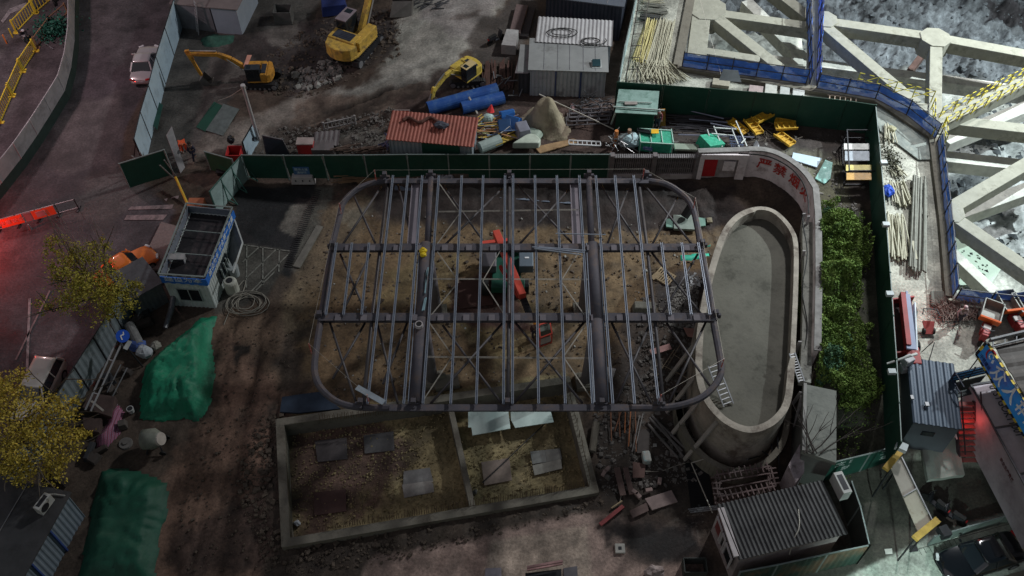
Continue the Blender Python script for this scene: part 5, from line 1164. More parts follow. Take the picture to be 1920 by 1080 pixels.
# awning frame on the right side of cabin
b = B(); a, c = P(440, 412, 2.6), P(455, 455, 2.3); e, f_ = P(437, 512, 2.4), P(412, 470, 2.5)
for p, q in ((a, c), (c, e)): b.bar(p, q, .09)
b.build('awning_frame', mat('white_tube', (.5, .52, .5), .5), cab)
b = B(); b.quad(a, c, P(436, 500, 1.0), P(420, 470, 1.2)); b.build('awning_sheet', mat('grey_tarp', (.12, .13, .14), .6), cab)
# white water drum, basin, hoses
b = B(); p = G(437, 545); b.tube([p, U(p, .95), U(p, 1.1)], [.45, .45, .36], 18); o = b.build('water_drum', mat('offwhite_plastic', (.44, .44, .38), .5, 0, .1), smooth=False, bevel=.03); tag(o, 'large off white plastic drum standing beside the guard cabin', 'drum')
b = B(); b.tube([U(p, 1.09), U(p, 1.13)], [.22, .22], 14); b.build('drum_opening', DARKM, o)
b = B(); p = G(441, 515); b.tube([p, U(p, .9)], [.32, .38], 16); tag(b.build('basin', mat('grey_basin', (.33, .36, .36), .5)), 'round pale basin behind the off white drum', 'basin')
coil('hose', 'tangle of pale hose lying on the ground right of the white drum', G(463, 570), 1.0, 7, mat('hose_pale', (.26, .24, .20), .7), 4, .03, .8)
hose('hose', 'pale hose trailing down from the drum to the bend in the track', 'hose', [(440, 548), (462, 520), (458, 548), (432, 580), (420, 610)], .03, mat('hose_pale', (.26, .24, .20), .7))
# dark flat shed roof left of the cabin
container('dark_shed', 'low dark grey flat roofed shed left of the guard cabin', 'shed', G(262, 598), G(318, 566), 2.6, 2.0, 0, mat('shed_wall_dark', (.10, .11, .115), .7), mat('dark_grey_roof', (.085, .092, .10), .55, .1, .25, 1.0, .1, (.045, .05, .055), .4, .7), roof_corr=0)
b = B(); p = G(375, 400); b.box(U(p, .6), (1.1, .8, 1.2)); tag(b.build('orange_bin', mat('orange_timber', (.38, .13, .06), .7), bevel=.03), 'open orange box behind the guard cabin', 'box')
# braced pale panel wall running up-right from the cabin
pw = [G(x, y) for x, y in ((408, 402), (428, 378), (447, 356), (466, 334))]
fence('braced_panel_wall', 'pale green panel wall with diagonal braces behind the guard cabin', pw, 2.3, mat('pale_green_board', (.30, .40, .38), .7), mat('green_tube', (.05, .12, .10), .6), braces=.8, bside=-1)
# ================================================================== green tarpaulins over heaps
def tarpfun(hmax, cx_, cy_, rx, ry, sd, wr=.22):
    def f(X, Y, d):
        h = hmax * np.clip(1 - ((X - cx_) / rx) ** 2 - ((Y - cy_) / ry) ** 2, 0, 1) ** .6
        a = np.arctan2(Y - cy_, X - cx_); rr = np.hypot(X - cx_, Y - cy_)
        return .06 + h + wr * (fbm(X * 1.0 + sd, Y, 1.1, 5) - .5) * 1.6 + .05 * np.sin(a * 17 + fbm(X, Y, .8, 3) * 9) * np.clip(rr / 3, 0, 1) + .34 * (1 - np.abs(2 * fbm(a * 2.6 + sd, rr * .28 + fbm(X, Y, .6, 3) * 1.6, 1.5, 4) - 1)) ** 2 * np.clip(rr / 1.5, .2, 1)
    return f
TARP = mat('green_tarp', (.012, .20, .105), .55, 0, .3, 1.4, .5, (.008, .09, .05), .42, .7, spec=.3)
c = G(345, 700); drape('green_tarpaulin', 'bright green tarpaulin with deep creases thrown over a heap', 'tarpaulin', [(408, 592), (398, 640), (404, 700), (395, 760), (372, 792), (345, 785), (300, 790), (262, 785), (262, 740), (270, 690), (300, 660), (350, 620), (375, 596)], tarpfun(.85, c.x, c.y, 3.4, 5.0, 3, .35), TARP, .12)
c = G(230, 980); drape('green_tarpaulin', 'dark green tarpaulin beside the bottom left container', 'tarpaulin', [(188, 880), (240, 878), (290, 892), (318, 905), (315, 960), (300, 1010), (290, 1100), (140, 1100), (165, 990), (175, 930)], tarpfun(.5, c.x, c.y, 4, 5, 8, .3), mat('dark_green_tarp', (.010, .07, .042), .6, 0, .2, .8, .4, spec=.3), .18)
# cement mixer, bucket, striped cloth, odds and ends
t = T('cement_mixer', 'small pale drum concrete mixer standing between the two green tarpaulins', 'mixer', tuple(G(295, 838))); p = Vector(G(295, 838))
b = B(); b.tube([p + Vector((-.7, 0, .9)), p + Vector((-.55, 0, .9)), p + Vector((.1, 0, 1.0)), p + Vector((.55, -.1, 1.15))], [.35, .6, .62, .36], 16); b.build('drum', mat('mixer_drum', (.17, .18, .15), .7, 0, .3, 3), t, smooth=True)
b = B(); b.tube([p + Vector((.45, -.08, 1.1)), p + Vector((.6, -.1, 1.17))], [.42, .38], 16); b.build('drum_mouth', mat('mixer_rim', (.42, .38, .34), .6), t)
b = B()
for s in (-.5, .5): b.bar(p + Vector((s, -.5, 0)), p + Vector((s * .4, 0, .8)), .08); b.bar(p + Vector((s, .5, 0)), p + Vector((s * .4, 0, .8)), .08)
b.bar(p + Vector((-.5, 0, .8)), p + Vector((.5, 0, .8)), .1); b.build('frame', DARKM, t)
for s in (-1, 1): b = B(); b.tube([p + Vector((.5, s * .5, .2)), p + Vector((.5, s * .58, .2))], .2, 12); b.build('wheel', RUB, t)
b = B(); p = G(247, 772); b.tube([p, U(p, .38)], [.17, .21], 14); o = b.build('bucket', mat('white_pail', (.50, .50, .48), .5)); tag(o, 'white bucket on the dark ground left of the bright tarpaulin', 'bucket')
b = B(); b.tube([U(p, .36), U(p, .385)], [.15, .17], 12); b.build('bucket_inside', DARKM, o)
b = B(); p = G(236, 832); b.tube([p, U(p, .12)], [.42, .38], 16); b.tube([U(p, .12), U(p, .2)], [.15, .15], 12); tag(b.build('cable_reel', mat('reel_grey', (.14, .13, .12), .7)), 'round reel lying left of the cement mixer', 'reel')
sm_ = bpy.data.materials.new('striped_cloth'); sm_.use_nodes = True; t_ = sm_.node_tree; bs = t_.nodes['Principled BSDF']; bs.inputs['Roughness'].default_value = .85
tc = t_.nodes.new('ShaderNodeTexCoord'); wv = t_.nodes.new('ShaderNodeTexWave'); wv.inputs['Scale'].default_value = 1.9; wv.inputs['Distortion'].default_value = .6; cr = t_.nodes.new('ShaderNodeValToRGB'); cr.color_ramp.interpolation = 'CONSTANT'
for pos, c in ((0, (.20, .05, .09)), (.45, (.42, .36, .42)), (.62, (.08, .06, .14)), (.82, (.34, .10, .16))):
    e = cr.color_ramp.elements.new(pos) if pos else cr.color_ramp.elements[0]; e.position = pos; e.color = (*c, 1)
t_.links.new(tc.outputs['Object'], wv.inputs[0]); t_.links.new(wv.outputs[1], cr.inputs[0]); t_.links.new(cr.outputs[0], bs.inputs['Base Color'])
c = G(205, 810); drape('striped_cloth', 'crumpled red and white striped cloth on the junk pile below the golden tree', 'cloth', [(220, 756), (232, 770), (228, 810), (205, 838), (180, 842), (178, 822), (200, 795), (205, 770)], tarpfun(.9, c.x, c.y, 2, 3, 5, .1), sm_, .14)
slab('rusty_cover', 'large flat dark red cover left of the striped cloth', 'sheet', [(175, 745), (222, 752), (214, 790), (160, 772)], .5, mat('dark_red_cover', (.075, .05, .045), .7, 0, .3, 2))
slab('rusty_cover', 'dark cover slab below the golden tree beside the striped cloth', 'sheet', [(160, 790), (195, 792), (190, 818), (162, 812)], .45, mat('dark_red_cover', (.075, .05, .045), .7))
b = B(); b.bar(G(180, 765, .8), G(202, 783, .8), .12, .1); tag(b.build('timber_batten', mat('pale_timber', (.33, .30, .27), .8)), 'pale batten lying on the large dark red cover', 'batten')
b = B(); p = G(276, 668); b.ball(U(p, .5), .5, 10, 7, (1.1, .9, .9), .15); tag(b.build('white_sack', mat('white_sack', (.38, .40, .42), .7, 0, .3, 4)), 'stuffed white sack beside the round blue sign', 'sack')
b = B(); b.ball(U(G(262, 656), .5), .5, 10, 7, (1.1, .9, .8), .15); tag(b.build('blue_sack', mat('blue_sack', (.05, .09, .26), .7, 0, .4, 4)), 'blue tarpaulin bundle against the stuffed white sack', 'bundle')
b = B(); b.ball(U(G(296, 655), .4), .32, 10, 7, (1, 1, .8), .2); tag(b.build('pale_bag', mat('pale_bag', (.27, .26, .22), .7)), 'small pale bag right of the white sack', 'bag')
b = B(); b.tube([G(247, 618, .5), P(262, 648, .6)], .32, 14); tag(b.build('duct_pipe', mat('grey_pipe', (.17, .17, .165), .7, 0, .3, 3)), 'short grey pipe lying above the white sack', 'pipe')
b = B(); b.tube([G(313, 622, .4), G(326, 590, .6), G(332, 572, .9)], [.14, .2, .2], 10); tag(b.build('foil_duct', mat('foil_grey', (.16, .16, .17), .4, .5, .4, 6)), 'crinkled grey duct climbing to the cabin corner', 'duct')
b = B(); b.tube([P(241, 655, 1.8), G(268, 688)], .05, 6); tag(b.build('dark_pole', DARKM), 'dark pole leaning below the round blue sign', 'pole')
rs = random.Random(9); 
for k, (x, y) in enumerate(((282, 575), (275, 590), (258, 602), (272, 610), (240, 700), (205, 715), (212, 735), (190, 848), (178, 862), (170, 850), (232, 800), (115, 905), (105, 885))):
    b = B(); p = G(x, y); b.box(U(p, .25), (rs.uniform(.5, 1.4), rs.uniform(.3, .8), rs.uniform(.2, .5)), rz=rs.uniform(0, 3), taper=.85); tag(b.build('junk_crate', mat('junk%d' % (k % 4), ((.06, .05, .045), (.035, .036, .04), (.10, .085, .075), (.045, .035, .03))[k % 4], .8, 0, .3, 3), bevel=.03), 'dark crate in the junk strip along the ribbed fence, %s' % ('by the dark shed', 'second below the shed', 'third below the shed', 'beside the grey pipe', 'below the blue sign', 'above the dark red cover', 'left of the striped cloth', 'under the striped cloth end', 'behind the golden tree', 'touching the golden crown', 'left of the cable reel', 'at the container corner', 'lowest by the container')[k], 'crate', 'dark junk boxes along the grey ribbed fence')
for k, (a, c) in enumerate((((205, 742), (236, 700)), ((214, 752), (248, 706)), ((270, 585), (284, 568)), ((262, 600), (280, 580)))):
    b = B(); b.tube([G(*a, .4), G(*c, 1.0)], .04, 6); tag(b.build('thin_tube', GREYM), 'thin tube among the junk boxes, %s' % ('lower left', 'lower right', 'upper right', 'upper left')[k], 'tube', 'thin tubes among the junk')
# ================================================================== container bottom left
t, p0, ux, uy, L = container('site_container', 'long blue grey site container at the bottom left corner with flat dark roof', 'container', P(62, 1150, 0), P(160, 968, 0), 7.5, 2.7, 0, mat('blue_grey_wall', (.18, .22, .26), .6, .1, .15, 1), mat('dark_flat_roof', (.050, .050, .052), .6, 0, .25, .8, .1, (.03, .03, .03), .4, .6), roof_corr=0, ribs=True, over=.15)
for tt in (.30, .63):
    p = p0 + ux * L * tt - uy * .05; b = B(); b.bar(p, U(p, 2.7), .12, .10); b.build('blue_strip', mat('deep_blue_strip', (.03, .06, .20), .5), t)
for yy in (2.4, 4.8):
    b = B(); b.bar(p0 + uy * yy + Vector((0, 0, 2.75 + .09)), p0 + uy * yy + ux * L + Vector((0, 0, 2.84)), .05, .04); b.build('roof_seam', GREYM, t)
def ac_unit(label, p, rz, sc=1.0):
    t = T('air_conditioner', label, 'air conditioner', tuple(p), rz); b = B(); b.box((0, 0, .3 * sc), (.85 * sc, .34 * sc, .6 * sc)); b.build('casing', mat('ac_white', (.42, .42, .40), .5), t, local=True, bevel=.02)
    b = B(); b.tube([(-.12 * sc, -.16 * sc, .3 * sc), (-.12 * sc, -.19 * sc, .3 * sc)], .23 * sc, 14); b.box((0, 0, .605 * sc), (.6 * sc, .2 * sc, .01)); b.build('fan_grille', DARKM, t, local=True)
ac_unit('white air conditioner unit lying on the bottom left container roof', P(87, 950, 2.85), R(68), 1.15)
b = B(); q = chaik([P(*a, 2.9) for a in ((80, 938), (84, 928), (100, 926), (112, 928), (122, 929))], 2); b.tube(q, .035, 6); tag(b.build('cable', mat('pale_cable', (.4, .4, .38), .6)), 'pale cable looping from the container air conditioner', 'cable')
# ================================================================== TOP: yard with excavators, containers, debris
# pale block building at the top left
t, p0, ux, uy, L = container('block_building', 'flat roofed pale building at the top edge with a ladder on its wall', 'building', G(408, 62), G(455, 66), 4.5, 2.6, 0, mat('bluegrey_render', (.27, .31, .36), .75, 0, .12, .6), mat('dusty_flat_roof', (.17, .145, .14), .85, 0, .2, .7), roof_corr=0, ribs=False, over=.2)
t, p0, ux, uy, L = container('low_building', 'low roof slab joining the blue fence and the pale building', 'building', G(335, 52), G(405, 60), 4.5, 2.4, 0, mat('grey_render', (.15, .15, .16), .8), mat('dusty_flat_roof', (.17, .145, .14), .85), roof_corr=0, ribs=False, over=.1)
ladder('metal ladder leaning on the low roof at the top left', G(371, 62), P(365, 2, 3.0), .55, 11)
b = B(); p = G(372, 52); b.tube([p, U(p, .75)], [.14, .04], 8); tag(b.build('traffic_cone', mat('cone_red', (.7, .12, .06), .6)), 'small red cone at the foot of the ladder', 'cone')
c = G(410, 72); drape('green_net_sheet', 'tattered dark green netting lying below the pale building', 'netting', [(375, 72), (400, 64), (440, 66), (436, 80), (405, 90), (380, 88)], tarpfun(.4, c.x, c.y, 2, 2, 9, .3), mat('dull_green_net', (.03, .09, .065), .8, 0, .4, 3), .2)
YB = (.78, .42, .03)
e1 = G(668, 98)
make_excavator('yellow_excavator', 'big yellow excavator seen from behind with arm reaching off the top edge', tuple(e1), R(-27), R(-24), 1.0, (.58, .37, .07), ((.9, 1.6), (2.6, 3.6), (4.4, 5.2), (8.4, 6.0), (9.6, 3.2), (9.9, 2.0)), cabroof=mat('dusty_cab_roof', (.22, .18, .20), .7))
make_excavator('small_excavator', 'small orange yellow excavator with pink sun board, arm stretched to the left', tuple(G(493, 155)), R(92), R(88), .68, (.56, .27, .04), ((.9, 1.6), (3.0, 3.4), (4.4, 4.2), (7.6, 4.3), (6.9, 1.2), (6.1, .4)), cabroof=mat('black_cab_roof', (.03, .035, .045), .5), compact=True)
b = B(); p = G(493, 155); b.sheet(p + Vector((-1.05, -.5, 2.0)), p + Vector((-.75, -.5, 2.0)), p + Vector((-.6, .85, 2.05)), p + Vector((-.95, .85, 2.05)), .04); tag(b.build('sun_board', mat('pink_board', (.55, .27, .20), .7)), 'pink board lying on the small excavator cab roof', 'board')
make_excavator('mini_excavator', 'yellow mini excavator with tan roof beside the blue pipes', tuple(G(876, 150)), R(138), R(95), .66, (.58, .42, .07), ((.9, 1.4), (2.4, 2.6), (3.4, 2.6), (5.3, 1.6), (5.6, .7), (5.0, .1)), cabroof=mat('tan_cab_roof', (.50, .38, .18), .6, 0, .1, 2), compact=True)
# camera pole
p = G(485, 262); t = T('camera_pole', 'tall white pole with a dark control box between yard and green fence', 'pole', tuple(p)); b = B(); b.tube([p, P(483, 255, 1.0), P(456, 163, 6.0)], [.15, .13, .12], 10); b.build('mast', mat('pole_white', (.42, .40, .40), .5), t)
b = B(); b.tube([U(Vector(P(456, 163, 6.0)), 0), U(Vector(P(456, 163, 6.0)), .18)], [.17, .17], 10); b.build('mast_cap', mat('pole_white', (.42, .40, .40), .5), t)
b = B(); b.box(U(p, .9) + Vector((-.05, -.2, 0)), (.5, .3, .6)); b.build('control_box', DARKM, t)
b = B(); q = chaik([P(455, 165, 5.9), P(430, 182, 3.6), G(410, 190, .1)], 2); b.tube(q, .025, 5); tag(b.build('cable', CABLE), 'thin cable sagging from the pole top to the yard', 'cable')
b = B(); q = [G(470, 298), G(505, 296)]; fence('pale_screen', 'pale blue upright panel at the foot of the white pole', [G(465, 302), G(487, 262)], 1.9, WB, DARKM, cat='panel')
b = B(); a, c, d_, e_ = P(492, 254, 1.9), P(530, 262, 1.9), G(545, 292, .1), G(500, 292, .1); b.sheet(e_, d_, c, a, .06); o = tag(b.build('grid_panel', mat('dark_solar', (.035, .045, .06), .3)), 'dark gridded panel leaning beside the white pole', 'panel')
b = B()
for k in range(4): b.bar(lerp(a, c, k / 3) + Vector((0, -.04, .05)), lerp(e_, d_, k / 3) + Vector((0, -.04, .05)), .05)
b.bar(a + Vector((0, -.04, .05)), c + Vector((0, -.04, .05)), .05); b.bar(lerp(a, e_, .5) + Vector((0, -.04, .05)), lerp(c, d_, .5) + Vector((0, -.04, .05)), .05); b.build('panel_frame', GREYM, o)
# green sheet leaning + glass sheet on ground
slab('green_plate', 'dark green plate lying in the yard left of the white pole', 'plate', [(402, 192), (418, 200), (385, 248), (368, 240)], .05, mat('deep_green', (.012, .06, .04), .6), .05)
slab('glass_plate', 'large translucent grey green sheet lying in the yard', 'sheet', [(419, 196), (449, 206), (418, 256), (386, 246)], .05, mat('dull_glass_sheet', (.11, .13, .125), .35, 0, .3, 2), .05)
slab('green_plate', 'dark green plate leaning behind the pale blue fence', 'plate', [(293, 192), (308, 203), (297, 250), (282, 232)], .06, mat('deep_green2', (.02, .07, .055), .5), .3)
fence('green_gate_leaf', 'green gate leaf with a white notice standing open beside the red bin', [G(395, 318), G(445, 332)], 1.8, mat('green_gate_leaf', (.025, .085, .045), .6, 0, .2, 1), GREENR, cat='gate')
b = B(); p = P(392, 290, 1.0); b.box(p + Vector((.2, -.3, 0)), (.35, .05, .5)); tag(b.build('notice', mat('pink_notice', (.6, .32, .32), .6)), 'small pale notice on the green gate leaf', 'notice')
b = B(); p = G(446, 308); 
for (cx_, cy_, dx, dy) in ((-.5, 0, .06, 1), (.5, 0, .06, 1), (0, -.5, 1, .06), (0, .5, 1, .06)): b.box(U(p, .7) + Vector((cx_, cy_, 0)), (dx, dy, 1.4))
b.box(U(p, .1), (1, 1, .1)); tag(b.build('red_bin', mat('red_bin', (.42, .03, .03), .5, 0, .15, 2)), 'tall open red bin at the end of the green fence', 'bin')
for dx, dy, wh in ((-.5, 0, 'left of'), (.9, .1, 'right of')): b = B(); b.ball(G(446, 296, .9) + Vector((dx, dy + 1, 0)), .32, 9, 6, (1, 1, 1.1), .15); tag(b.build('rubbish_bag', mat('black_bag', (.015, .016, .02), .4)), 'black rubbish bag just ' + wh + ' the red bin', 'bag')
person('person in an orange work suit bending near the yard gate', tuple(G(347, 284)), R(200), (.62, .10, .03), (.55, .09, .03), helmet=(.5, .12, .05), pose='bend', sc=1.05)
person('person in dark clothes walking behind the worker in orange', tuple(G(366, 300)), R(160), (.035, .035, .06), (.03, .03, .05), pose='walk', sc=1.05)
t = T('hand_cart', 'small low cart with folded red handles below the green gate leaf', 'cart', tuple(G(425, 325))); b = B(); p = G(425, 325); b.box(U(p, .3), (1.4, .6, .06)); b.build('platform', DARKM, t); b = B(); b.tube([U(p, .3) + Vector((.6, 0, 0)), U(p, .9) + Vector((.9, 0, 0))], .04, 5); b.build('handle', mat('dull_red', (.3, .05, .05), .6), t)
for s in (-.5, .5): b = B(); b.tube([p + Vector((s, -.3, .12)), p + Vector((s, .3, .12))], .12, 8); b.build('wheel', RUB, t)
# railing lying, red box, corrugated stack
t = T('white_railing', 'short white metal railing lying on the muddy yard', 'railing', tuple(G(638, 245))); A, C_ = G(609, 246), G(667, 233)
b = B(); b.bar(U(A, .75), U(C_, .75), .07); b.bar(U(A, .2), U(C_, .2), .07); b.build('rail', mat('off_white_rail', (.36, .34, .33), .6), t)
for k in range(9): b = B(); q = lerp(A, C_, k / 8); b.bar(U(q, .0 if k in (0, 8) else .2), U(q, .9 if k in (0, 8) else .75), .12 if k in (0, 8) else .06); b.build('upright', mat('off_white_rail', (.36, .34, .33), .6), t)
p = G(576, 284); b = B(); b.box(U(p, .5), (1.2, .7, 1.0)); o = tag(b.build('red_cabinet', mat('red_cab', (.38, .04, .04), .6), bevel=.03), 'red metal box with pale lid behind the green fence', 'box'); b = B(); b.box(U(p, 1.04), (1.25, .75, .08)); b.build('lid', mat('pale_lid', (.33, .27, .25), .7), o)
b = B(); a, c = G(588, 286, .4), G(632, 278, .4); b.corr(U(G(588, 286), .5), (1, .12, 0), (0, 1, .1), 1.9, 1.5, .35, .07, .1); b.box(U(G(607, 280), .25), (1.6, 1.1, .4)); tag(b.build('sheet_stack', mat('grey_brown_sheets', (.12, .105, .105), .7)), 'stack of grey brown corrugated sheets beside the red box', 'sheets')
b = B(); rs = random.Random(3)
for k in range(40): a = G(600 + rs.uniform(0, 110), 287 + rs.uniform(-3, 3), .1 + rs.uniform(0, .3)); b.bar(a, a + Vector((rs.uniform(1, 2.5), rs.uniform(-.2, .5), rs.uniform(-.1, .2))), .05)
tag(b.build('timber_offcuts', mat('brown_timber', (.13, .09, .07), .8, 0, .3, 3)), 'loose timber offcuts piled against the back of the green fence', 'timber', kind='stuff')
b = B(); c = G(736, 284, .3)
for k in range(26): a = c + Vector((rs.uniform(-.6, .5), rs.uniform(-.3, 1), rs.uniform(0, .8))); b.bar(a, a + Vector((rs.uniform(-.5, .5), rs.uniform(-.5, .5), rs.uniform(-.4, .4))), .09)
tag(b.build('scrap_bundle', mat('blue_red_scrap', (.10, .12, .22), .6, 0, .3, 6, 0, (.3, .1, .08), .4, 5)), 'tangled scrap left of the red roofed shed', 'scrap', kind='stuff')
# red-roofed shed
RR_ = mat('red_tin_roof', (.28, .09, .065), .6, .1, .22, 1.1, 0, (.20, .05, .04), .4, .7)
a, c = G(734, 305), G(886, 305)
t, p0, ux, uy, L = container('red_roof_shed', 'small grey shed with faded red corrugated roof behind the green fence', 'shed', a, c, 2.3, 2.0, .5 * (a.z + c.z), mat('shed_pale_grey', (.25, .28, .30), .65, 0, .15, 1), RR_, roof_corr=.26, roof_slope=.35, over=.15)
b = B(); p = p0 + ux * L * .40 - uy * .05; b.bar(U(p, 1.0), U(p + ux * L * .45, 1.0), .06, 1.9); b.build('door', mat('deep_green', (.012, .06, .04), .6), t)
b = B(); zc = p0.z + 2.35; c = p0 + ux * L * .55 + uy * 1.2; c.z = zc
b.ball(c + Vector((.3, 0, .15)), .45, 10, 6, (1.4, .7, .5), .3); tag(b.build('dark_bundle', mat('dark_bundle', (.06, .065, .085), .7, 0, .4, 4)), 'dark bundle of cloth lying on the red shed roof', 'bundle')
b = B(); q = [c + Vector((-2.4 + k * .22, .6 + .25 * math.sin(k * .9), .12)) for k in range(13)]; b.tube(q, .12, 6); tag(b.build('rusty_chain', mat('rust_dark', (.10, .045, .035), .9)), 'rusty coiled rope along the ridge of the red shed roof', 'rope')
p = G(757, 232); t = T('red_sign', 'small red notice board with two rows of characters beyond the red shed', 'sign', tuple(p)); b = B(); b.box(U(p, .9), (1.0, .05, .75)); b.build('panel', mat('red_board2', (.45, .03, .04), .6), t)
b = B(); b.box(U(p, .9) + Vector((0, .01, 0)), (1.12, .04, .87)); 
for s in (-.45, .45): b.bar(p + Vector((s, .02, 0)), U(p, .5) + Vector((s, .02, 0)), .05)
b.build('frame', mat('pale_frame', (.45, .36, .34), .6), t)
text('sign_lettering', '严禁烟火', .24, mat('pink_lettering', (.7, .4, .38), .6), t, U(p, 1.07) + Vector((0, -.04, 0)), (1, 0, 0), (0, 0, 1)); text('sign_lettering', '禁止入内', .21, mat('pink_lettering', (.7, .4, .38), .6), t, U(p, .73) + Vector((0, -.04, 0)), (1, 0, 0), (0, 0, 1))
# blue pipes
BP = mat('blue_pipe', (.02, .075, .27), .5, 0, .3, .8, .1, (.08, .15, .26), .46, .8)
for a, c, r, l in (((803, 214), (933, 178), .52, 'long blue pipe lying behind the other beside the mini excavator'), ((866, 212), (944, 192), .48, 'shorter blue pipe lying in front of the long one')):
    A, C_ = G(*a, r), G(*c, r); d = (C_ - A).normalized(); b = B(); b.tube([A, C_], r, 20); o = tag(b.build('blue_pipe', BP, smooth=False), l, 'pipe', 'blue pipes')
    b = B(); b.tube([A - d * .01, A - d * .015], r * .86, 20); b.build('pipe_mouth', RUB, o)
b = B(); b.bar(G(862, 226, .1), P(862, 197, .9), .12); tag(b.build('white_stake', mat('pale_timber', (.33, .30, .27), .8)), 'pale stake standing before the shorter blue pipe', 'stake')
b = B(); b.bar(G(880, 203, 1.1), G(895, 215, .1), .12); tag(b.build('white_stake', mat('pale_timber', (.33, .30, .27), .8)), 'pale plank leaning on the shorter blue pipe', 'plank')
# containers top right
CW = mat('container_grey', (.36, .38, .40), .6, .1, .12, .8, 0, (.20, .20, .21), .38, .7); BLK = mat('dark_blue_trim', (.03, .05, .14), .5)
FR = mat('grey_flat_roof', (.25, .255, .25), .6, .1, .15, .6, 0, (.16, .16, .155), .4, .5)
t, p0, ux, uy, L = container('site_container', 'grey site container with flat panelled roof in front of the others at the top', 'container', P(993, 182, 2.3), P(1132, 186, 2.3), 3.4, 2.6, 2.3, CW, FR, roof_corr=0, over=.15)
for s in (.34, .67): p = p0 + ux * L * s - uy * .06; b = B(); b.bar(p, U(p, 2.6), .09); b.build('blue_strip', BLK, t)
for s in (.18, .36, .52, .7, .86): p = p0 + ux * L * s; b = B(); b.bar(U(p, 2.72), U(p + uy * 3.3, 2.72), .04, .03); b.build('roof_seam', GREYM, t)
p = P(1118, 122, 5.0); b = B(); b.box(p + Vector((0, 0, .2)), (.6, .6, .1), rx=.3); o = tag(b.build('floodlight', mat('lamp_dark', (.02, .05, .06), .3)), 'square floodlight lying on the flat container roof', 'floodlight'); b = B(); b.box(p + Vector((0, 0, .1)), (.72, .72, .12), rx=.3); b.build('frame', mat('white_tube', (.5, .52, .5), .5), o)
t, p0, ux, uy, L = container('site_container', 'pale container with corrugated roof and loose cables behind the flat roofed one', 'container', P(1005, 132, 2.3), P(1140, 140, 2.3), 2.9, 2.75, 2.3, CW, mat('pale_corrugated', (.38, .37, .37), .6, .1, .15, 1), roof_corr=.3, over=.1)
c = P(1085, 75, 5.15)
coil('cable', 'looped black cable on the right of the corrugated container roof', P(1105, 78, 5.15), .8, 2.2, RUB, 3, .035, .5, 'cable'); coil('cable', 'looped black cable on the left of the corrugated container roof', P(1050, 62, 5.15), .9, 2, RUB, 6, .035, .5, 'cable')
t, p0, ux, uy, L = container('site_container', 'dark blue grey container with black front at the top edge', 'container', P(1022, 62, 2.3), P(1160, 80, 2.3), 4.5, 3.4, 2.3, mat('dark_navy_wall', (.03, .035, .05), .6), mat('slate_roof', (.10, .115, .14), .5, .1, .15, .8), roof_corr=0, over=.15)
for s in (.2, .4, .6, .8): p = p0 + ux * L * s; b = B(); b.bar(U(p, 3.52), U(p + uy * 4.5, 3.52), .05, .03); b.build('roof_seam', GREYM, t)
t, p0, ux, uy, L = container('lean_to', 'narrow grey lean-to attached left of the flat roofed container', 'lean-to', P(972, 180, 2.2), P(991, 181, 2.2), 3.0, 2.3, 2.2, mat('dark_wall', (.04, .04, .042), .8), FR, roof_corr=0, over=.1)
b = B(); b.sheet(P(966, 138, 4.5), P(990, 138, 4.55), P(1002, 93, 4.6), P(976, 92, 4.5), .06); tag(b.build('roof_sheet', mat('purple_grey_sheet', (.21, .19, .195), .7)), 'grey sheet resting over the narrow lean-to', 'sheet')
def pile(name, label, pts, th, m, dz): return slab(name, label, 'stack', pts, th, m, dz)
slab('board_stack', 'stack of pale boards standing left of the containers', 'board stack', [(940, 102), (967, 104), (972, 74), (950, 72)], .9, mat('pale_board_stack', (.33, .32, .31), .8, 0, .2, 4, .3))
slab('long_board_stack', 'long dull reddish plank stack behind the pale boards', 'plank stack', [(955, 70), (975, 72), (990, 20), (968, 18)], .5, mat('reddish_planks', (.14, .10, .095), .85, 0, .2, 4))
slab('long_board_stack', 'dark narrow plank stack left of the long reddish one', 'plank stack', [(975, 72), (990, 74), (1004, 20), (990, 18)], .25, mat('dark_planks', (.06, .05, .05), .85, 0, .2, 4))
bike('dark motorbike parked on the concrete yard left of the pale boards', tuple(G(930, 80)), R(-50), (.03, .03, .035))
b = B(); rs = random.Random(6)
for k in range(26): x = 905 + k * 2.2; a = G(x, 168 + rs.uniform(-6, 8), .1); c_ = G(x + rs.uniform(-4, 10), 120 + rs.uniform(-6, 6), .25); b.bar(a, c_, .09)
tag(b.build('rusty_beams', mat('rust_brown', (.10, .055, .045), .8, .2, .3, 2)), 'row of rusty bars laid out between the mini excavator and containers', 'bars', kind='stuff')
b = B()
for k in range(14): a = G(915 + rs.uniform(-15, 60), 165 + rs.uniform(-25, 25), .2); b.bar(a, a + Vector((rs.uniform(-.8, .8), rs.uniform(-.9, .9), rs.uniform(0, .5))), .06)
tag(b.build('steel_scrap', GREYM), 'loose steel scrap behind the mini excavator', 'scrap', kind='stuff')
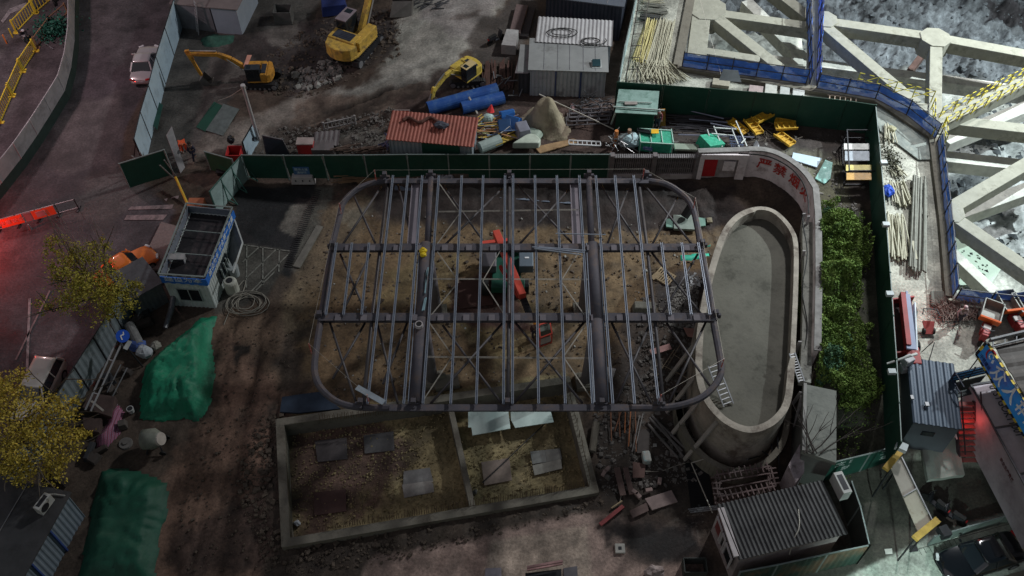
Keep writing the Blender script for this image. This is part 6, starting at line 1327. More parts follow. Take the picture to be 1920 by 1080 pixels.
# scaffold frames
t = T('scaffold_stack', 'stack of grey tubular scaffold frames below the grey container', 'scaffold frames', tuple(G(1100, 232)))
for k in range(4):
    o = Vector((k * .12, k * .35, .25 + k * .05)); A, C_ = G(1062, 240) + o, G(1140, 236) + o; b = B()
    for s in (0, .45, .9): b.bar(A + Vector((0, s, 0)), C_ + Vector((0, s, 0)), .06)
    for s in range(5): q = lerp(A, C_, s / 4); b.bar(q, q + Vector((0, .9, 0)), .06)
    b.build('frame', mat('dull_steel', (.17, .16, .17), .6, .3), t)
b = B(); b.tube([G(1010, 208, 1.6), G(1150, 250, .4)], .045, 6); tag(b.build('long_tube', CABLE), 'long thin tube sloping from the sand heap over the scaffold frames', 'tube')
b = B(); b.bar(P(1072, 195, 2.6), G(1078, 215, .1), .18, .08); tag(b.build('pink_plank', mat('pink_plank', (.32, .2, .2), .7)), 'short pinkish plank leaning under the container front', 'plank')
rs = random.Random(12); b = B()
for k in range(60): a = G(1085 + rs.uniform(0, 65), 198 + rs.uniform(-6, 22), rs.uniform(.1, 1)); b.bar(a, a + Vector((rs.uniform(-.8, .8), rs.uniform(-.3, .3), rs.uniform(-.3, .5))), .05)
tag(b.build('steel_scrap', mat('dark_scrap', (.07, .07, .075), .6, .3)), 'dark scaffold fittings heaped below the container', 'scrap', kind='stuff')
# sand heap
c = G(1028, 235)
def heap(X, Y, d): h = 2.1 * np.clip(1 - (np.hypot((X - c.x) / 2.1, (Y - c.y) / 2.6)) ** .9, 0, 1); return h + .25 * (fbm(X, Y, 4.0, 4) - .5) * np.clip(h, 0, 1) + .6 * (1 - np.abs(2 * fbm(X, Y, .9, 5) - 1)) * np.clip(h, .1, 1)
drape('sand_heap', 'rough heap of pale sand beside the scaffold frames', 'sand heap', [(972, 222), (1000, 200), (1035, 192), (1055, 215), (1072, 245), (1060, 265), (1020, 262), (985, 250)], heap, mat('sand_heap', (.30, .26, .18), .95, 0, .25, 1.5, .7, (.20, .14, .11), .4, .5), .14)
slab('timber_boards', 'orange brown boards lying below the sand heap', 'boards', [(1002, 278), (1075, 262), (1088, 268), (1012, 290)], .12, mat('orange_timber2', (.30, .19, .10), .8, 0, .25, 3))
# debris: blue bins etc.
def bin_(label, x, y, w, d, h, m, rz, tilt=0, g='blue plastic bins in the scrap pile', dz=.2):
    t = T('plastic_bin', label, 'bin', tuple(G(x, y, dz)), rz, g); b = B(); b.box((0, 0, h / 2), (w, d, h), rx=tilt, taper=1.15); b.build('body', m, t, local=True, bevel=.05)
    b = B(); b.box((0, 0, h / 2), (w * 1.2, d * 1.2, .06), rx=tilt); b.build('rim', m, t, local=True); return t
BB = mat('blue_plastic', (.03, .13, .38), .45, 0, .2, 2)
bin_('blue bin tipped on its side at the back of the scrap pile', 951, 232, .9, .8, 1.0, BB, .3, .9); bin_('blue bin lying beside the scrap pile nearest the sand heap', 962, 246, .9, .9, 1.1, BB, -.4, .8); bin_('dark blue bin in the middle of the scrap pile', 946, 252, .8, .8, 1.0, mat('navy_plastic', (.02, .06, .15), .5), .1, .5)
b = B(); b.ball(G(916, 236, .7), .45, 12, 8, (1, .8, .9), .05); tag(b.build('pale_tub', mat('mint_plastic', (.42, .55, .50), .5)), 'pale mint tub on top of the scrap pile', 'tub')
b = B(); b.tube([G(920, 228, 1.0), G(922, 226, 1.5)], [.3, .05], 8); tag(b.build('red_cone', mat('red_plastic', (.7, .05, .05), .5)), 'small bright red cone on top of the scrap pile', 'cone')
rs = random.Random(21)
pal = [((.62, .42, .10), 'yellow wooden', 16), ((.42, .22, .10), 'orange brown', 12), ((.40, .30, .28), 'dull pink', 8), ((.16, .24, .42), 'blue', 6), ((.55, .58, .30), 'lime', 5), ((.5, .5, .48), 'pale grey', 8)]
for c_, nm, n in pal:
    mm = mat('scrap_' + nm, c_, .7, 0, .2, 3)
    b = B()
    for k in range(n * 2): a = G(890 + rs.uniform(0, 62), 240 + rs.uniform(-6, 30), rs.uniform(.15, .9)); an = rs.uniform(-.5, 1.0); b.bar(a, a + Vector((math.cos(an), math.sin(an) * .7, rs.uniform(-.2, .3))) * rs.uniform(.4, 1.4), .07, .05)
    tag(b.build('scrap_laths', mm), nm + ' laths strewn through the scrap pile right of the red shed', 'laths', kind='stuff')
slab('yellow_board', 'speckled yellow board on the edge of the scrap pile', 'board', [(920, 276), (964, 261), (970, 268), (930, 284)], .08, mat('yellow_board', (.58, .42, .06), .6, 0, .3, 6, 0, (.3, .2, .15), .4, 6), .5)
b = B(); a = G(905, 290, .5); b.tube([G(900, 287, .5), G(938, 272, .5)], .42, 14); tag(b.build('round_post', mat('mint_metal', (.30, .36, .33), .6)), 'pale rounded trough behind the green fence', 'trough')
b = B(); q = [G(1010, 287), G(960, 287), G(990, 268), G(1004, 270), G(1014, 280)]; b.prism([(p.x, p.y) for p in q], q[0].z + .4, q[0].z + 1.0); tag(b.build('bath_tub', mat('cream_mint', (.47, .52, .43), .5), bevel=.1), 'pale mint rounded shell behind the green fence', 'shell')
b = B(); b.box(G(980, 262, .9), (1.0, 1.3, .9), rz=.3, taper=.8); tag(b.build('grey_box', mat('grey_plastic', (.20, .20, .24), .5), bevel=.05), 'grey curved cabinet in the scrap pile', 'cabinet')
b = B(); b.box(G(1000, 258, .4), (1.3, 1.0, .5), rz=-.5, taper=.7); tag(b.build('mint_box', mat('dull_mint', (.28, .33, .27), .6), bevel=.12), 'dull mint sack between grey cabinet and sand heap', 'sack')
t = T('white_railing', 'white metal rail lying along the back of the green fence', 'railing', tuple(G(1090, 284))); A, C_ = G(1066, 284, .7), G(1125, 287, .7); b = B(); b.bar(A, C_, .09); b.bar(A + Vector((0, .4, 0)), C_ + Vector((0, .4, 0)), .09); b.build('rail', mat('off_white2', (.5, .5, .5), .6), t)
for k in range(8): q = lerp(A, C_, k / 7); b = B(); b.bar(q, q + Vector((0, .4, 0)), .06); b.build('upright', mat('off_white2', (.5, .5, .5), .6), t)
# green shelter
t = T('green_hut', 'green sheet hut with worn mint roof and long tube across it', 'hut', tuple(P(1190, 245, 2.5))); q = [P(1152, 246, 2.5), P(1222, 246, 2.5), P(1232, 205, 2.5), P(1160, 205, 2.5)]
b = B(); b.prism([(p.x, p.y) for p in q], 2.4, 4.6); b.build('wall', mat('hut_green', (.012, .055, .035), .6, 0, .2, 1), t)
r4 = [P(1153, 212, 4.75), P(1232, 216, 4.75), P(1236, 172, 4.85), P(1160, 168, 4.85)]; b = B(); b.sheet(*r4, .06); b.build('roof', mat('mint_roof', (.22, .33, .29), .7, 0, .2, 1, 0, (.07, .14, .11), .42, .8), t)
b = B(); b.tube([P(1150, 200, 4.95), P(1246, 207, 4.95)], .06, 6); b.tube([P(1160, 190, 4.95), P(1222, 193, 4.95)], .05, 6); b.build('tube', mat('pale_green_tube', (.36, .42, .38), .6), t)
b = B(); b.box(P(1183, 193, 4.95), (.9, .35, .06)); b.build('plate', mat('pinkish_plate', (.28, .24, .22), .7), t)
b = B(); b.bar(P(1155, 208, 4.7), P(1146, 233, 3.0), .1); b.build('stay', mat('pale_green_tube', (.36, .42, .38), .6), t)
OR = mat('orange_formwork', (.48, .22, .03), .6, 0, .2, 2)
def formwork(label, a, c, w, dz, z=None, col=None, g='yellow formwork pieces in the dark yard'):
    A, C_ = G(*a, dz), G(*c, dz); t = T('steel_formwork', label, 'formwork', tuple(A), 0, g); m = col or OR; d = (C_ - A).normalized(); s = Vector((-d.y, d.x, 0)) * w / 2; L = (C_ - A).length
    b = B(); b.bar(A, C_, w, .06); b.build('plate', m, t)
    for k in (-1, 1): b = B(); b.bar(A + s * k + Vector((0, 0, .08)), C_ + s * k + Vector((0, 0, .08)), .05, .2); b.build('flange', m, t)
    for k in range(max(3, int(L / .35))): q = A + d * (k + .5) * L / max(3, int(L / .35)); b = B(); b.bar(q - s + Vector((0, 0, .08)), q + s + Vector((0, 0, .08)), .05, .14); b.build('rib', m, t)
p = P(1240, 215, 2.7); b = B(); b.bar(P(1241, 236, 2.6), P(1240, 205, 4.0), .55, .12); tag(b.build('orange_plate', mat('orange_dark', (.33, .15, .03), .6, 0, .2, 4)), 'upright orange formwork plate leaning beside the green hut', 'formwork')
YF = mat('ochre_formwork', (.50, .30, .03), .6, 0, .2, 2)
formwork('yellow formwork piece nearest the tubular scaffolds, lying flat and partly hidden', (1366, 232), (1397, 256), .6, .3, col=YF); formwork('ribbed yellow formwork piece slanting down to the right', (1398, 234), (1421, 262), .65, .55, col=YF); formwork('yellow formwork piece rising to the right behind the ribbed one', (1412, 243), (1442, 228), .6, .8, col=YF)
formwork('ribbed yellow formwork piece lying level on the right pair', (1450, 250), (1490, 248), .65, .6, col=YF); formwork('yellow formwork piece at the back of the right pair', (1450, 235), (1488, 242), .5, .4, col=YF); formwork('smooth yellow formwork piece slanting toward the pale blue plates', (1454, 256), (1484, 278), .65, .3, col=YF)
rs = random.Random(31); b = B()
for k in range(34): a = G(1405 + rs.uniform(0, 70), 255 + rs.uniform(-10, 16), .15); b.tube([a, a + Vector((rs.uniform(-1.3, 1.3), rs.uniform(-.9, .9), rs.uniform(0, .3)))], .022, 4)
tag(b.build('rebar_scraps', mat('rebar_dull', (.12, .10, .08), .8)), 'bent rebar scraps among the yellow formwork', 'rebar', kind='stuff')
b = B()
for k in range(22): a = G(1220 + rs.uniform(0, 110), 215 + k * 1.6, .15); b.tube([a, a + Vector((rs.uniform(3, 5), rs.uniform(-.9, .1), rs.uniform(0, .2)))], .045, 5)
tag(b.build('pipe_pile', mat('dark_pipes', (.05, .045, .05), .6, .3)), 'dark scaffold pipes laid in the yard below the green fence', 'pipes', kind='stuff')
for a, c, wh in (((1294, 218), (1355, 231), 'second from the fence'), ((1296, 209), (1360, 222), 'nearest the fence'), ((1290, 233), (1362, 238), 'third from the fence'), ((1330, 241), (1380, 250), 'short one by the formwork'), ((1270, 262), (1412, 266), 'longest, by the white wall')):
    b = B(); b.tube([G(*a, .5), G(*c, .45)], .05, 5); tag(b.build('pale_tube', mat('violet_tube', (.22, .22, .28), .5, .3)), 'pale tube in the dark yard, ' + wh, 'tube', 'pale tubes lying in the dark yard')
# mint mesh bins and scaffold frames above the lattice wall
t = T('mesh_crate', 'bright mint green mesh crate above the lattice wall', 'crate', tuple(G(1225, 272))); p = G(1227, 275); MG = mat('mint_mesh', (.03, .30, .18), .6, 0, .3, 4, 0, (.08, .4, .27), .4, 5)
b = B(); b.box(U(p, .55), (2.3, 1.4, 1.0), rz=-.12); b.build('netting', MG, t, bevel=.1)
b = B()
for dx in (-1.15, -.4, .4, 1.15): b.bar(p + Vector((dx, -.7, 0)), p + Vector((dx, -.7, 1.1)), .06); b.bar(p + Vector((dx, -.7, 1.1)), p + Vector((dx, .7, 1.05)), .06)
for dy in (-.7, .7): b.bar(p + Vector((-1.15, dy, 1.1)), p + Vector((1.15, dy - .2, 1.1)), .07)
b.build('frame', mat('pale_mint_tube', (.4, .58, .5), .6), t)
slab('yellow_plate', 'small bright yellow plate lying against the mint mesh crate', 'plate', [(1217, 268), (1231, 268), (1231, 276), (1217, 276)], .05, mat('amber_plate', (.75, .42, .02), .5), 1.3)
slab('blue_white_sack', 'blue and white printed sack in front of the mint mesh crate', 'sack', [(1195, 272), (1212, 278), (1222, 290), (1204, 286)], .3, mat('blue_sack2', (.13, .17, .40), .6, 0, .3, 5, 0, (.5, .5, .55), .4, 5), .3)
b = B()
for k in range(12): a = G(1193 + k * 2, 267 + k * .4, 1.2); b.box(a, (.12, .3, .15))
tag(b.build('dark_rack', mat('near_black', (.02, .022, .025), .6)), 'toothed dark rack lying beside the amber plate', 'rack')
b = B(); b.ball(G(1180, 275, .6), .75, 10, 7, (1.1, .8, .8), .15); tag(b.build('cyan_tarp_heap', mat('pale_cyan', (.36, .48, .50), .6, 0, .25, 3)), 'pale cyan sheet heaped left of the mint mesh crate', 'sheet')
rs = random.Random(44); b = B()
for k in range(60): a = G(1142 + rs.uniform(0, 45), 278 + rs.uniform(-10, 9), rs.uniform(.2, 1.2)); b.bar(a, a + Vector((rs.uniform(-.5, .7), rs.uniform(-.4, .4), rs.uniform(-.4, .5))), .05)
tag(b.build('steel_scrap', mat('silver_scrap', (.35, .34, .34), .4, .6, .3, 8)), 'tangle of silvery fittings at the end of the green fence', 'scrap', kind='stuff')
for x, y, c_ in ((1153, 266, 'orange'), (1177, 264, 'brown')):
    b = B(); p = G(x, y + 8); b.tube([p, U(p, 1.5)], [.12, .14], 8); tag(b.build('capped_post', mat('post_' + c_, (.55, .20, .06) if c_ == 'orange' else (.3, .18, .12), .6)), c_ + ' capped post behind the end of the green fence', 'post')
slab('pale_slab', 'pale greenish slab behind the lattice wall top', 'slab', [(1262, 276), (1310, 278), (1308, 288), (1264, 287)], .2, mat('pale_green_slab', (.26, .30, .24), .8), .2)
t = T('mesh_crate', 'tilted dark green mesh crate with white tube frames above the white wall', 'crate', tuple(G(1340, 272))); p = G(1330, 278); b = B(); b.box(U(p, .45), (1.5, 1.3, .8), rz=.5, ry=.3); b.build('netting', MG, t, bevel=.05)
b = B()
for (a, c) in (((1334, 256), (1352, 285)), ((1375, 246), (1398, 284)), ((1336, 259), (1378, 252)), ((1330, 270), (1375, 264)), ((1368, 262), (1384, 286)), ((1385, 288), (1395, 270)), ((1322, 262), (1334, 285))): b.bar(G(*a, 1.0), G(*c, .5), .07)
b.build('tube_frame', mat('white_tube2', (.5, .52, .5), .5), t)
b = B()
for k in range(8): b.bar(G(1366 + k * 3, 268, .7), G(1370 + k * 3, 284, .4), .04); 
for k in range(4): b.bar(G(1364, 268 + k * 5, .72), G(1392, 270 + k * 4, .55), .04)
tag(b.build('blue_rack', mat('dark_blue_rack', (.05, .08, .16), .5)), 'dark blue wire rack under the white tubes', 'rack')
b = B(); b.tube([G(1412, 292), G(1416, 282, .6), G(1424, 289)], [.3, .3, .1], 8); tag(b.build('white_sheet', mat('white_sheet', (.6, .63, .66), .6)), 'crumpled white sheet beside the top of the slogan wall', 'sheet')
# person by hut
person('person in a dark red coat and white cap beside the orange plate', tuple(P(1231, 240, 2.5)), R(170), (.20, .05, .06), (.05, .05, .07), helmet=(.7, .6, .62))
# pale plates
slab('pale_plate', 'long pale blue plate lying on the rubble above the hedge', 'plate', [(1486, 289), (1540, 300), (1531, 317), (1483, 302)], .06, mat('pale_blue_plate', (.48, .60, .68), .5, 0, .1, 2), .12)
slab('mint_plate', 'wrinkled mint plastic sheet lying beside the pale blue plate', 'sheet', [(1546, 303), (1560, 308), (1556, 338), (1545, 348), (1527, 338)], .08, mat('mint_sheet', (.22, .46, .40), .4, 0, .25, 3, .3, (.45, .65, .6), .4, 3), .12)
# rack with glazed panels
t = T('panel_rack', 'dark rack stacked with shiny white and yellow boards beside the green fence', 'rack', tuple(P(1610, 320, 2.5))); q = [P(1582, 348, 2.5), P(1636, 348, 2.5), P(1632, 272, 2.5), P(1578, 272, 2.5)]
for p in q: b = B(); b.bar(p, U(p, 1.5), .08); b.build('post', DARKM, t)
b = B()
for z in (.1, .7, 1.45):
    for i in range(4): b.bar(U(q[i], z), U(q[(i + 1) % 4], z), .07)
b.build('frame', DARKM, t)
for (x0, y0, x1, y1, m) in ((1582, 270, 1630, 281, 'white'), (1584, 284, 1630, 302, 'grey'), (1586, 310, 1634, 321, 'yellow'), (1587, 325, 1634, 338, 'amber')):
    cc = dict(white=(.62, .62, .58), grey=(.34, .38, .42), yellow=(.62, .52, .16), amber=(.50, .28, .06))[m]
    b = B(); b.sheet(P(x0, y1, 3.9), P(x1, y1, 3.9), P(x1, y0, 3.9), P(x0, y0, 3.9), .05); b.build('board', mat('rack_' + m, cc, .35, 0, .25, 3, .2), t)
# people-size trifles on ledges: rebar mat, sleepers by the north foot
rs = random.Random(15); b = B()
for k in range(24): a = P(620 + rs.uniform(0, 60), 330 + rs.uniform(0, 14), 1.2); b.tube([a, a + Vector((rs.uniform(1.5, 4), rs.uniform(-.1, .3), rs.uniform(0, .15)))], .035, 5)
tag(b.build('brown_rods', mat('brown_rods', (.16, .10, .055), .8)), 'brown rods scattered along the foot of the green fence', 'rods', kind='stuff')
p = P(570, 342, .35); t = T('barrier_sign', 'white concrete barrier block with a small blue notice on top', 'barrier', tuple(p)); b = B(); b.box(U(p, .38), (1.75, .5, .75), taper=.85); b.build('concrete_block', mat('white_block', (.38, .355, .35), .8, 0, .15, 2), t, bevel=.04)
for s in (-.5, 0, .5): b = B(); b.box(U(p, .42) + Vector((s, -.27, 0)), (.08, .05, .1)); b.build('lifting_hole', DARKM, t)
b = B(); b.box(U(p, 1.15) + Vector((0, .05, 0)), (1.15, .05, .72)); b.build('notice_panel', mat('notice_blue', (.05, .12, .24), .6), t); text('notice_lettering', '围挡占道', .24, mat('pale_blue_letter', (.35, .45, .5), .6), t, U(p, 1.3), (1, 0, 0), (0, 0, 1)); text('notice_lettering', '请绕行', .24, mat('pale_blue_letter', (.35, .45, .5), .6), t, U(p, 1.0), (1, 0, 0), (0, 0, 1))
for a_, nm in (((560, 0), ''),): pass
b = B()
rs = random.Random(77)
for (cx_, cy_, n) in ((820, 322, 14), (835, 330, 14), (800, 335, 6), (1160, 332, 6)):
    for k in range(n): a = P(cx_ + rs.uniform(-14, 14), cy_ + rs.uniform(-6, 6), 1.5); b.box(a, (rs.uniform(.2, .6), .3, .08), rz=rs.uniform(0, 3), rx=rs.uniform(-1, 1))
tag(b.build('crumpled_plates', mat('crumpled_grey', (.30, .29, .31), .7)), 'crumpled grey plates piled at the back of the frame', 'plates', kind='stuff')
b = B(); b.tube([P(920, 355, .9), P(920, 352, 1.15)], [.62, .7], 18); tag(b.build('round_tub', mat('dark_tub', (.08, .08, .085), .6)), 'round dark tub beneath the upper edge of the frame', 'tub')
# ================================================================== MIDDLE: under the canopy
# green and red telehandler
t = T('telehandler', 'green four wheeled loader with long red telescopic boom under the middle of the canopy', 'loader', tuple(G(950, 515))); p = Vector(G(950, 520)); TG = mat('loader_green', (.010, .07, .045), .5, 0, .15, 2); TR_ = mat('loader_red', (.55, .075, .05), .5, 0, .15, 2, 0, (.45, .05, .03), .4, 2)
for (x, y) in ((914, 500), (988, 497), (910, 548), (985, 545)):
    q = G(x, y); b = B(); b.tube([q + Vector((-.22, 0, .5)), q + Vector((.22, 0, .5))], .52, 16); w_ = b.build('wheel', RUB, t); b = B(); b.tube([q + Vector((-.24, 0, .5)), q + Vector((.24, 0, .5))], .22, 10); b.build('rim', mat('dusty_rim', (.30, .27, .22), .8), w_)
b = B(); b.box(U(p, .75), (1.9, 3.0, .5)); b.box(U(p, 1.0) + Vector((.1, -1.5, 0)), (2.2, .8, .6)); b.box(U(p, 1.0) + Vector((.3, 1.45, 0)), (1.4, .7, .7)); b.build('chassis', TG, t, bevel=.05)
for s, c_ in ((-1.15, (.11, .10, .11)), (1.3, (.12, .15, .18))): b = B(); b.box(U(p, 1.35) + Vector((s, .25, 0)), (.95, 1.35, .7)); b.build('engine_cover', mat('cover%.1f' % s, c_, .4, .1, .1, 2), t, bevel=.05)
b = B(); b.box(U(p, 1.72) + Vector((1.35, .3, 0)), (.28, .12, .02)); b.build('white_mark', mat('sign_white', (.75, .75, .75), .5), t)
b = B(); b.bar(P(930, 436, 3.0), P(980, 556, 3.4), .46, .5); b.build('boom', TR_, t, bevel=.03)
b = B(); b.bar(P(938, 500, 2.9), P(972, 556, 2.9), .18, .3); b.build('boom_rail', mat('loader_red_dark', (.40, .04, .03), .5), t)
b = B(); b.bar(P(978, 552, 3.0), P(992, 588, 3.1), .36, .36); 
for k in range(5): b.bar(P(980 + k * 2.6, 557 + k * 6.5, 3.25) + Vector((-.22, 0, 0)), P(980 + k * 2.6, 557 + k * 6.5, 3.25) + Vector((.22, 0, 0)), .06)
b.build('boom_extension', mat('black_boom', (.03, .03, .032), .5), t)
b = B(); b.box(P(930, 456, 1.7), (1.9, .25, .5), rz=.15); b.bar(P(908, 462, 1.2), P(930, 452, 1.6), .12, .3); b.build('rear_beam', TR_, t)
# red work platform with a worker in an orange helmet
t = T('work_platform', 'small red framed lifting platform below the telescopic boom', 'platform', tuple(G(1015, 642))); b = B(); q = [G(1012, 652), G(1034, 644), G(1030, 622), G(1010, 628)]
for z in (.15, 1.1):
    for i in range(4): b.bar(U(q[i], z), U(q[(i + 1) % 4], z), .08)
for p in q: b.bar(p, U(p, 1.1), .07)
b.build('cage', TR_, t); b = B(); b.prism([(p.x, p.y) for p in q], .12, .2); b.build('floor', mat('dusty_plate', (.13, .10, .08), .8), t); b = B(); b.box(G(1020, 630, .6), (.9, .5, .7), rz=.3); b.build('motor_box', mat('dull_green_grey', (.12, .14, .12), .6), t, bevel=.04)
person('person in dark clothes and bright orange helmet beside the red platform', tuple(G(1002, 634)), R(190), (.10, .05, .045), (.05, .045, .05), helmet=(.85, .30, .02))
# plates, pallet, bits
slab('steel_plate', 'dark reddish steel plate lying left of the telehandler', 'plate', [(858, 532), (918, 522), (925, 572), (862, 580)], .04, mat('rust_red_plate', (.085, .042, .033), .7, 0, .2, 1))
slab('concrete_slab', 'pale green slab under the upper right corner of the canopy', 'slab', [(1262, 404), (1306, 404), (1306, 438), (1262, 436)], .22, mat('green_grey_slab', (.20, .23, .20), .8, 0, .2, 2))
slab('concrete_slab', 'small mint slab left of the pale green slab', 'slab', [(1248, 410), (1260, 412), (1262, 432), (1248, 430)], .15, mat('mint_slab', (.15, .26, .21), .7, 0, .2, 2))
slab('concrete_slab', 'small mint slab right of the pale green slab', 'slab', [(1308, 408), (1322, 410), (1322, 428), (1308, 430)], .15, mat('mint_slab', (.15, .26, .21), .7, 0, .2, 2))
slab('concrete_slab', 'small square ochre block near the tank top', 'slab', [(1324, 410), (1334, 409), (1335, 421), (1325, 421)], .15, mat('ochre_slab', (.22, .19, .13), .8))
b = B(); b.tube([G(1281, 416, .5), G(1292, 404, .9)], .3, 12); tag(b.build('black_pipe', RUB), 'short black pipe lying on the pale green slab', 'pipe')
c = G(1300, 480); drape('mint_sheet', 'crumpled mint sheet lying between canopy corner and tank', 'sheet', [(1272, 478), (1300, 476), (1330, 474), (1332, 484), (1300, 488), (1276, 488)], tarpfun(.25, c.x, c.y, 2, 1, 5, .15), mat('mint_sheet2', (.03, .36, .24), .5, 0, .3, 2), .14)
c = G(1336, 452); drape('mint_sheet', 'small mint rag beside the canopy corner', 'sheet', [(1322, 456), (1336, 449), (1343, 454), (1334, 464), (1320, 466)], tarpfun(.2, c.x, c.y, 1, 1, 7, .15), mat('mint_sheet3', (.03, .20, .14), .6, 0, .3, 2), .14)
t = T('wooden_pallet', 'pale wooden pallet lying on the dirt under the right of the canopy', 'pallet', tuple(G(1240, 520))); A = G(1232, 512, .12); ux_ = Vector((.75, -.62, 0)); uy_ = Vector((.62, .75, 0)); PW = mat('pallet_wood', (.40, .31, .19), .8, 0, .2, 4)
for k in range(8): b = B(); q = A + ux_ * k * .17; b.bar(q - uy_ * .55, q + uy_ * .55, .10, .03); b.build('slat', PW, t)
for k in (-.5, 0, .5): b = B(); b.bar(A + uy_ * k + Vector((0, 0, -.06)), A + ux_ * 1.2 + uy_ * k + Vector((0, 0, -.06)), .1, .09); b.build('bearer', PW, t)
b = B(); b.bar(G(1222, 524, .1), G(1236, 514, .15), .35, .04); tag(b.build('ochre_board', PW), 'ochre board tucked under the pallet', 'board')
b = B(); b.bar(G(1219, 666, .3), G(1256, 656, .4), .42, .05); tag(b.build('pink_board', mat('pink_board2', (.42, .24, .22), .7)), 'pink board lying on the dark rubble under the canopy', 'board')
slab('reddish_sheet', 'flat reddish sheet tucked against the left rim of the tank', 'sheet', [(1280, 620), (1303, 622), (1303, 640), (1288, 636)], .05, mat('reddish_sheet', (.28, .15, .12), .7), .3)
rs = random.Random(8); b = B()
for k in range(26): a = G(1298, 535, .4) + Vector((rs.uniform(-.4, .4), rs.uniform(-.4, .4), rs.uniform(-.1, .3))); b.add([a, a + Vector((rs.uniform(-.3, .3), rs.uniform(-.3, .3), rs.uniform(0, .25))), a + Vector((rs.uniform(-.3, .3), rs.uniform(-.3, .3), rs.uniform(-.1, .2)))], [(0, 1, 2)])
tag(b.build('torn_plastic', mat('white_plastic', (.5, .52, .53), .5)), 'torn white plastic on the grey rubble by the tank', 'plastic', kind='stuff')
b = B(); b.box(G(1208, 580, .25), (1.6, .7, .5), rz=-.05, taper=.85); tag(b.build('concrete_lump', mat('pale_lump', (.22, .215, .18), .9, 0, .3, 3, .5), bevel=.08), 'pale worn concrete block under the right half of the canopy', 'block')
b = B(); b.tube([G(812, 720, .7), G(835, 712, .5)], .2, 8); b.box(G(838, 722, .3), (1.5, .9, .4), rz=.2); tag(b.build('base_blocks', CONCD), 'low concrete blocks beside the left front column', 'blocks')
slab('grey_cover', 'pale grey cover lying by the left front column foot', 'cover', [(822, 712), (850, 708), (852, 728), (824, 728)], .05, mat('grey_cover', (.25, .235, .23), .7), .35); slab('grey_cover', 'pale grey cover lying by the right front column foot', 'cover', [(1130, 692), (1154, 698), (1146, 724), (1128, 720)], .05, mat('grey_cover', (.25, .235, .23), .7), .35)
# bearing wire grid of stakes left of the tank
b = B(); rs = random.Random(3)
for (a, c) in (((1235, 690), (1285, 722)), ((1246, 700), (1272, 660)), ((1270, 720), (1300, 690)), ((1260, 672), (1302, 706)), ((1228, 716), (1262, 668)), ((1282, 664), (1306, 704))): b.tube([G(*a, .5), G(*c, .8)], .025, 4)
tag(b.build('bent_wires', mat('wire_brown', (.22, .17, .12), .7)), 'bent thin wires standing from the rubble left of the tank', 'wires')
# ---- sand bed contents
slab('white_board', 'large white board with a creased corner lying on the sand bed', 'board', [(878, 777), (952, 768), (957, 808), (886, 821), (884, 806), (878, 806)], .05, mat('mint_white_board', (.50, .60, .56), .5, 0, .08, 1, 0, (.36, .46, .42), .35, .9), .25, z=-.45)
slab('white_board', 'right hand white board lying on the sand bed', 'board', [(957, 768), (1030, 768), (1038, 796), (966, 807), (958, 792)], .05, mat('mint_white_board', (.50, .60, .56), .5), .25, z=-.45)
for pts, l, c_ in (([(902, 868), (955, 860), (960, 902), (908, 912)], 'pinkish square board on the right part of the sand bed', (.20, .155, .13)), ([(994, 848), (1022, 845), (1024, 868), (998, 872)], 'small grey board at the upper right of the sand bed', (.16, .16, .15)), ([(998, 874), (1052, 862), (1054, 880), (1002, 893)], 'long grey board below the small one on the sand bed', (.20, .19, .165)), ([(1022, 845), (1050, 842), (1054, 862), (1024, 868)], 'ribbed grey board at the upper right of the sand bed', (.17, .165, .15)),
                    ([(590, 828), (650, 822), (652, 862), (596, 868)], 'dark board at the upper left of the sand bed', (.07, .06, .06)), ([(682, 818), (738, 810), (740, 846), (684, 852)], 'dark grey board at the upper middle of the sand bed', (.09, .085, .085)), ([(754, 910), (812, 902), (814, 924), (758, 935)], 'pale grey board at the lower middle of the sand bed', (.26, .24, .22)), ([(757, 885), (806, 878), (812, 902), (756, 910)], 'dull grey board joined above the pale one', (.16, .155, .15)), ([(588, 925), (650, 918), (650, 960), (590, 968)], 'dark red board at the lower left of the sand bed', (.075, .04, .035))):
    slab('formwork_board', l, 'board', pts, .05, mat('board' + str(c_), c_, .75, 0, .2, 3), .06, z=-.9, group='boards lying in the sand bed')
b = B(); b.bar(P(1026, 790, -.6), P(905, 905, -.7), .05); tag(b.build('thin_rod', DARKM), 'thin dark rod lying across the sand', 'rod')
b = B(); b.ball(P(890, 922, -.7), .17, 8, 5, (1, 1, .8), .3); tag(b.build('pale_stone', RBL), 'pale stone at the foot of the dividing wall', 'stone')
b = B(); b.ball(P(558, 981, -.7), .25, 8, 5, (1, .7, .5), .3); tag(b.build('white_bag', mat('white_sack', (.38, .40, .42), .7)), 'small white bag in the lower left of the sand bed', 'bag')
slab('dark_blue_sheet', 'dark blue corrugated sheets below the lower left frame corner', 'sheets', [(530, 748), (600, 738), (640, 770), (560, 778), (526, 776)], .15, mat('navy_sheet', (.03, .045, .07), .5, .2, .2, 2), .1)
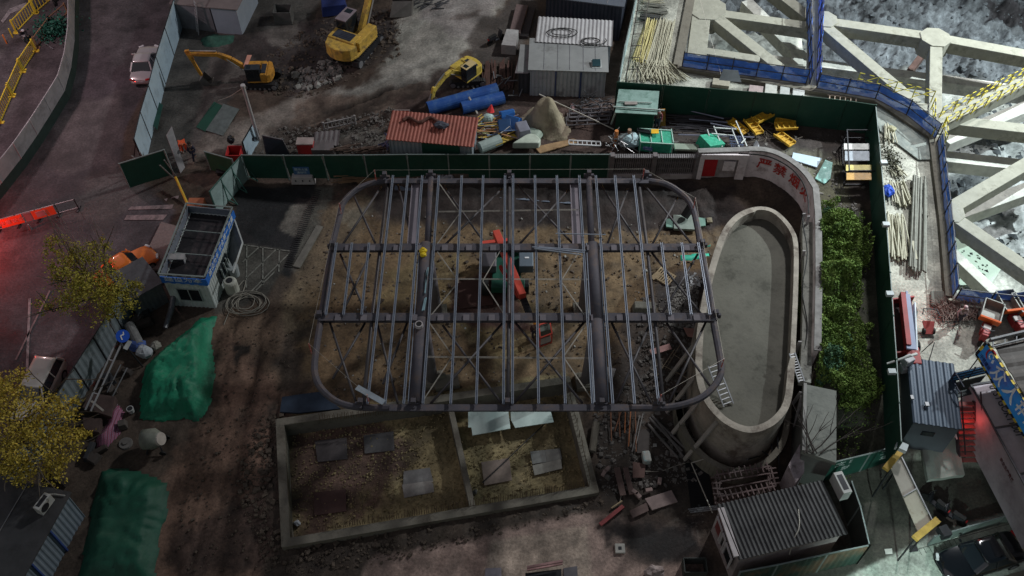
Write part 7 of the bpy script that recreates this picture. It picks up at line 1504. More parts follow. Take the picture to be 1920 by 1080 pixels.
# ---- rubble area right of the sand bed
for k, (a, c, m) in enumerate((((1144, 768), (1146, 830), 'rust'), ((1159, 765), (1162, 822), 'rust'), ((1172, 764), (1171, 815), 'orange'), ((1182, 765), (1178, 840), 'orange'), ((1166, 770), (1152, 812), 'rust'), ((1190, 778), (1192, 850), 'rust'), ((1198, 785), (1185, 850), 'grey'), ((1204, 782), (1190, 845), 'grey'))):
    b = B(); b.tube([G(*a, .4), G(*c, .2)], .04, 5); tag(b.build('steel_bar', mat('bar_' + m, dict(rust=(.20, .09, .05), orange=(.45, .17, .07), grey=(.2, .19, .18))[m], .7)), m + ' thin bar between sand bed and tank, %s from the left' % ('second', 'third', 'fifth', 'sixth', 'fourth', 'seventh', 'eighth', 'last')[k], 'bar', 'thin bars between sand bed and tank')
for k, (a, c) in enumerate((((1216, 788), (1278, 850)), ((1222, 786), (1284, 845)), ((1228, 790), (1280, 860)), ((1214, 800), (1270, 862)))):
    b = B(); b.tube([G(*a, .3), G(*c, .25)], .08, 7); tag(b.build('grey_pole', mat('old_pole', (.12, .11, .105), .8, .1)), 'grey pole in the slanting row below the canopy, %s from the left' % ('second', 'third', 'fourth', 'first')[k], 'pole', 'slanting grey poles')
for pts, l, c_, th in (([(1196, 808), (1218, 806), (1216, 850), (1194, 852)], 'dark brown board beside the thin bars', (.07, .06, .055), .04), ([(1186, 868), (1210, 872), (1208, 898), (1186, 898)], 'dark red brown board below the thin bars', (.11, .065, .055), .04), ([(1208, 938), (1258, 922), (1270, 944), (1222, 960)], 'pale pinkish paving slab right of the brick path', (.25, .19, .175), .12), ([(1224, 834), (1231, 834), (1231, 840), (1224, 840)], 'small white tile on the rubble', (.3, .3, .28), .05),
                    ([(1180, 960), (1212, 944), (1216, 960), (1186, 974)], 'dull pink slab at the end of the lower path', (.13, .09, .08), .06)):
    slab('board', l, 'board', pts, th, mat('bd' + str(c_), c_, .8, 0, .2, 3), .12)
for (a, c, w_, l) in (((1156, 880), (1168, 932), .35, 'left'), ((1172, 880), (1184, 930), .3, 'right')): b = B(); b.bar(G(*a, .2), G(*c, .2), w_, .08); tag(b.build('plank', mat('brown_plank', (.12, .08, .07), .8, 0, .2, 4)), 'brown plank, the %s one of two lying side by side' % l, 'plank', 'two brown planks')
b = B(); b.bar(G(1125, 986, .15), G(1168, 952, .2), .22, .12); tag(b.build('red_timber', mat('red_timber', (.26, .06, .06), .7)), 'dark red timber lying aslant at the head of the lower path', 'timber')
b = B(); b.tube([G(1146, 955, .15), G(1166, 942, .2)], .05, 5); tag(b.build('stick', PW), 'thin ochre stick above the dark red timber', 'stick')
b = B(); p = G(1211, 862); b.box(U(p, .25), (.5, .75, .5), rz=.1); tag(b.build('white_pot', mat('white_pot', (.34, .34, .31), .6, 0, .1, 3, 0, (.2, .4, .42), .35, 4), bevel=.12), 'small white and blue sack on the rubble below the thin bars', 'sack')
for (x, y, wh) in ((1132, 890, 'left by the sand bed corner'), (1138, 883, 'just above the leftmost'), (1196, 932, 'nearest the pinkish slab'), (1190, 926, 'below the two planks'), (1236, 905, 'farthest right'), (1216, 922, 'above the pinkish slab')):
    b = B(); b.box(G(x, y, .2), (.4, .22, .2), rz=x); tag(b.build('loose_brick', mat('pale_brick', (.30, .22, .20), .8), bevel=.02), 'pale loose brick, the one ' + wh, 'brick', 'loose pale bricks')
b = B(); b.tube([G(1110, 850, .2), G(1117, 798, .35)], .22, 9); tag(b.build('concrete_post', CONCD), 'stubby concrete post lying beside the sand bed wall', 'post')
hose('hose', 'pale hose winding from the rubble toward the striped roof house', 'hose', [(1160, 950), (1172, 900), (1168, 885), (1200, 884), (1240, 886), (1270, 872), (1320, 862)], .025, mat('hose_pale', (.26, .24, .20), .7))
b = B(); p = G(1162, 1030); b.box(U(p, .09), (.55, .55, .16)); o = tag(b.build('white_block', mat('white_block2', (.40, .38, .34), .8), bevel=.03), 'small white square block with a dark hole on the lower path', 'block'); b = B(); b.box(U(p, .18), (.18, .18, .02)); b.build('hole', DARKM, o)
slab('pale_ribbed_board', 'pale ribbed board at the very bottom left of the path', 'board', [(910, 1067), (940, 1066), (940, 1100), (908, 1100)], .12, mat('lilac_board', (.30, .27, .30), .7, 0, .2, 4))
t = T('pink_trolley', 'pink railed rack cut by the bottom edge of the view', 'rack', tuple(G(1020, 1082))); b = B()
for s in (0, .35): b.bar(G(988, 1076, .9 - s), G(1054, 1064, .9 - s), .12)
b.build('rail', mat('pink_rail', (.42, .24, .23), .6), t); b = B(); b.prism([(p.x, p.y) for p in (G(985, 1110), G(1052, 1100), G(1052, 1072), G(985, 1080))], .05, .4); b.build('base', DARKM, t)
slab('grey_mat', 'grey mat beside the pink rack at the bottom edge', 'mat', [(1056, 1066), (1082, 1062), (1084, 1095), (1058, 1098)], .04, mat('grey_mat', (.14, .13, .14), .8))
b = B(); c = G(1226, 1075, .3); b.ball(c, .5, 10, 6, (1.1, .7, .6), .25); tag(b.build('pale_bag', mat('pinkish_bag', (.34, .27, .25), .7)), 'pale pinkish bag at the bottom edge right of the path', 'bag')
b = B(); p = G(1300, 1070)
for s in ((-.6, 0), (.6, 0), (0, -.4), (0, .4)): b.box(U(p, .4) + Vector((s[0], s[1], 0)), (.05 if s[0] else 1.2, .05 if s[1] else .8, .8), rz=.0)
tag(b.build('mesh_basket', mat('dark_basket', (.05, .055, .05), .6)), 'open dark box near the bottom edge beside the striped roof house', 'box')
# ================================================================== RIGHT: hedge, deck, huts
rn = np.random.RandomState(5)
def hedge_h(X, Y): return .2 + 2.6 * np.clip(fbm(X, Y, .5, 3) - .2, 0, 1) + .7 * fbm(X + 8, Y, 1.4, 3)
def leafy(name, label, outline, n, m, seed, size=.075, hs=1.0, cat='bushes', kind='stuff'):
    pg = [tuple(P(x, y, ZO + .8)[:2]) for x, y in outline]; xs = [p[0] for p in pg]; ys = [p[1] for p in pg]; r = np.random.RandomState(seed)
    X = r.uniform(min(xs) - .3, max(xs) + .3, n * 3); Y = r.uniform(min(ys) - .3, max(ys) + .3, n * 3); wq = (fbm(X, Y, .7, 4) - .5) * 4.2
    k = inpoly(X + wq, Y + wq, pg); X, Y = X[k][:n], Y[k][:n]; d = dpoly(X, Y, pg, True); H = hedge_h(X, Y) * np.clip(d / .6 + .3, 0, 1) * hs
    Z = gh_np(X, Y) + H - np.abs(r.normal(size=len(X))) * .16; lo = r.rand(len(X)) < .25; Z = np.where(lo, gh_np(X, Y) + H * r.rand(len(X)), Z)
    o = leaf_mesh(name, np.stack([X, Y, Z], 1), size, m, None, (float(np.mean(X)), float(np.mean(Y)), ZO), seed=seed, flat=.9); return tag(o, label, cat, kind=kind)
LG = leafmat('creeper_green', (.03, .06, .018), (.12, .19, .04), (.24, .32, .09)); LG2 = leafmat('creeper_bluegreen', (.02, .055, .03), (.06, .13, .07), (.12, .20, .11))
leafy('creeper_hedge', 'dense green creeper mound filling the strip between slogan wall and green fence', [(1520, 388), (1560, 400), (1618, 420), (1622, 480), (1616, 540), (1620, 590), (1632, 640), (1656, 690), (1650, 740), (1610, 768), (1572, 755), (1556, 715), (1518, 700), (1514, 560)], 34000, LG, 1)
leafy('creeper_patch', 'paler blue green creeper clumps on the left side of the hedge', [(1524, 405), (1548, 415), (1545, 470), (1524, 470)], 1500, LG2, 2, hs=1.08); leafy('creeper_patch', 'pale blue green clump low in the hedge', [(1530, 650), (1580, 640), (1600, 690), (1550, 710), (1524, 690)], 2600, LG2, 3, hs=1.12)
leafy('weeds', 'sparse weeds trailing on the dark soil right of the hedge', [(1600, 440), (1625, 450), (1650, 820), (1590, 860), (1580, 760), (1625, 700)], 1500, LG, 4, .06, .35)
c = P(1580, 425, 3.2); q = rn.normal(size=(3800, 3)); q /= np.linalg.norm(q, axis=1)[:, None]; q *= (.9 + .2 * rn.rand(3800))[:, None] * np.array([.95, 1.25, .9]); q[:, 2] = np.abs(q[:, 2]); 
t = T('round_bush', 'bright green rounded bush at the top of the creeper hedge', 'bush', (c.x, c.y, 2.4)); leaf_mesh('crown', q + np.array(c) + rn.normal(size=(3800, 3)) * .07, .07, LG, t, (c.x, c.y, 2.4), seed=9, flat=.8); b = B(); b.tube([(c.x, c.y, 2.2), (c.x + .1, c.y, 3.2)], [.08, .04], 6); b.build('trunk', BARK, t)
# concrete slab roof and white props by the wall
t = T('concrete_booth', 'small flat concrete roof block with bare branches lying over it', 'booth', tuple(P(1535, 860, 0))); q = [P(1506, 720, 3.4), P(1568, 733, 3.4), P(1568, 868, 3.4), P(1503, 846, 3.4)]
b = B(); b.prism([(p.x, p.y) for p in q], 3.1, 3.42); b.build('roof', mat('slab_roof', (.17, .175, .155), .85, 0, .2, 1, .3, (.10, .105, .095), .4, .7), t); ci = inset(q, .15); b = B(); b.prism([(p.x, p.y) for p in ci], 0, 3.1); b.build('wall', mat('dark_plaster', (.12, .12, .11), .9, 0, .2, 1), t)  # booth wall in one dark plaster grey
b = B(); b.bar(q[0] + Vector((.1, 0, .06)), q[3] + Vector((.1, 0, .06)), .18, .12); b.build('parapet', mat('parapet_grey', (.24, .235, .22), .8), t)
t = T('bare_branches', 'bare dead branches sprawling over the concrete roof and wall end', 'branches', tuple(P(1540, 850, 3.4))); rs = random.Random(2); b = B(); e = []
for k in range(6): limb(b, P(1508 + k * 6, 850, 3.5), (rs.uniform(-.3, 1), rs.uniform(.1, 1), .12), rs.uniform(1.5, 3), .045, 1, rs, e, .5)
b.build('twigs', mat('dead_wood', (.06, .05, .045), .9), t)
slab_z = lambda n, l, c_, pts, z, th, m: slab(n, l, c_, pts, th, m, 0, z=z)
t = T('white_wall_end', 'peeling white end wall below the concrete booth', 'wall', tuple(P(1495, 900, 0))); b = B(); b.prism([(p.x, p.y) for p in (P(1478, 872, 2.4), P(1500, 832, 2.4), P(1508, 838, 2.4), P(1508, 885, 2.4), P(1492, 905, 2.4))], 0, 2.4); b.build('plaster', mat('peeling_white', (.36, .31, .32), .85, 0, .2, 1.5, .3, (.15, .12, .12), .45, 1.2), t)
for k, (a, c, z0, z1) in enumerate((((1508, 400), (1500, 455), 3.9, 1.2), ((1516, 405), (1502, 470), 3.8, 1.0), ((1508, 470), (1496, 520), 3.6, 1.2), ((1500, 640), (1490, 668), 3.4, 1.5), ((1502, 735), (1486, 758), 3.3, 1.0), ((1504, 742), (1490, 800), 3.2, .6))):
    b = B(); b.bar(P(*a, z0), P(*c, z1), .2, .06); tag(b.build('pale_board', mat('pale_prop', (.36, .34, .34), .7)), 'pale board leaning inside the long enclosure wall, %s' % ('topmost', 'second from top', 'third from top', 'beside the wooden ladder', 'above the lowest', 'lowest')[k], 'board', 'pale boards leaning on the enclosure wall')
# long grey ledge on the wall from slogan to booth
b = B(); pts = [P(1512, 420, 2.9), P(1514, 560, 2.9), P(1512, 640, 2.9), P(1508, 720, 2.9)]
for i in range(3): b.bar(pts[i], pts[i + 1], .65, .5)
o = tag(b.build('enclosure_wall', mat('mottled_grey_wall', (.27, .27, .24), .9, 0, .2, 1, .4, (.10, .10, .09), .42, 1.6)), 'long mottled grey wall top between the oval tank and the creeper hedge', 'wall')
b = B(); q = [P(1509 + 5 * math.sin(k * .9), 300 + k * 20, 4.0 - .05 * k) for k in range(5, 22)]; b.tube(chaik(q, 1), .04, 5); tag(b.build('cable', RUB), 'black cable running along the top of the enclosure wall', 'cable')
b = B(); q = [P(x, y, WT + .25) for x, y in ((1385, 288), (1430, 290), (1460, 300), (1490, 320), (1508, 345), (1516, 372), (1516, 400))]; b.tube(chaik(q, 2), .05, 5); tag(b.build('cable', RUB), 'black cable lying along the coping above the slogan', 'cable')
# timber bundles on the deck
BAM = mat('bamboo', (.42, .40, .30), .7, 0, .25, 2, 0, (.26, .24, .17), .4, 2); BAMY = mat('yellow_bamboo', (.50, .44, .20), .7, 0, .25, 2); GRT = mat('grey_timber', (.20, .20, .17), .8, 0, .25, 3)
D = PITZ + .05
def db(label, a, c, n, w, r, m, seed, name='pole_bundle', jit=.3, g='bundles of poles on the concrete deck', h=.3): return bundle(name, label, 'poles', P(*a, D), P(*c, D), n, w, r, m, seed, g, jit, h)
db('bundle of yellow poles at the upper left corner of the deck', (1222, 42), (1200, 118), 40, 1.0, .035, BAMY, 1); db('large bundle of pale poles right of the yellow ones', (1248, 42), (1228, 125), 70, 1.5, .035, BAM, 2)
db('spread of pale pole ends fanning out below the yellow bundle', (1215, 118), (1222, 152), 55, 2.6, .035, BAM, 3, jit=1.2); db('fan of pale poles at the lower right of the spread', (1238, 120), (1262, 155), 40, 1.2, .035, BAM, 4, jit=1.0)
db('stack of short grey rods at the top of the deck', (1206, 18), (1246, 22), 40, 1.2, .04, GRT, 5, jit=.2); db('pale rods against the top edge beside the screen', (1206, 4), (1240, 6), 20, .5, .04, BAM, 6, jit=.2); db('dark rods in the stack below the pale top rods', (1204, 34), (1240, 38), 26, .6, .05, mat('dark_rods', (.08, .08, .075), .8), 7, jit=.1)
db('short pale poles beside the fence at the top of the right deck', (1664, 240), (1670, 270), 12, .7, .05, BAM, 8); db('short pale pole bundle, upper one right of the leaf litter', (1674, 316), (1690, 334), 14, .9, .045, BAM, 9); db('short pale pole bundle beside the blue tarpaulin bundle', (1680, 345), (1694, 386), 26, .9, .05, BAM, 10)
db('pale pole bundle lower left on the deck', (1676, 408), (1684, 486), 30, 1.1, .055, BAM, 11, jit=.35); db('thin poles between lower bundle and green fence', (1668, 410), (1674, 450), 8, .4, .05, BAM, 12)
t = bundle('timber_stack', 'long straight stack of grey timbers on bearers in the middle of the deck', 'timber stack', P(1724, 338, D + .1), P(1720, 512, D + .1), 30, .9, .07, GRT, 13, None, .15, .3)
for k, (x, y) in enumerate(((1706, 352), (1707, 398), (1704, 440), (1702, 472))):
    b = B(); b.bar(P(x, y, D + .05), P(x + 33, y + 8, D + .05), .1); tag(b.build('bearer', mat('dark_timber', (.06, .055, .045), .8)), 'dark bearer under the long grey timber stack, %s from the top' % ('first', 'second', 'third', 'fourth')[k], 'bearer', 'bearers under the timber stack')
b = B(); b.bar(P(1711, 452, D + .4), P(1718, 486, D + .4), .16, .08); tag(b.build('loose_plank', BAM), 'short loose plank lying on the grey timber stack', 'plank')
b = B(); b.ball(P(1665, 358, D + .3), .42, 10, 7, (.9, 1.3, .7), .2); tag(b.build('blue_bundle', mat('bright_blue_sheet', (.02, .07, .42), .5, 0, .4, 4)), 'crumpled blue sheet against the green fence', 'bundle')
leaf = rn.normal(size=(500, 3)) * (.3, 1.1, .15) + np.array(P(1672, 300, D + .15)); tag(leaf_mesh('leaf_litter', leaf, .09, mat('dry_leaves', (.07, .07, .045), .9, 0, .4, 6), None, tuple(P(1672, 300, D)), seed=4), 'dark dry plant litter against the fence at the deck top', 'litter', kind='stuff')
t = T('stone_basin', 'small round stone lying on the deck top by the netted rail', 'stone', tuple(P(1670, 244, D))); b = B(); b.ball(P(1671, 242, D + .2), .38, 10, 6, (1, .8, .6), .15); b.build('stone', mat('yellowish_stone', (.34, .32, .20), .8, 0, .2, 3), t)
# items under the net on the left deck edge
for pts, l, c_ in (([(1336, 152), (1368, 156), (1366, 168), (1334, 164)], 'striped stack of laths beside the green fence top', (.30, .28, .22)), ([(1404, 165), (1430, 168), (1428, 180), (1402, 177)], 'pinkish box behind the green fence', (.33, .26, .25)), ([(1434, 162), (1456, 165), (1454, 184), (1432, 182)], 'pale board pair behind the green fence', (.40, .40, .36)), ([(1462, 164), (1480, 166), (1478, 186), (1460, 184)], 'narrow boards standing right of the pale pair', (.36, .37, .35)), ([(1486, 166), (1508, 168), (1506, 188), (1484, 186)], 'wide pale board nearest the walkway foot', (.42, .43, .41))):
    slab('deck_board', l, 'boards', pts, .3, mat('dk' + str(c_), c_, .8, 0, .2, 3), .02, z=PITZ, group='boards along the deck behind the green fence')
b = B(); b.sheet(P(1348, 150, 3.6), P(1390, 154, 3.6), P(1384, 132, 4.3), P(1356, 130, 4.3), .04); tag(b.build('grey_cloth', mat('grey_net', (.22, .24, .25), .8)), 'grey cloth hanging over the lower left blue net', 'cloth')
b = B(); 
for k in range(6): b.bar(P(1556 + k * 10, 178, PITZ + .3), P(1554 + k * 10, 196, PITZ + .3), .07)
b.bar(P(1552, 178, PITZ + .3), P(1612, 184, PITZ + .3), .07); b.bar(P(1550, 194, PITZ + .3), P(1612, 200, PITZ + .3), .07); tag(b.build('open_crate', mat('pinkish_timber', (.36, .28, .22), .8)), 'open timber crate lying between fence corner and walkway', 'crate')
# deck east part: crane truck by the fence, cart, dumpers
t = T('crane_truck', 'long narrow red truck with a folded pale crane parked beside the green fence', 'truck', tuple(P(1695, 690, PITZ)), 0); RD = mat('truck_red', (.28, .03, .03), .5, 0, .2, 1.5)
q = [P(1671, 565, 3.9), P(1712, 560, 3.9), P(1718, 660, 3.9), P(1677, 665, 3.9)]
b = B(); b.prism([(p.x, p.y) for p in q], 2.9, 3.7); b.build('bed', mat('bed_dark', (.06, .035, .035), .7, 0, .3, 2), t)
for i in range(4):
    if i == 1: continue
    b = B(); b.bar(U(q[i], 0), U(q[(i + 1) % 4], 0), .1, .5); b.build('bed_side', RD, t)
b = B(); b.bar(P(1697, 552, 4.6), P(1709, 655, 4.6), .55, .12); b.bar(P(1697, 552, 4.2), P(1709, 655, 4.2), .12, .7); b.build('boom_cover', mat('lilac_panel', (.26, .30, .42), .5, 0, .15, 1, 0, (.18, .22, .34), .4, 1), t)
b = B(); b.bar(P(1691, 552, 4.5), P(1702, 650, 4.5), .28, .5); b.build('boom', RD, t); b = B(); b.bar(P(1714, 570, 4.2), P(1718, 660, 4.0), .08, .4); b.build('white_side', mat('white_side', (.6, .65, .68), .5), t)
b = B(); b.box(P(1707, 676, 3.6), (.8, 1.2, 1.2), rz=-.1); b.build('cab', RD, t, bevel=.06); b = B(); b.box(P(1707, 690, 3.4), (.9, .5, .4)); b.build('bumper', mat('bright_red', (.75, .05, .02), .5), t, bevel=.05)
b = B(); b.tube([P(1663, 682, 4.8), P(1708, 667, 5.2), P(1718, 664, 5.0)], [.06, .08, .1], 7); b.build('crane_arm', mat('white_tube2', (.5, .52, .5), .5), t)
b = B(); b.box(P(1702, 676, 4.4), (.6, .5, .5), rz=.5); b.box(P(1694, 690, 3.8), (.4, .5, .5), rz=.2); b.build('winch', mat('winch_white', (.42, .42, .44), .5), t, bevel=.05)
for x, y in ((1680, 585), (1712, 585), (1682, 650), (1718, 650)): b = B(); p = P(x, y, 2.95); b.tube([p + Vector((-.1, 0, 0)), p + Vector((.1, 0, 0))], .42, 12); b.build('wheel', RUB, t)
t = T('wheelbarrow', 'small red hopper cart standing alone on the deck', 'cart', tuple(P(1735, 650, PITZ))); p = P(1737, 622, PITZ); b = B(); b.add([p + Vector(v) for v in ((-.35, -.5, .3), (.35, -.5, .3), (.6, .5, .9), (-.55, .6, .9), (-.2, -.3, .25), (.2, -.3, .25), (.3, .2, .3), (-.3, .2, .3))], [(0, 1, 2, 3), (7, 6, 5, 4), (0, 4, 5, 1), (1, 5, 6, 2), (2, 6, 7, 3), (3, 7, 4, 0)]); b.v = [p + (v - p) * .7 for v in b.v]; b.build('hopper', mat('dull_red_hopper', (.26, .05, .045), .7), t, bevel=.03)
b = B(); b.tube([p + Vector((-.4, .6, 1.0)), p + Vector((-.3, .95, 1.1)), p + Vector((.5, .9, 1.1)), p + Vector((.6, .5, 1.0))], .04, 6); b.build('handle', DARKM, t)
for s in (-.3, .3): b = B(); b.tube([p + Vector((s, -.1, .2)), p + Vector((s + .1, -.1, .2))], .2, 10); b.build('wheel', RUB, t)
b = B()
for a, c in (((1728, 660), (1750, 640)), ((1735, 700), (1752, 642)), ((1726, 708), (1740, 690))): b.tube([P(*a, D), P(*c, D + .6)], .03, 5)
tag(b.build('tube_stand', DARKM), 'thin dark tube stand beside the red hopper cart', 'stand')
def dumper(label, loc, rz, sc=1.0, tray=(.22, .22, .20)):
    t = T('dumper', label, 'dumper', loc, rz, 'red three wheeled dumpers'); k = sc
    b = B(); b.box((0, .55 * k, .75 * k), (1.0 * k, 1.3 * k, .08)); 
    for s in (-1, 1): b.box((s * .5 * k, .55 * k, .98 * k), (.06, 1.3 * k, .45 * k))
    b.box((0, 1.2 * k, .98 * k), (1.0 * k, .06, .45 * k)); b.build('tray', mat('tray_grey', tray, .6, .2, .3, 3), t, local=True)
    b = B(); b.box((0, -.12 * k, 1.0 * k), (1.08 * k, .14, .5 * k), rx=.3); b.build('tray_front', mat('orange_red', (.70, .13, .03), .5, 0, .15, 3), t, local=True, bevel=.02)
    b = B(); b.box((0, -.5 * k, .62 * k), (.5 * k, .7 * k, .4 * k)); b.box((0, -1.0 * k, .7 * k), (.34 * k, .5 * k, .6 * k)); b.build('body', RD, t, local=True, bevel=.05)
    b = B(); b.box((0, -.55 * k, .9 * k), (.4 * k, .34 * k, .14)); b.build('seat', mat('seat_pale', (.4, .36, .34), .6), t, local=True, bevel=.03)
    b = B(); b.tube([(-.35 * k, -.85 * k, 1.15 * k), (0, -1.0 * k, 1.1 * k), (.35 * k, -.85 * k, 1.15 * k)], .03, 6); b.build('handlebar', DARKM, t, local=True)
    for (x, y) in ((-.5, .6), (.5, .6), (0, -1.15)): b = B(); b.tube([(x * k - .08, y * k, .28 * k), (x * k + .08, y * k, .28 * k)], .28 * k, 12); b.build('wheel', RUB, t, local=True)
    return t
dumper('red dumper nearest the blue banner with an empty grey tray', tuple(P(1843, 618, PITZ)), R(-28), 1.12); dumper('red dumper with a dark muddy tray under the blue net', tuple(P(1886, 600, PITZ)), R(8), 1.12, (.035, .03, .03)); dumper('red dumper at the right edge of the view', tuple(P(1916, 604, PITZ)), R(10), 1.12, (.06, .05, .05))
b = B(); rs = random.Random(88)
for k in range(420): a = P(1765 + rs.uniform(0, 75), 580 + rs.uniform(-8, 22), D + rs.uniform(0, .5)); an = rs.gauss(1.6, .55); b.tube([a, a + Vector((math.cos(an) * .9, math.sin(an) * .9, rs.uniform(-.15, .15)))], .018, 3, cap=False)
tag(b.build('brushwood', mat('dry_brush', (.20, .14, .12), .9, 0, .4, 3)), 'heap of dry reddish brushwood under the blue net at the deck corner', 'brushwood', kind='stuff')
person('person in a pinkish hooded top standing among the brushwood', tuple(P(1752 + 40, 606, PITZ)), R(180), (.48, .36, .36), (.06, .05, .06), helmet=(.50, .36, .36))
b = B(); 
for k in range(9): b.bar(P(1746 + k * 3, 547, D + .1), P(1747 + k * 3, 572, D + .1), .1)
tag(b.build('wooden_grid', mat('grey_slats', (.13, .13, .11), .8)), 'dark slatted grid lying at the corner of the netted rail', 'grid')
b = B()
for a, c in (((1778, 562), (1800, 566)), ((1800, 572), (1850, 578)), ((1838, 560), (1848, 590)), ((1850, 575), (1885, 582))): b.bar(P(*a, D + .4), P(*c, D + .4), .16)
tag(b.build('pale_beams', CONCM), 'short pale beams lying on the brushwood', 'beams')
# dark blue roofed hut
t, p0, ux, uy, L = container('blue_roof_hut', 'grey hut with dark blue ribbed roof and small window right of the green fence', 'hut', P(1684, 838, 1.2), P(1766, 850, 1.2), 4.2, 2.9, 1.2, mat('hut_grey', (.12, .13, .15), .6, .1, .12, .8), mat('navy_ribbed_roof', (.05, .068, .095), .4, .2, .1, .8), roof_corr=.38, ribs=False, over=.1)
p = p0 + ux * L * .42 - uy * .04; b = B(); b.bar(U(p, 1.9) - ux * .35, U(p, 1.9) + ux * .35, .05, .4); b.build('window', GLASS, t)
b = B(); p = P(1710, 745, 4.3); b.box(p, (.16, .25, .1)); b.box(P(1738, 758, 4.3), (.2, .25, .12)); tag(b.build('roof_bits', GREYM), 'two small pale objects lying on the dark blue roof', 'bits')
b = B(); b.corr(P(1740, 900, 1.3) , (1, .15, 0), (.1, 1, 0), 2.2, 3.2, 1.0, .05, .3); tag(b.build('pale_ramp', mat('pale_ramp', (.33, .35, .31), .8, 0, .15, 1.5, .3)), 'pale stepped ramp sheet below the dark blue roofed hut', 'ramp')
# pink white container with banner, canopy roof, stairs and landing
PK = mat('pinkish_container', (.42, .37, .40), .6, .1, .12, .7, 0, (.30, .26, .28), .38, .5)
z0 = 1.2; A = P(1820, 722, 4.2); C_ = P(1962, 985, 4.2); d = (C_ - A); d.z = 0; L = d.length; d.normalize(); n_ = Vector((-d.y, d.x, 0))
t = T('pink_container', 'long pale pinkish container with printed serial number under the blue banner', 'container', (A.x, A.y, z0)); cs = [Vector((A.x, A.y, z0)), Vector((C_.x, C_.y, z0)), Vector((C_.x, C_.y, z0)) + n_ * 3, Vector((A.x, A.y, z0)) + n_ * 3]
A0 = cs[0] + n_ * 1.4; C0 = cs[1] + n_ * 1.4
b = B(); b.prism([(p.x, p.y) for p in (cs[0], cs[1], C0 + n_ * 1.5, A0 + n_ * 1.5)], z0, 4.2); b.build('wall', PK, t)
for s in (0, .33, .66, 1): p = lerp(cs[0], cs[1], s); b = B(); b.bar(U(p, 3.02) , U(p, 3.02) + n_ * 1.9, .12, .06); b.build('roof_rib', mat('dark_rib', (.08, .075, .085), .6), t)
b = B(); b.bar(U(cs[0], 3.03), U(cs[1], 3.03), .1, .08); b.build('edge_trim', mat('dark_rib', (.08, .075, .085), .6), t)
text('serial_number', '01STGOK11001', .62, mat('dark_lettering', (.04, .05, .06), .6), t, U(lerp(cs[0], cs[1], .22), 3.02) + n_ * 1.15, d, n_, sx=.8)
text('small_lettering', '安全生产责任', .3, mat('rust_lettering', (.12, .04, .04), .6), t, U(lerp(cs[0], cs[1], .58), 2.2) - n_ * .02, d, (0, 0, 1), sx=.8)
# blue banner board
Bz = 6.0; q = [P(1834, 665, Bz - .5), P(1855, 640, Bz + .6), P(1990, 880, Bz + .6), P(1955, 885, Bz - .5)]
q = [P(1833, 664, 5.3), P(1960, 880, 5.3), P(1990, 850, 6.3), P(1853, 641, 6.3)]
t = T('slogan_banner', 'slanted blue banner board with white characters and yellow black edging', 'banner', tuple(q[0])); b = B(); b.sheet(q[0], q[1], q[2], q[3], .08); bn = bpy.data.materials.new('banner_fade'); b.build('board', mat('banner_bright', (.03, .32, .85), .45, 0, .25, .35, 0, (.13, .16, .55), .35, .3), t)
nn = (q[1] - q[0]).cross(q[3] - q[0]).normalized(); ex = (q[1] - q[0]).normalized()
for (a, c) in ((q[0], q[1]), (q[3], q[2]), (q[0], q[3])):
    n = int((c - a).length / .28); b1 = B(); b2 = B()
    for k in range(n): (b1 if k % 2 else b2).bar(lerp(a, c, k / n) + nn * .1, lerp(a, c, (k + 1) / n) + nn * .1, .16, .03)
    b1.build('yellow_edge', mat('hazard_yellow', (.70, .52, .04), .5), t); b2.build('black_edge', mat('near_black', (.02, .022, .025), .6), t)
mid = lambda s: lerp(lerp(q[0], q[1], s), lerp(q[3], q[2], s), .5) + nn * .09
WL = mat('banner_lettering_white', (.75, .78, .8), .5)
Lb = (q[1] - q[0]).length
for k, ch in enumerate('众人把关'):
    text('character', ch, 1.15, WL, t, mid(.26 + .165 * k), ex, nn.cross(ex), .005)
c = mid(.10) + nn.cross(ex) * .25; b = B(); a1 = [c + ex * math.cos(w) * .33 + nn.cross(ex) * math.sin(w) * .33 for w in np.linspace(.6, 4.6, 14)]; b.tube(a1, [.02 + .05 * math.sin(k / 13 * 3.14) for k in range(14)], 5); b.build('logo_arc', mat('logo_red', (.5, .04, .05), .5), t)
b = B(); a1 = [c + ex * (.05 + math.cos(w) * .16) + nn.cross(ex) * math.sin(w) * .16 for w in np.linspace(.3, 5.2, 12)]; b.tube(a1, .04, 5); b.bar(c + ex * .28, c + ex * .36 - nn.cross(ex) * .2, .12, .03); b.build('logo_swirl', WL, t)
text('small_characters', '中铁建设', .26, mat('dark_blue_letter', (.015, .03, .14), .6), t, mid(.105) - nn.cross(ex) * .32, ex, nn.cross(ex), .005)
b = B(); b.bar(P(1834, 672, 5.2), P(1765, 762, 3.0), .06); b.bar(P(1855, 640, 6.2), P(1800, 720, 3.5), .05); b.build('support_stay', mat('dark_rib', (.08, .075, .085), .6), t)
b = B(); o_ = P(1848, 640, 6.4); b.corr(P(1862, 645, 6.4), ex, n_, 11, 6, .9, .05, .06); tag(b.build('canopy_roof', mat('dark_brown_roof', (.055, .045, .04), .6, .1, .2, 1, 0, (.10, .09, .085), .3, 2)), 'dark brown slatted canopy roof behind the blue banner', 'roof')
b = B(); b.bar(P(1856, 638, 6.6), P(1990, 606, 6.6), .12, .3); b.bar(P(1860, 650, 6.6), P(1990, 618, 6.6), .08, .1)
for k in range(6): b.bar(P(1862 + k * 22, 636 - k * 5, 6.6), P(1862 + k * 22, 648 - k * 5, 6.6), .06)
tag(b.build('canopy_truss', mat('grey_truss', (.16, .16, .165), .6, .2)), 'grey truss edge of the brown slatted canopy', 'truss')
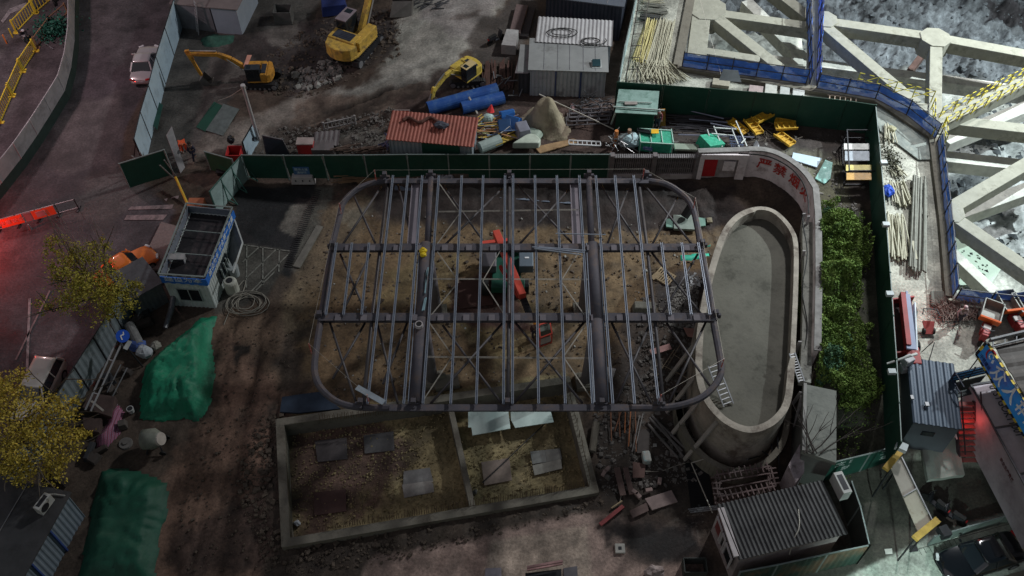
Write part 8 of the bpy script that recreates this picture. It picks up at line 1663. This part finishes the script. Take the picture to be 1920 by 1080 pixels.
# landing with light blue rail, stair
t = T('stair_landing', 'dark landing with bright blue balustrade at the head of a steel stair', 'landing', tuple(P(1800, 735, 3.2))); q = [P(1776, 720, 3.9), P(1850, 702, 3.9), P(1822, 738, 3.9), P(1794, 745, 3.9)]
b = B(); b.prism([(p.x, p.y) for p in q], 3.78, 3.9); b.build('floor', mat('landing_dark', (.035, .045, .045), .6), t)
A, C_ = P(1778, 718, 3.9), P(1852, 700, 3.9); b = B(); b.bar(U(A, .55), U(C_, .55), .04, .8); b.build('blue_panel', mat('cyan_blue', (.05, .28, .58), .5, 0, .15, 2), t); b = B()
for z in (.2, .5, .8, 1.1): b.bar(U(A, z) + Vector((0, -.05, 0)), U(C_, z) + Vector((0, -.05, 0)), .05)
for s in (0, .5, 1): b.bar(lerp(A, C_, s), U(lerp(A, C_, s), 1.15), .07)
b.bar(U(A, 1.1), U(P(1794, 745, 3.9), 1.1), .06); b.bar(U(A, .5), U(P(1794, 745, 3.9), .5), .06); b.build('rail', mat('navy_rail', (.03, .04, .07), .5), t)
t = T('steel_stair', 'steep steel stair glowing red descending from the landing', 'stair', tuple(P(1810, 860, 1.2))); A, C_ = P(1808, 752, 3.8), P(1816, 868, .9)
for s in (-.55, .55): b = B(); b.bar(A + Vector((s, 0, 0)), C_ + Vector((s, 0, 0)), .08, .25); b.build('stringer', mat('stair_dark', (.05, .03, .035), .6), t); b = B(); b.bar(U(A, 1) + Vector((s, 0, 0)), U(C_, 1) + Vector((s, 0, 0)), .06); b.build('handrail', mat('stair_dark', (.05, .03, .035), .6), t)
for k in range(11): b = B(); p = lerp(A, C_, (k + .5) / 11); b.box(p, (1.05, .26, .05)); b.build('tread', mat('tread_red', (.30, .10, .09), .6), t)
for k in range(5):
    b = B(); b.bar(P(1770 + k * 3, 772 + k * 2, 3.0), P(1782 + k * 3, 812 + k * 3, 2.6), .07); tag(b.build('pale_tube', mat('pale_tube_r', (.32, .27, .27), .5, .2)), 'pale tube between hut and stair, %s from the left' % ('first', 'second', 'third', 'fourth', 'fifth')[k], 'tube', 'sheaf of pale tubes between hut and stair')
rs = random.Random(5); b = B()
for k in range(40): p = P(1792 + rs.uniform(-12, 8), 752 + rs.uniform(-8, 10), 2.0); b.box(p, (.2, .12, .1), rz=rs.uniform(0, 3))
tag(b.build('yellow_offcuts', mat('yellow_offcuts', (.5, .4, .15), .7)), 'small yellow offcuts heaped beside the stair', 'offcuts', kind='stuff')
# ================================================================== BOTTOM RIGHT
# rusty header boards over the gateway
t = T('gate_gantry', 'slanted row of pale rusty boards between two yellow beams over the gateway', 'gantry', tuple(P(1710, 960, 0))); GZ = 3.6
a0, a1, c1, c0 = P(1668, 872, GZ), P(1690, 858, GZ), P(1748, 978, GZ), P(1722, 1000, GZ); m0, m1 = lerp(a0, c0, .48), lerp(a1, c1, .50)
RB_ = mat('rusty_board', (.33, .30, .24), .75, 0, .15, 1, 0, (.13, .065, .025), .36, 1.3)
b = B(); b.sheet(a0, m0, m1, a1, -.06); b.build('board', mat('dusty_cream_board', (.30, .275, .235), .75, 0, .15, 1, 0, (.13, .09, .05), .2, .8), t); b = B(); b.sheet(m0, c0, c1, m1, -.06); b.build('board', RB_, t)
b = B(); b.bar(m0 + Vector((0, 0, .06)), m1 + Vector((0, 0, .06)), .05); b.bar(a1 + Vector((0, 0, .06)), c1 + Vector((0, 0, .06)), .06); b.build('board_edge', GREYM, t)
for (a, c) in (((1660, 880), (1695, 838)), ((1715, 1010), (1758, 975))): b = B(); b.bar(P(*a, GZ + .12), P(*c, GZ + .12), .35, .22); b.build('yellow_beam', mat('dirty_yellow_beam', (.42, .27, .06), .7, 0, .25, 2), t)
for (x, y) in ((1672, 876), (1724, 1000), (1692, 862), (1748, 982)): p = P(x, y, GZ); b = B(); b.bar((p.x, p.y, 0), (p.x, p.y, GZ), .07); b.build('leg', DARKM, t)
b = B(); b.box(P(1690, 838, 4.4), (.6, .45, .3), rz=-.5); tag(b.build('lamp_box', mat('pale_box', (.5, .55, .56), .5)), 'pale lamp box at the corner of the green fence above the gantry', 'lamp')
# green fence with lettering
o = fence('lettered_fence', 'green fence with two rows of white characters joining the gantry', [P(1540, 902, 0), P(1610, 885, 0), P(1668, 868, 0)], 2.2, mat('lettered_green', (.018, .075, .055), .6, 0, .15, 1), GREENR)
A, C_ = P(1540, 902, 0), P(1668, 868, 0); d = (C_ - A).normalized(); nn = Vector((d.y, -d.x, 0)); WLT = mat('dim_white_letter', (.45, .50, .48), .6)
text('fence_lettering', '文 明 施 工 地', .52, WLT, o, lerp(A, C_, .53) + nn * .05 + Vector((0, 0, 1.78)), d, (0, 0, 1), sx=1.25); text('fence_lettering', '就 在 身 边', .5, WLT, o, lerp(A, C_, .55) + nn * .05 + Vector((0, 0, 1.15)), d, (0, 0, 1), sx=1.3)
# striped roof house
zr = 3.0; q = [P(1385, 1052, zr), P(1588, 1003, zr), P(1550, 905, zr), P(1348, 945, zr)]; exx = (q[1] - q[0]); L = exx.length; dd = (q[3] - q[0]).length
t = T('ribbed_roof_house', 'small house with grey finely ribbed roof and white windowed end wall', 'house', (q[0].x, q[0].y, 0)); ux = exx.normalized(); uy = Vector((-ux.y, ux.x, 0))
b = B(); b.corr(q[0] + Vector((0, 0, .1)), ux, uy, L, dd * .98, .24, .10, .04); b.build('roof', mat('striped_roof', (.095, .095, .094), .7, .1, .3, .8, 0, (.045, .043, .045), .40, .6), t)
cs = [q[0] + ux * .15 + uy * .15, q[0] + ux * (L - .25) + uy * .15, q[0] + ux * (L - .25) + uy * (dd - .2), q[0] + ux * .15 + uy * (dd - .2)]; b = B(); b.prism([(p.x, p.y) for p in cs], 0, zr - .02); b.build('wall', mat('house_pinkwhite', (.33, .28, .27), .8, 0, .2, 1.2, 0, (.18, .13, .12), .4, 1), t)
e0, e1_ = q[0] - ux * .04 + uy * .2, q[3] - ux * .04 - uy * .3; 
for a, c, m, nm in ((.08, .40, GLASS, 'window'), (.46, .60, GLASS, 'window'), (.66, .95, mat('red_door', (.20, .05, .05), .6), 'door')):
    p, r = lerp(e0, e1_, a), lerp(e0, e1_, c); b = B(); b.bar(Vector((p.x, p.y, 1.75)), Vector((r.x, r.y, 1.75)), .12, 1.1); w_ = b.build(nm, m, t)
    b = B()
    for s in (p, r): b.bar(Vector((s.x, s.y, 1.1)) - ux * .08, Vector((s.x, s.y, 2.4)) - ux * .08, .09)
    b.bar(Vector((p.x, p.y, 2.35)) - ux * .08, Vector((r.x, r.y, 2.35)) - ux * .08, .09); b.build('frame', mat('house_frame', (.5, .46, .46), .7), w_)
b = B(); b.bar(e0 + Vector((0, 0, .12)), e1_ + Vector((0, 0, .12)), .35, .16); b.build('white_verge', mat('white_verge', (.45, .41, .41), .7), t)
b = B(); b.tube(chaik([P(1497, 955, 3.2), P(1500, 990, 3.2), P(1488, 1010, 3.2), P(1480, 1040, 2.4)], 2), .03, 5); tag(b.build('cable', CABLE), 'pale cable lying down the finely ribbed roof', 'cable')
ac_unit('white box shaped unit standing at the corner of the ribbed roof house', P(1572, 918, 2.6), R(104), 1.5)
fence('tall_green_fence', 'green and brown ribbed fence running below the ribbed roof house', [P(1372, 1105, 0), P(1440, 1092, 0), P(1530, 1072, 0), P(1606, 1056, 0)], 2.4, mat('mixed_sheet', (.03, .06, .045), .7, 0, .2, .8, 0, (.14, .09, .055), .5, .35), GREENR, ridges=.35, cat='fence')
fence('side_fence', 'dark fence between the ribbed roof house and the street', [P(1606, 1056, 0), P(1590, 985, 0), P(1575, 940, 0)], 2.4, mat('dark_sheet', (.04, .045, .04), .7), GREENR)
# rebar cage frame
t = T('rebar_cage', 'rectangular rusty rebar cage lying above the ribbed roof house', 'rebar cage', tuple(P(1390, 925, 0))); RU = mat('cage_rust', (.14, .10, .095), .75, .2, .3, 3); q = [P(1342, 945, .4), P(1448, 925, .4), P(1438, 888, .4), P(1336, 905, .4)]
b = B()
for k in (0, .9):
    for i in range(4): b.bar(U(q[i], k), U(q[(i + 1) % 4], k), .09); 
qi = inset(q, .45)
for i in range(4): b.bar(U(qi[i], .9), U(qi[(i + 1) % 4], .9), .07)
b.build('frame_bar', RU, t); b = B()
for i in range(4):
    a, c = q[i], q[(i + 1) % 4]; n = int((c - a).length / .3); dd_ = (c - a).normalized(); no = Vector((dd_.y, -dd_.x, 0))
    for k in range(n): p = lerp(a, c, (k + .5) / n); b.bar(U(p, .9) - no * .3, U(p, .95) + no * .28, .07); b.bar(p, U(p, .9), .05)
b.build('stirrups', RU, t)['kind'] = 'stuff'
b = B(); b.tube([P(1296, 868, 1.2), P(1336, 962, .6)], .03, 5); b.tube([P(1296, 868, 1.2), P(1322, 860, 1.2)], .03, 5); tag(b.build('thin_wire', CABLE), 'thin wires strung left of the rebar cage', 'wire')
slab('dark_pit', 'black pit cover between the tank and the ribbed roof house', 'cover', [(1284, 868), (1325, 858), (1338, 950), (1296, 960)], .05, mat('pit_black', (.006, .006, .007), .9))
for k in range(3): b = B(); b.tube([P(1290 + k * 2, 955 + k * 3, .3), P(1350, 948 + k * 3, .4)], .04, 5); tag(b.build('pale_rod', GREYM), 'pale rod lying at the lower end of the black pit, %s of three' % ('topmost', 'middle', 'lowest')[k], 'rod', 'pale rods by the black pit')
b = B()
for a, c in (((1442, 790), (1448, 850)), ((1458, 820), (1462, 900)), ((1400, 862), (1425, 855)), ((1412, 834), (1452, 862))): b.tube([P(*a, 1.5), P(*c, .5)], .04, 5)
tag(b.build('leaning_rods', DARKM), 'dark thin rods leaning against the foot of the oval tank', 'rods')
# street: manhole, pavers, black car, walls
slab('manhole_cover', 'dark square grating in the pavement below the gantry', 'grating', [(1703, 1024), (1718, 1022), (1722, 1034), (1706, 1036)], .02, DARKM, .03); slab('white_tile', 'pale square tile in the pavement left of the grating', 'tile', [(1658, 1030), (1672, 1029), (1673, 1039), (1660, 1040)], .02, mat('white_tile', (.5, .5, .46), .7), .03)
b = B()
for k in range(9): a = G(1722 + k * 9.5, 1030 - k * 2.6); b.bar(U(a, .03), U(G(1728 + k * 9.5, 1041 - k * 2.6), .03), .025, .01)
b.bar(U(G(1720, 1030), .03), U(G(1920, 975), .03), .025, .01); tag(b.build('paver_joint', mat('joint_dark', (.08, .085, .075), .9)), kind='structure')
fence('low_wall', 'low pale green wall along the kerb behind the black car', [G(1740, 1022), G(1800, 1004), G(1870, 984), G(1960, 958)], 1.1, mat('pale_green_wall', (.24, .29, .26), .7, 0, .15, 1, 0, (.13, .16, .14), .4, .6), GREENR, cat='wall')
b = B(); b.box(P(1770, 998, 1.2), (.5, .6, .5), rz=.3); tag(b.build('meter_box', DARKM), 'small dark box fixed on the end of the pale green wall', 'box')
bc = make_car('glossy black saloon car parked at the bottom right corner', (.006, .007, .009), tuple(G(1832, 1052)), R(106), 4.9, 1.9, 1.42, name='black_car', rough=.18)
b = B(); b.bar(G(1690, 1140, .1), G(1960, 1066, .1), .3, .14); tag(b.build('kerb', CONCD), kind='structure')
t = T('parked_motorcycle', 'dark motorcycle standing behind the gantry boards', 'motorcycle', tuple(G(1752, 960))); 
bike('dark scooter parked in the shadow behind the gantry', tuple(G(1750, 950)), R(40), (.02, .02, .024)); bpy.data.objects.remove(t)
bike('second dark scooter parked nearer the pale green wall', tuple(G(1780, 972)), R(50), (.025, .025, .03))
coil('cable', 'thick black cable looped at the lower end of the pink container', P(1905, 945, 1.0), .7, 1.5, RUB, 2, .05, .6, 'cable')

# odds and ends along the top edge and the deck
b = B(); b.box(G(628, 22, .5), (2.2, 1.2, 1.0), rz=.2, taper=.9); tag(b.build('blue_tarp_box', mat('navy_tarp', (.02, .035, .14), .6, 0, .2, 3), bevel=.05), 'dark blue covered box behind the big excavator cab at the top edge', 'box')
b = B(); c = G(752, 28, .1); b.add([c + Vector(v) for v in ((-.9, -.5, 0), (.9, -.4, 0), (1.0, .8, 0), (-.8, .9, 0), (-.6, .2, 1.1), (1.0, .1, 1.2), (1.1, .9, .9), (-.7, .9, .9))], [(0, 1, 5, 4), (1, 2, 6, 5), (2, 3, 7, 6), (3, 0, 4, 7), (3, 2, 1, 0)]); tag(b.build('digger_bucket', mat('worn_bucket', (.16, .15, .14), .5, .4)), 'large worn grey digger bucket lying at the top edge of the yard', 'bucket')
t = T('open_bin', 'open dark metal bin standing at the top edge right of the pale building', 'bin', tuple(G(534, 38))); p = G(534, 38)
for s in ((-.7, 0, .06, 1.2), (.7, 0, .06, 1.2), (0, -.6, 1.4, .06), (0, .6, 1.4, .06)): b = B(); b.box(U(p, .6) + Vector((s[0], s[1], 0)), (s[2], s[3], 1.2)); b.build('side', mat('bin_grey', (.10, .10, .095), .7, .1, .3, 2), t)
b = B(); b.box(U(p, .05), (1.4, 1.2, .08)); b.build('bottom', DARKM, t)
rs = random.Random(51); b = B()
for k in range(26): a = G(760 + rs.uniform(0, 60), rs.uniform(-6, 22), .12); b.bar(a, a + Vector((rs.uniform(.6, 1.6), rs.uniform(-.6, 1.6), 0)), .07)
tag(b.build('dark_bars', mat('dark_scrap', (.07, .07, .075), .6, .3)), 'dark steel bars scattered on the concrete at the top edge', 'bars', kind='stuff')
q = [P(1636, 208, PITZ + .1), P(1650, 196, PITZ + .1), P(1740, 262, PITZ + .1), P(1745, 300, PITZ + .1), P(1722, 300, PITZ + .1), P(1650, 246, PITZ + .1)]
b = B(); b.prism([(v.x, v.y) for v in q], PITZ + .06, PITZ + .16); tag(b.build('grey_netting', mat('grey_netting', (.20, .22, .20), .8, 0, .3, 3, .3, (.30, .31, .27), .4, 2)), 'grey netting laid flat along the angled part of the deck edge', 'netting')
for a, c, wh in (((1310, -10), (1352, 140), 'left'), ((1318, 0), (1300, 112), 'leftmost short')): b = B(); b.bar(P(*a, 5.5), P(*c, 3.2), .012); tag(b.build('stay_wire', CABLE), 'thin stay wire over the upper left pit node, ' + wh, 'wire')
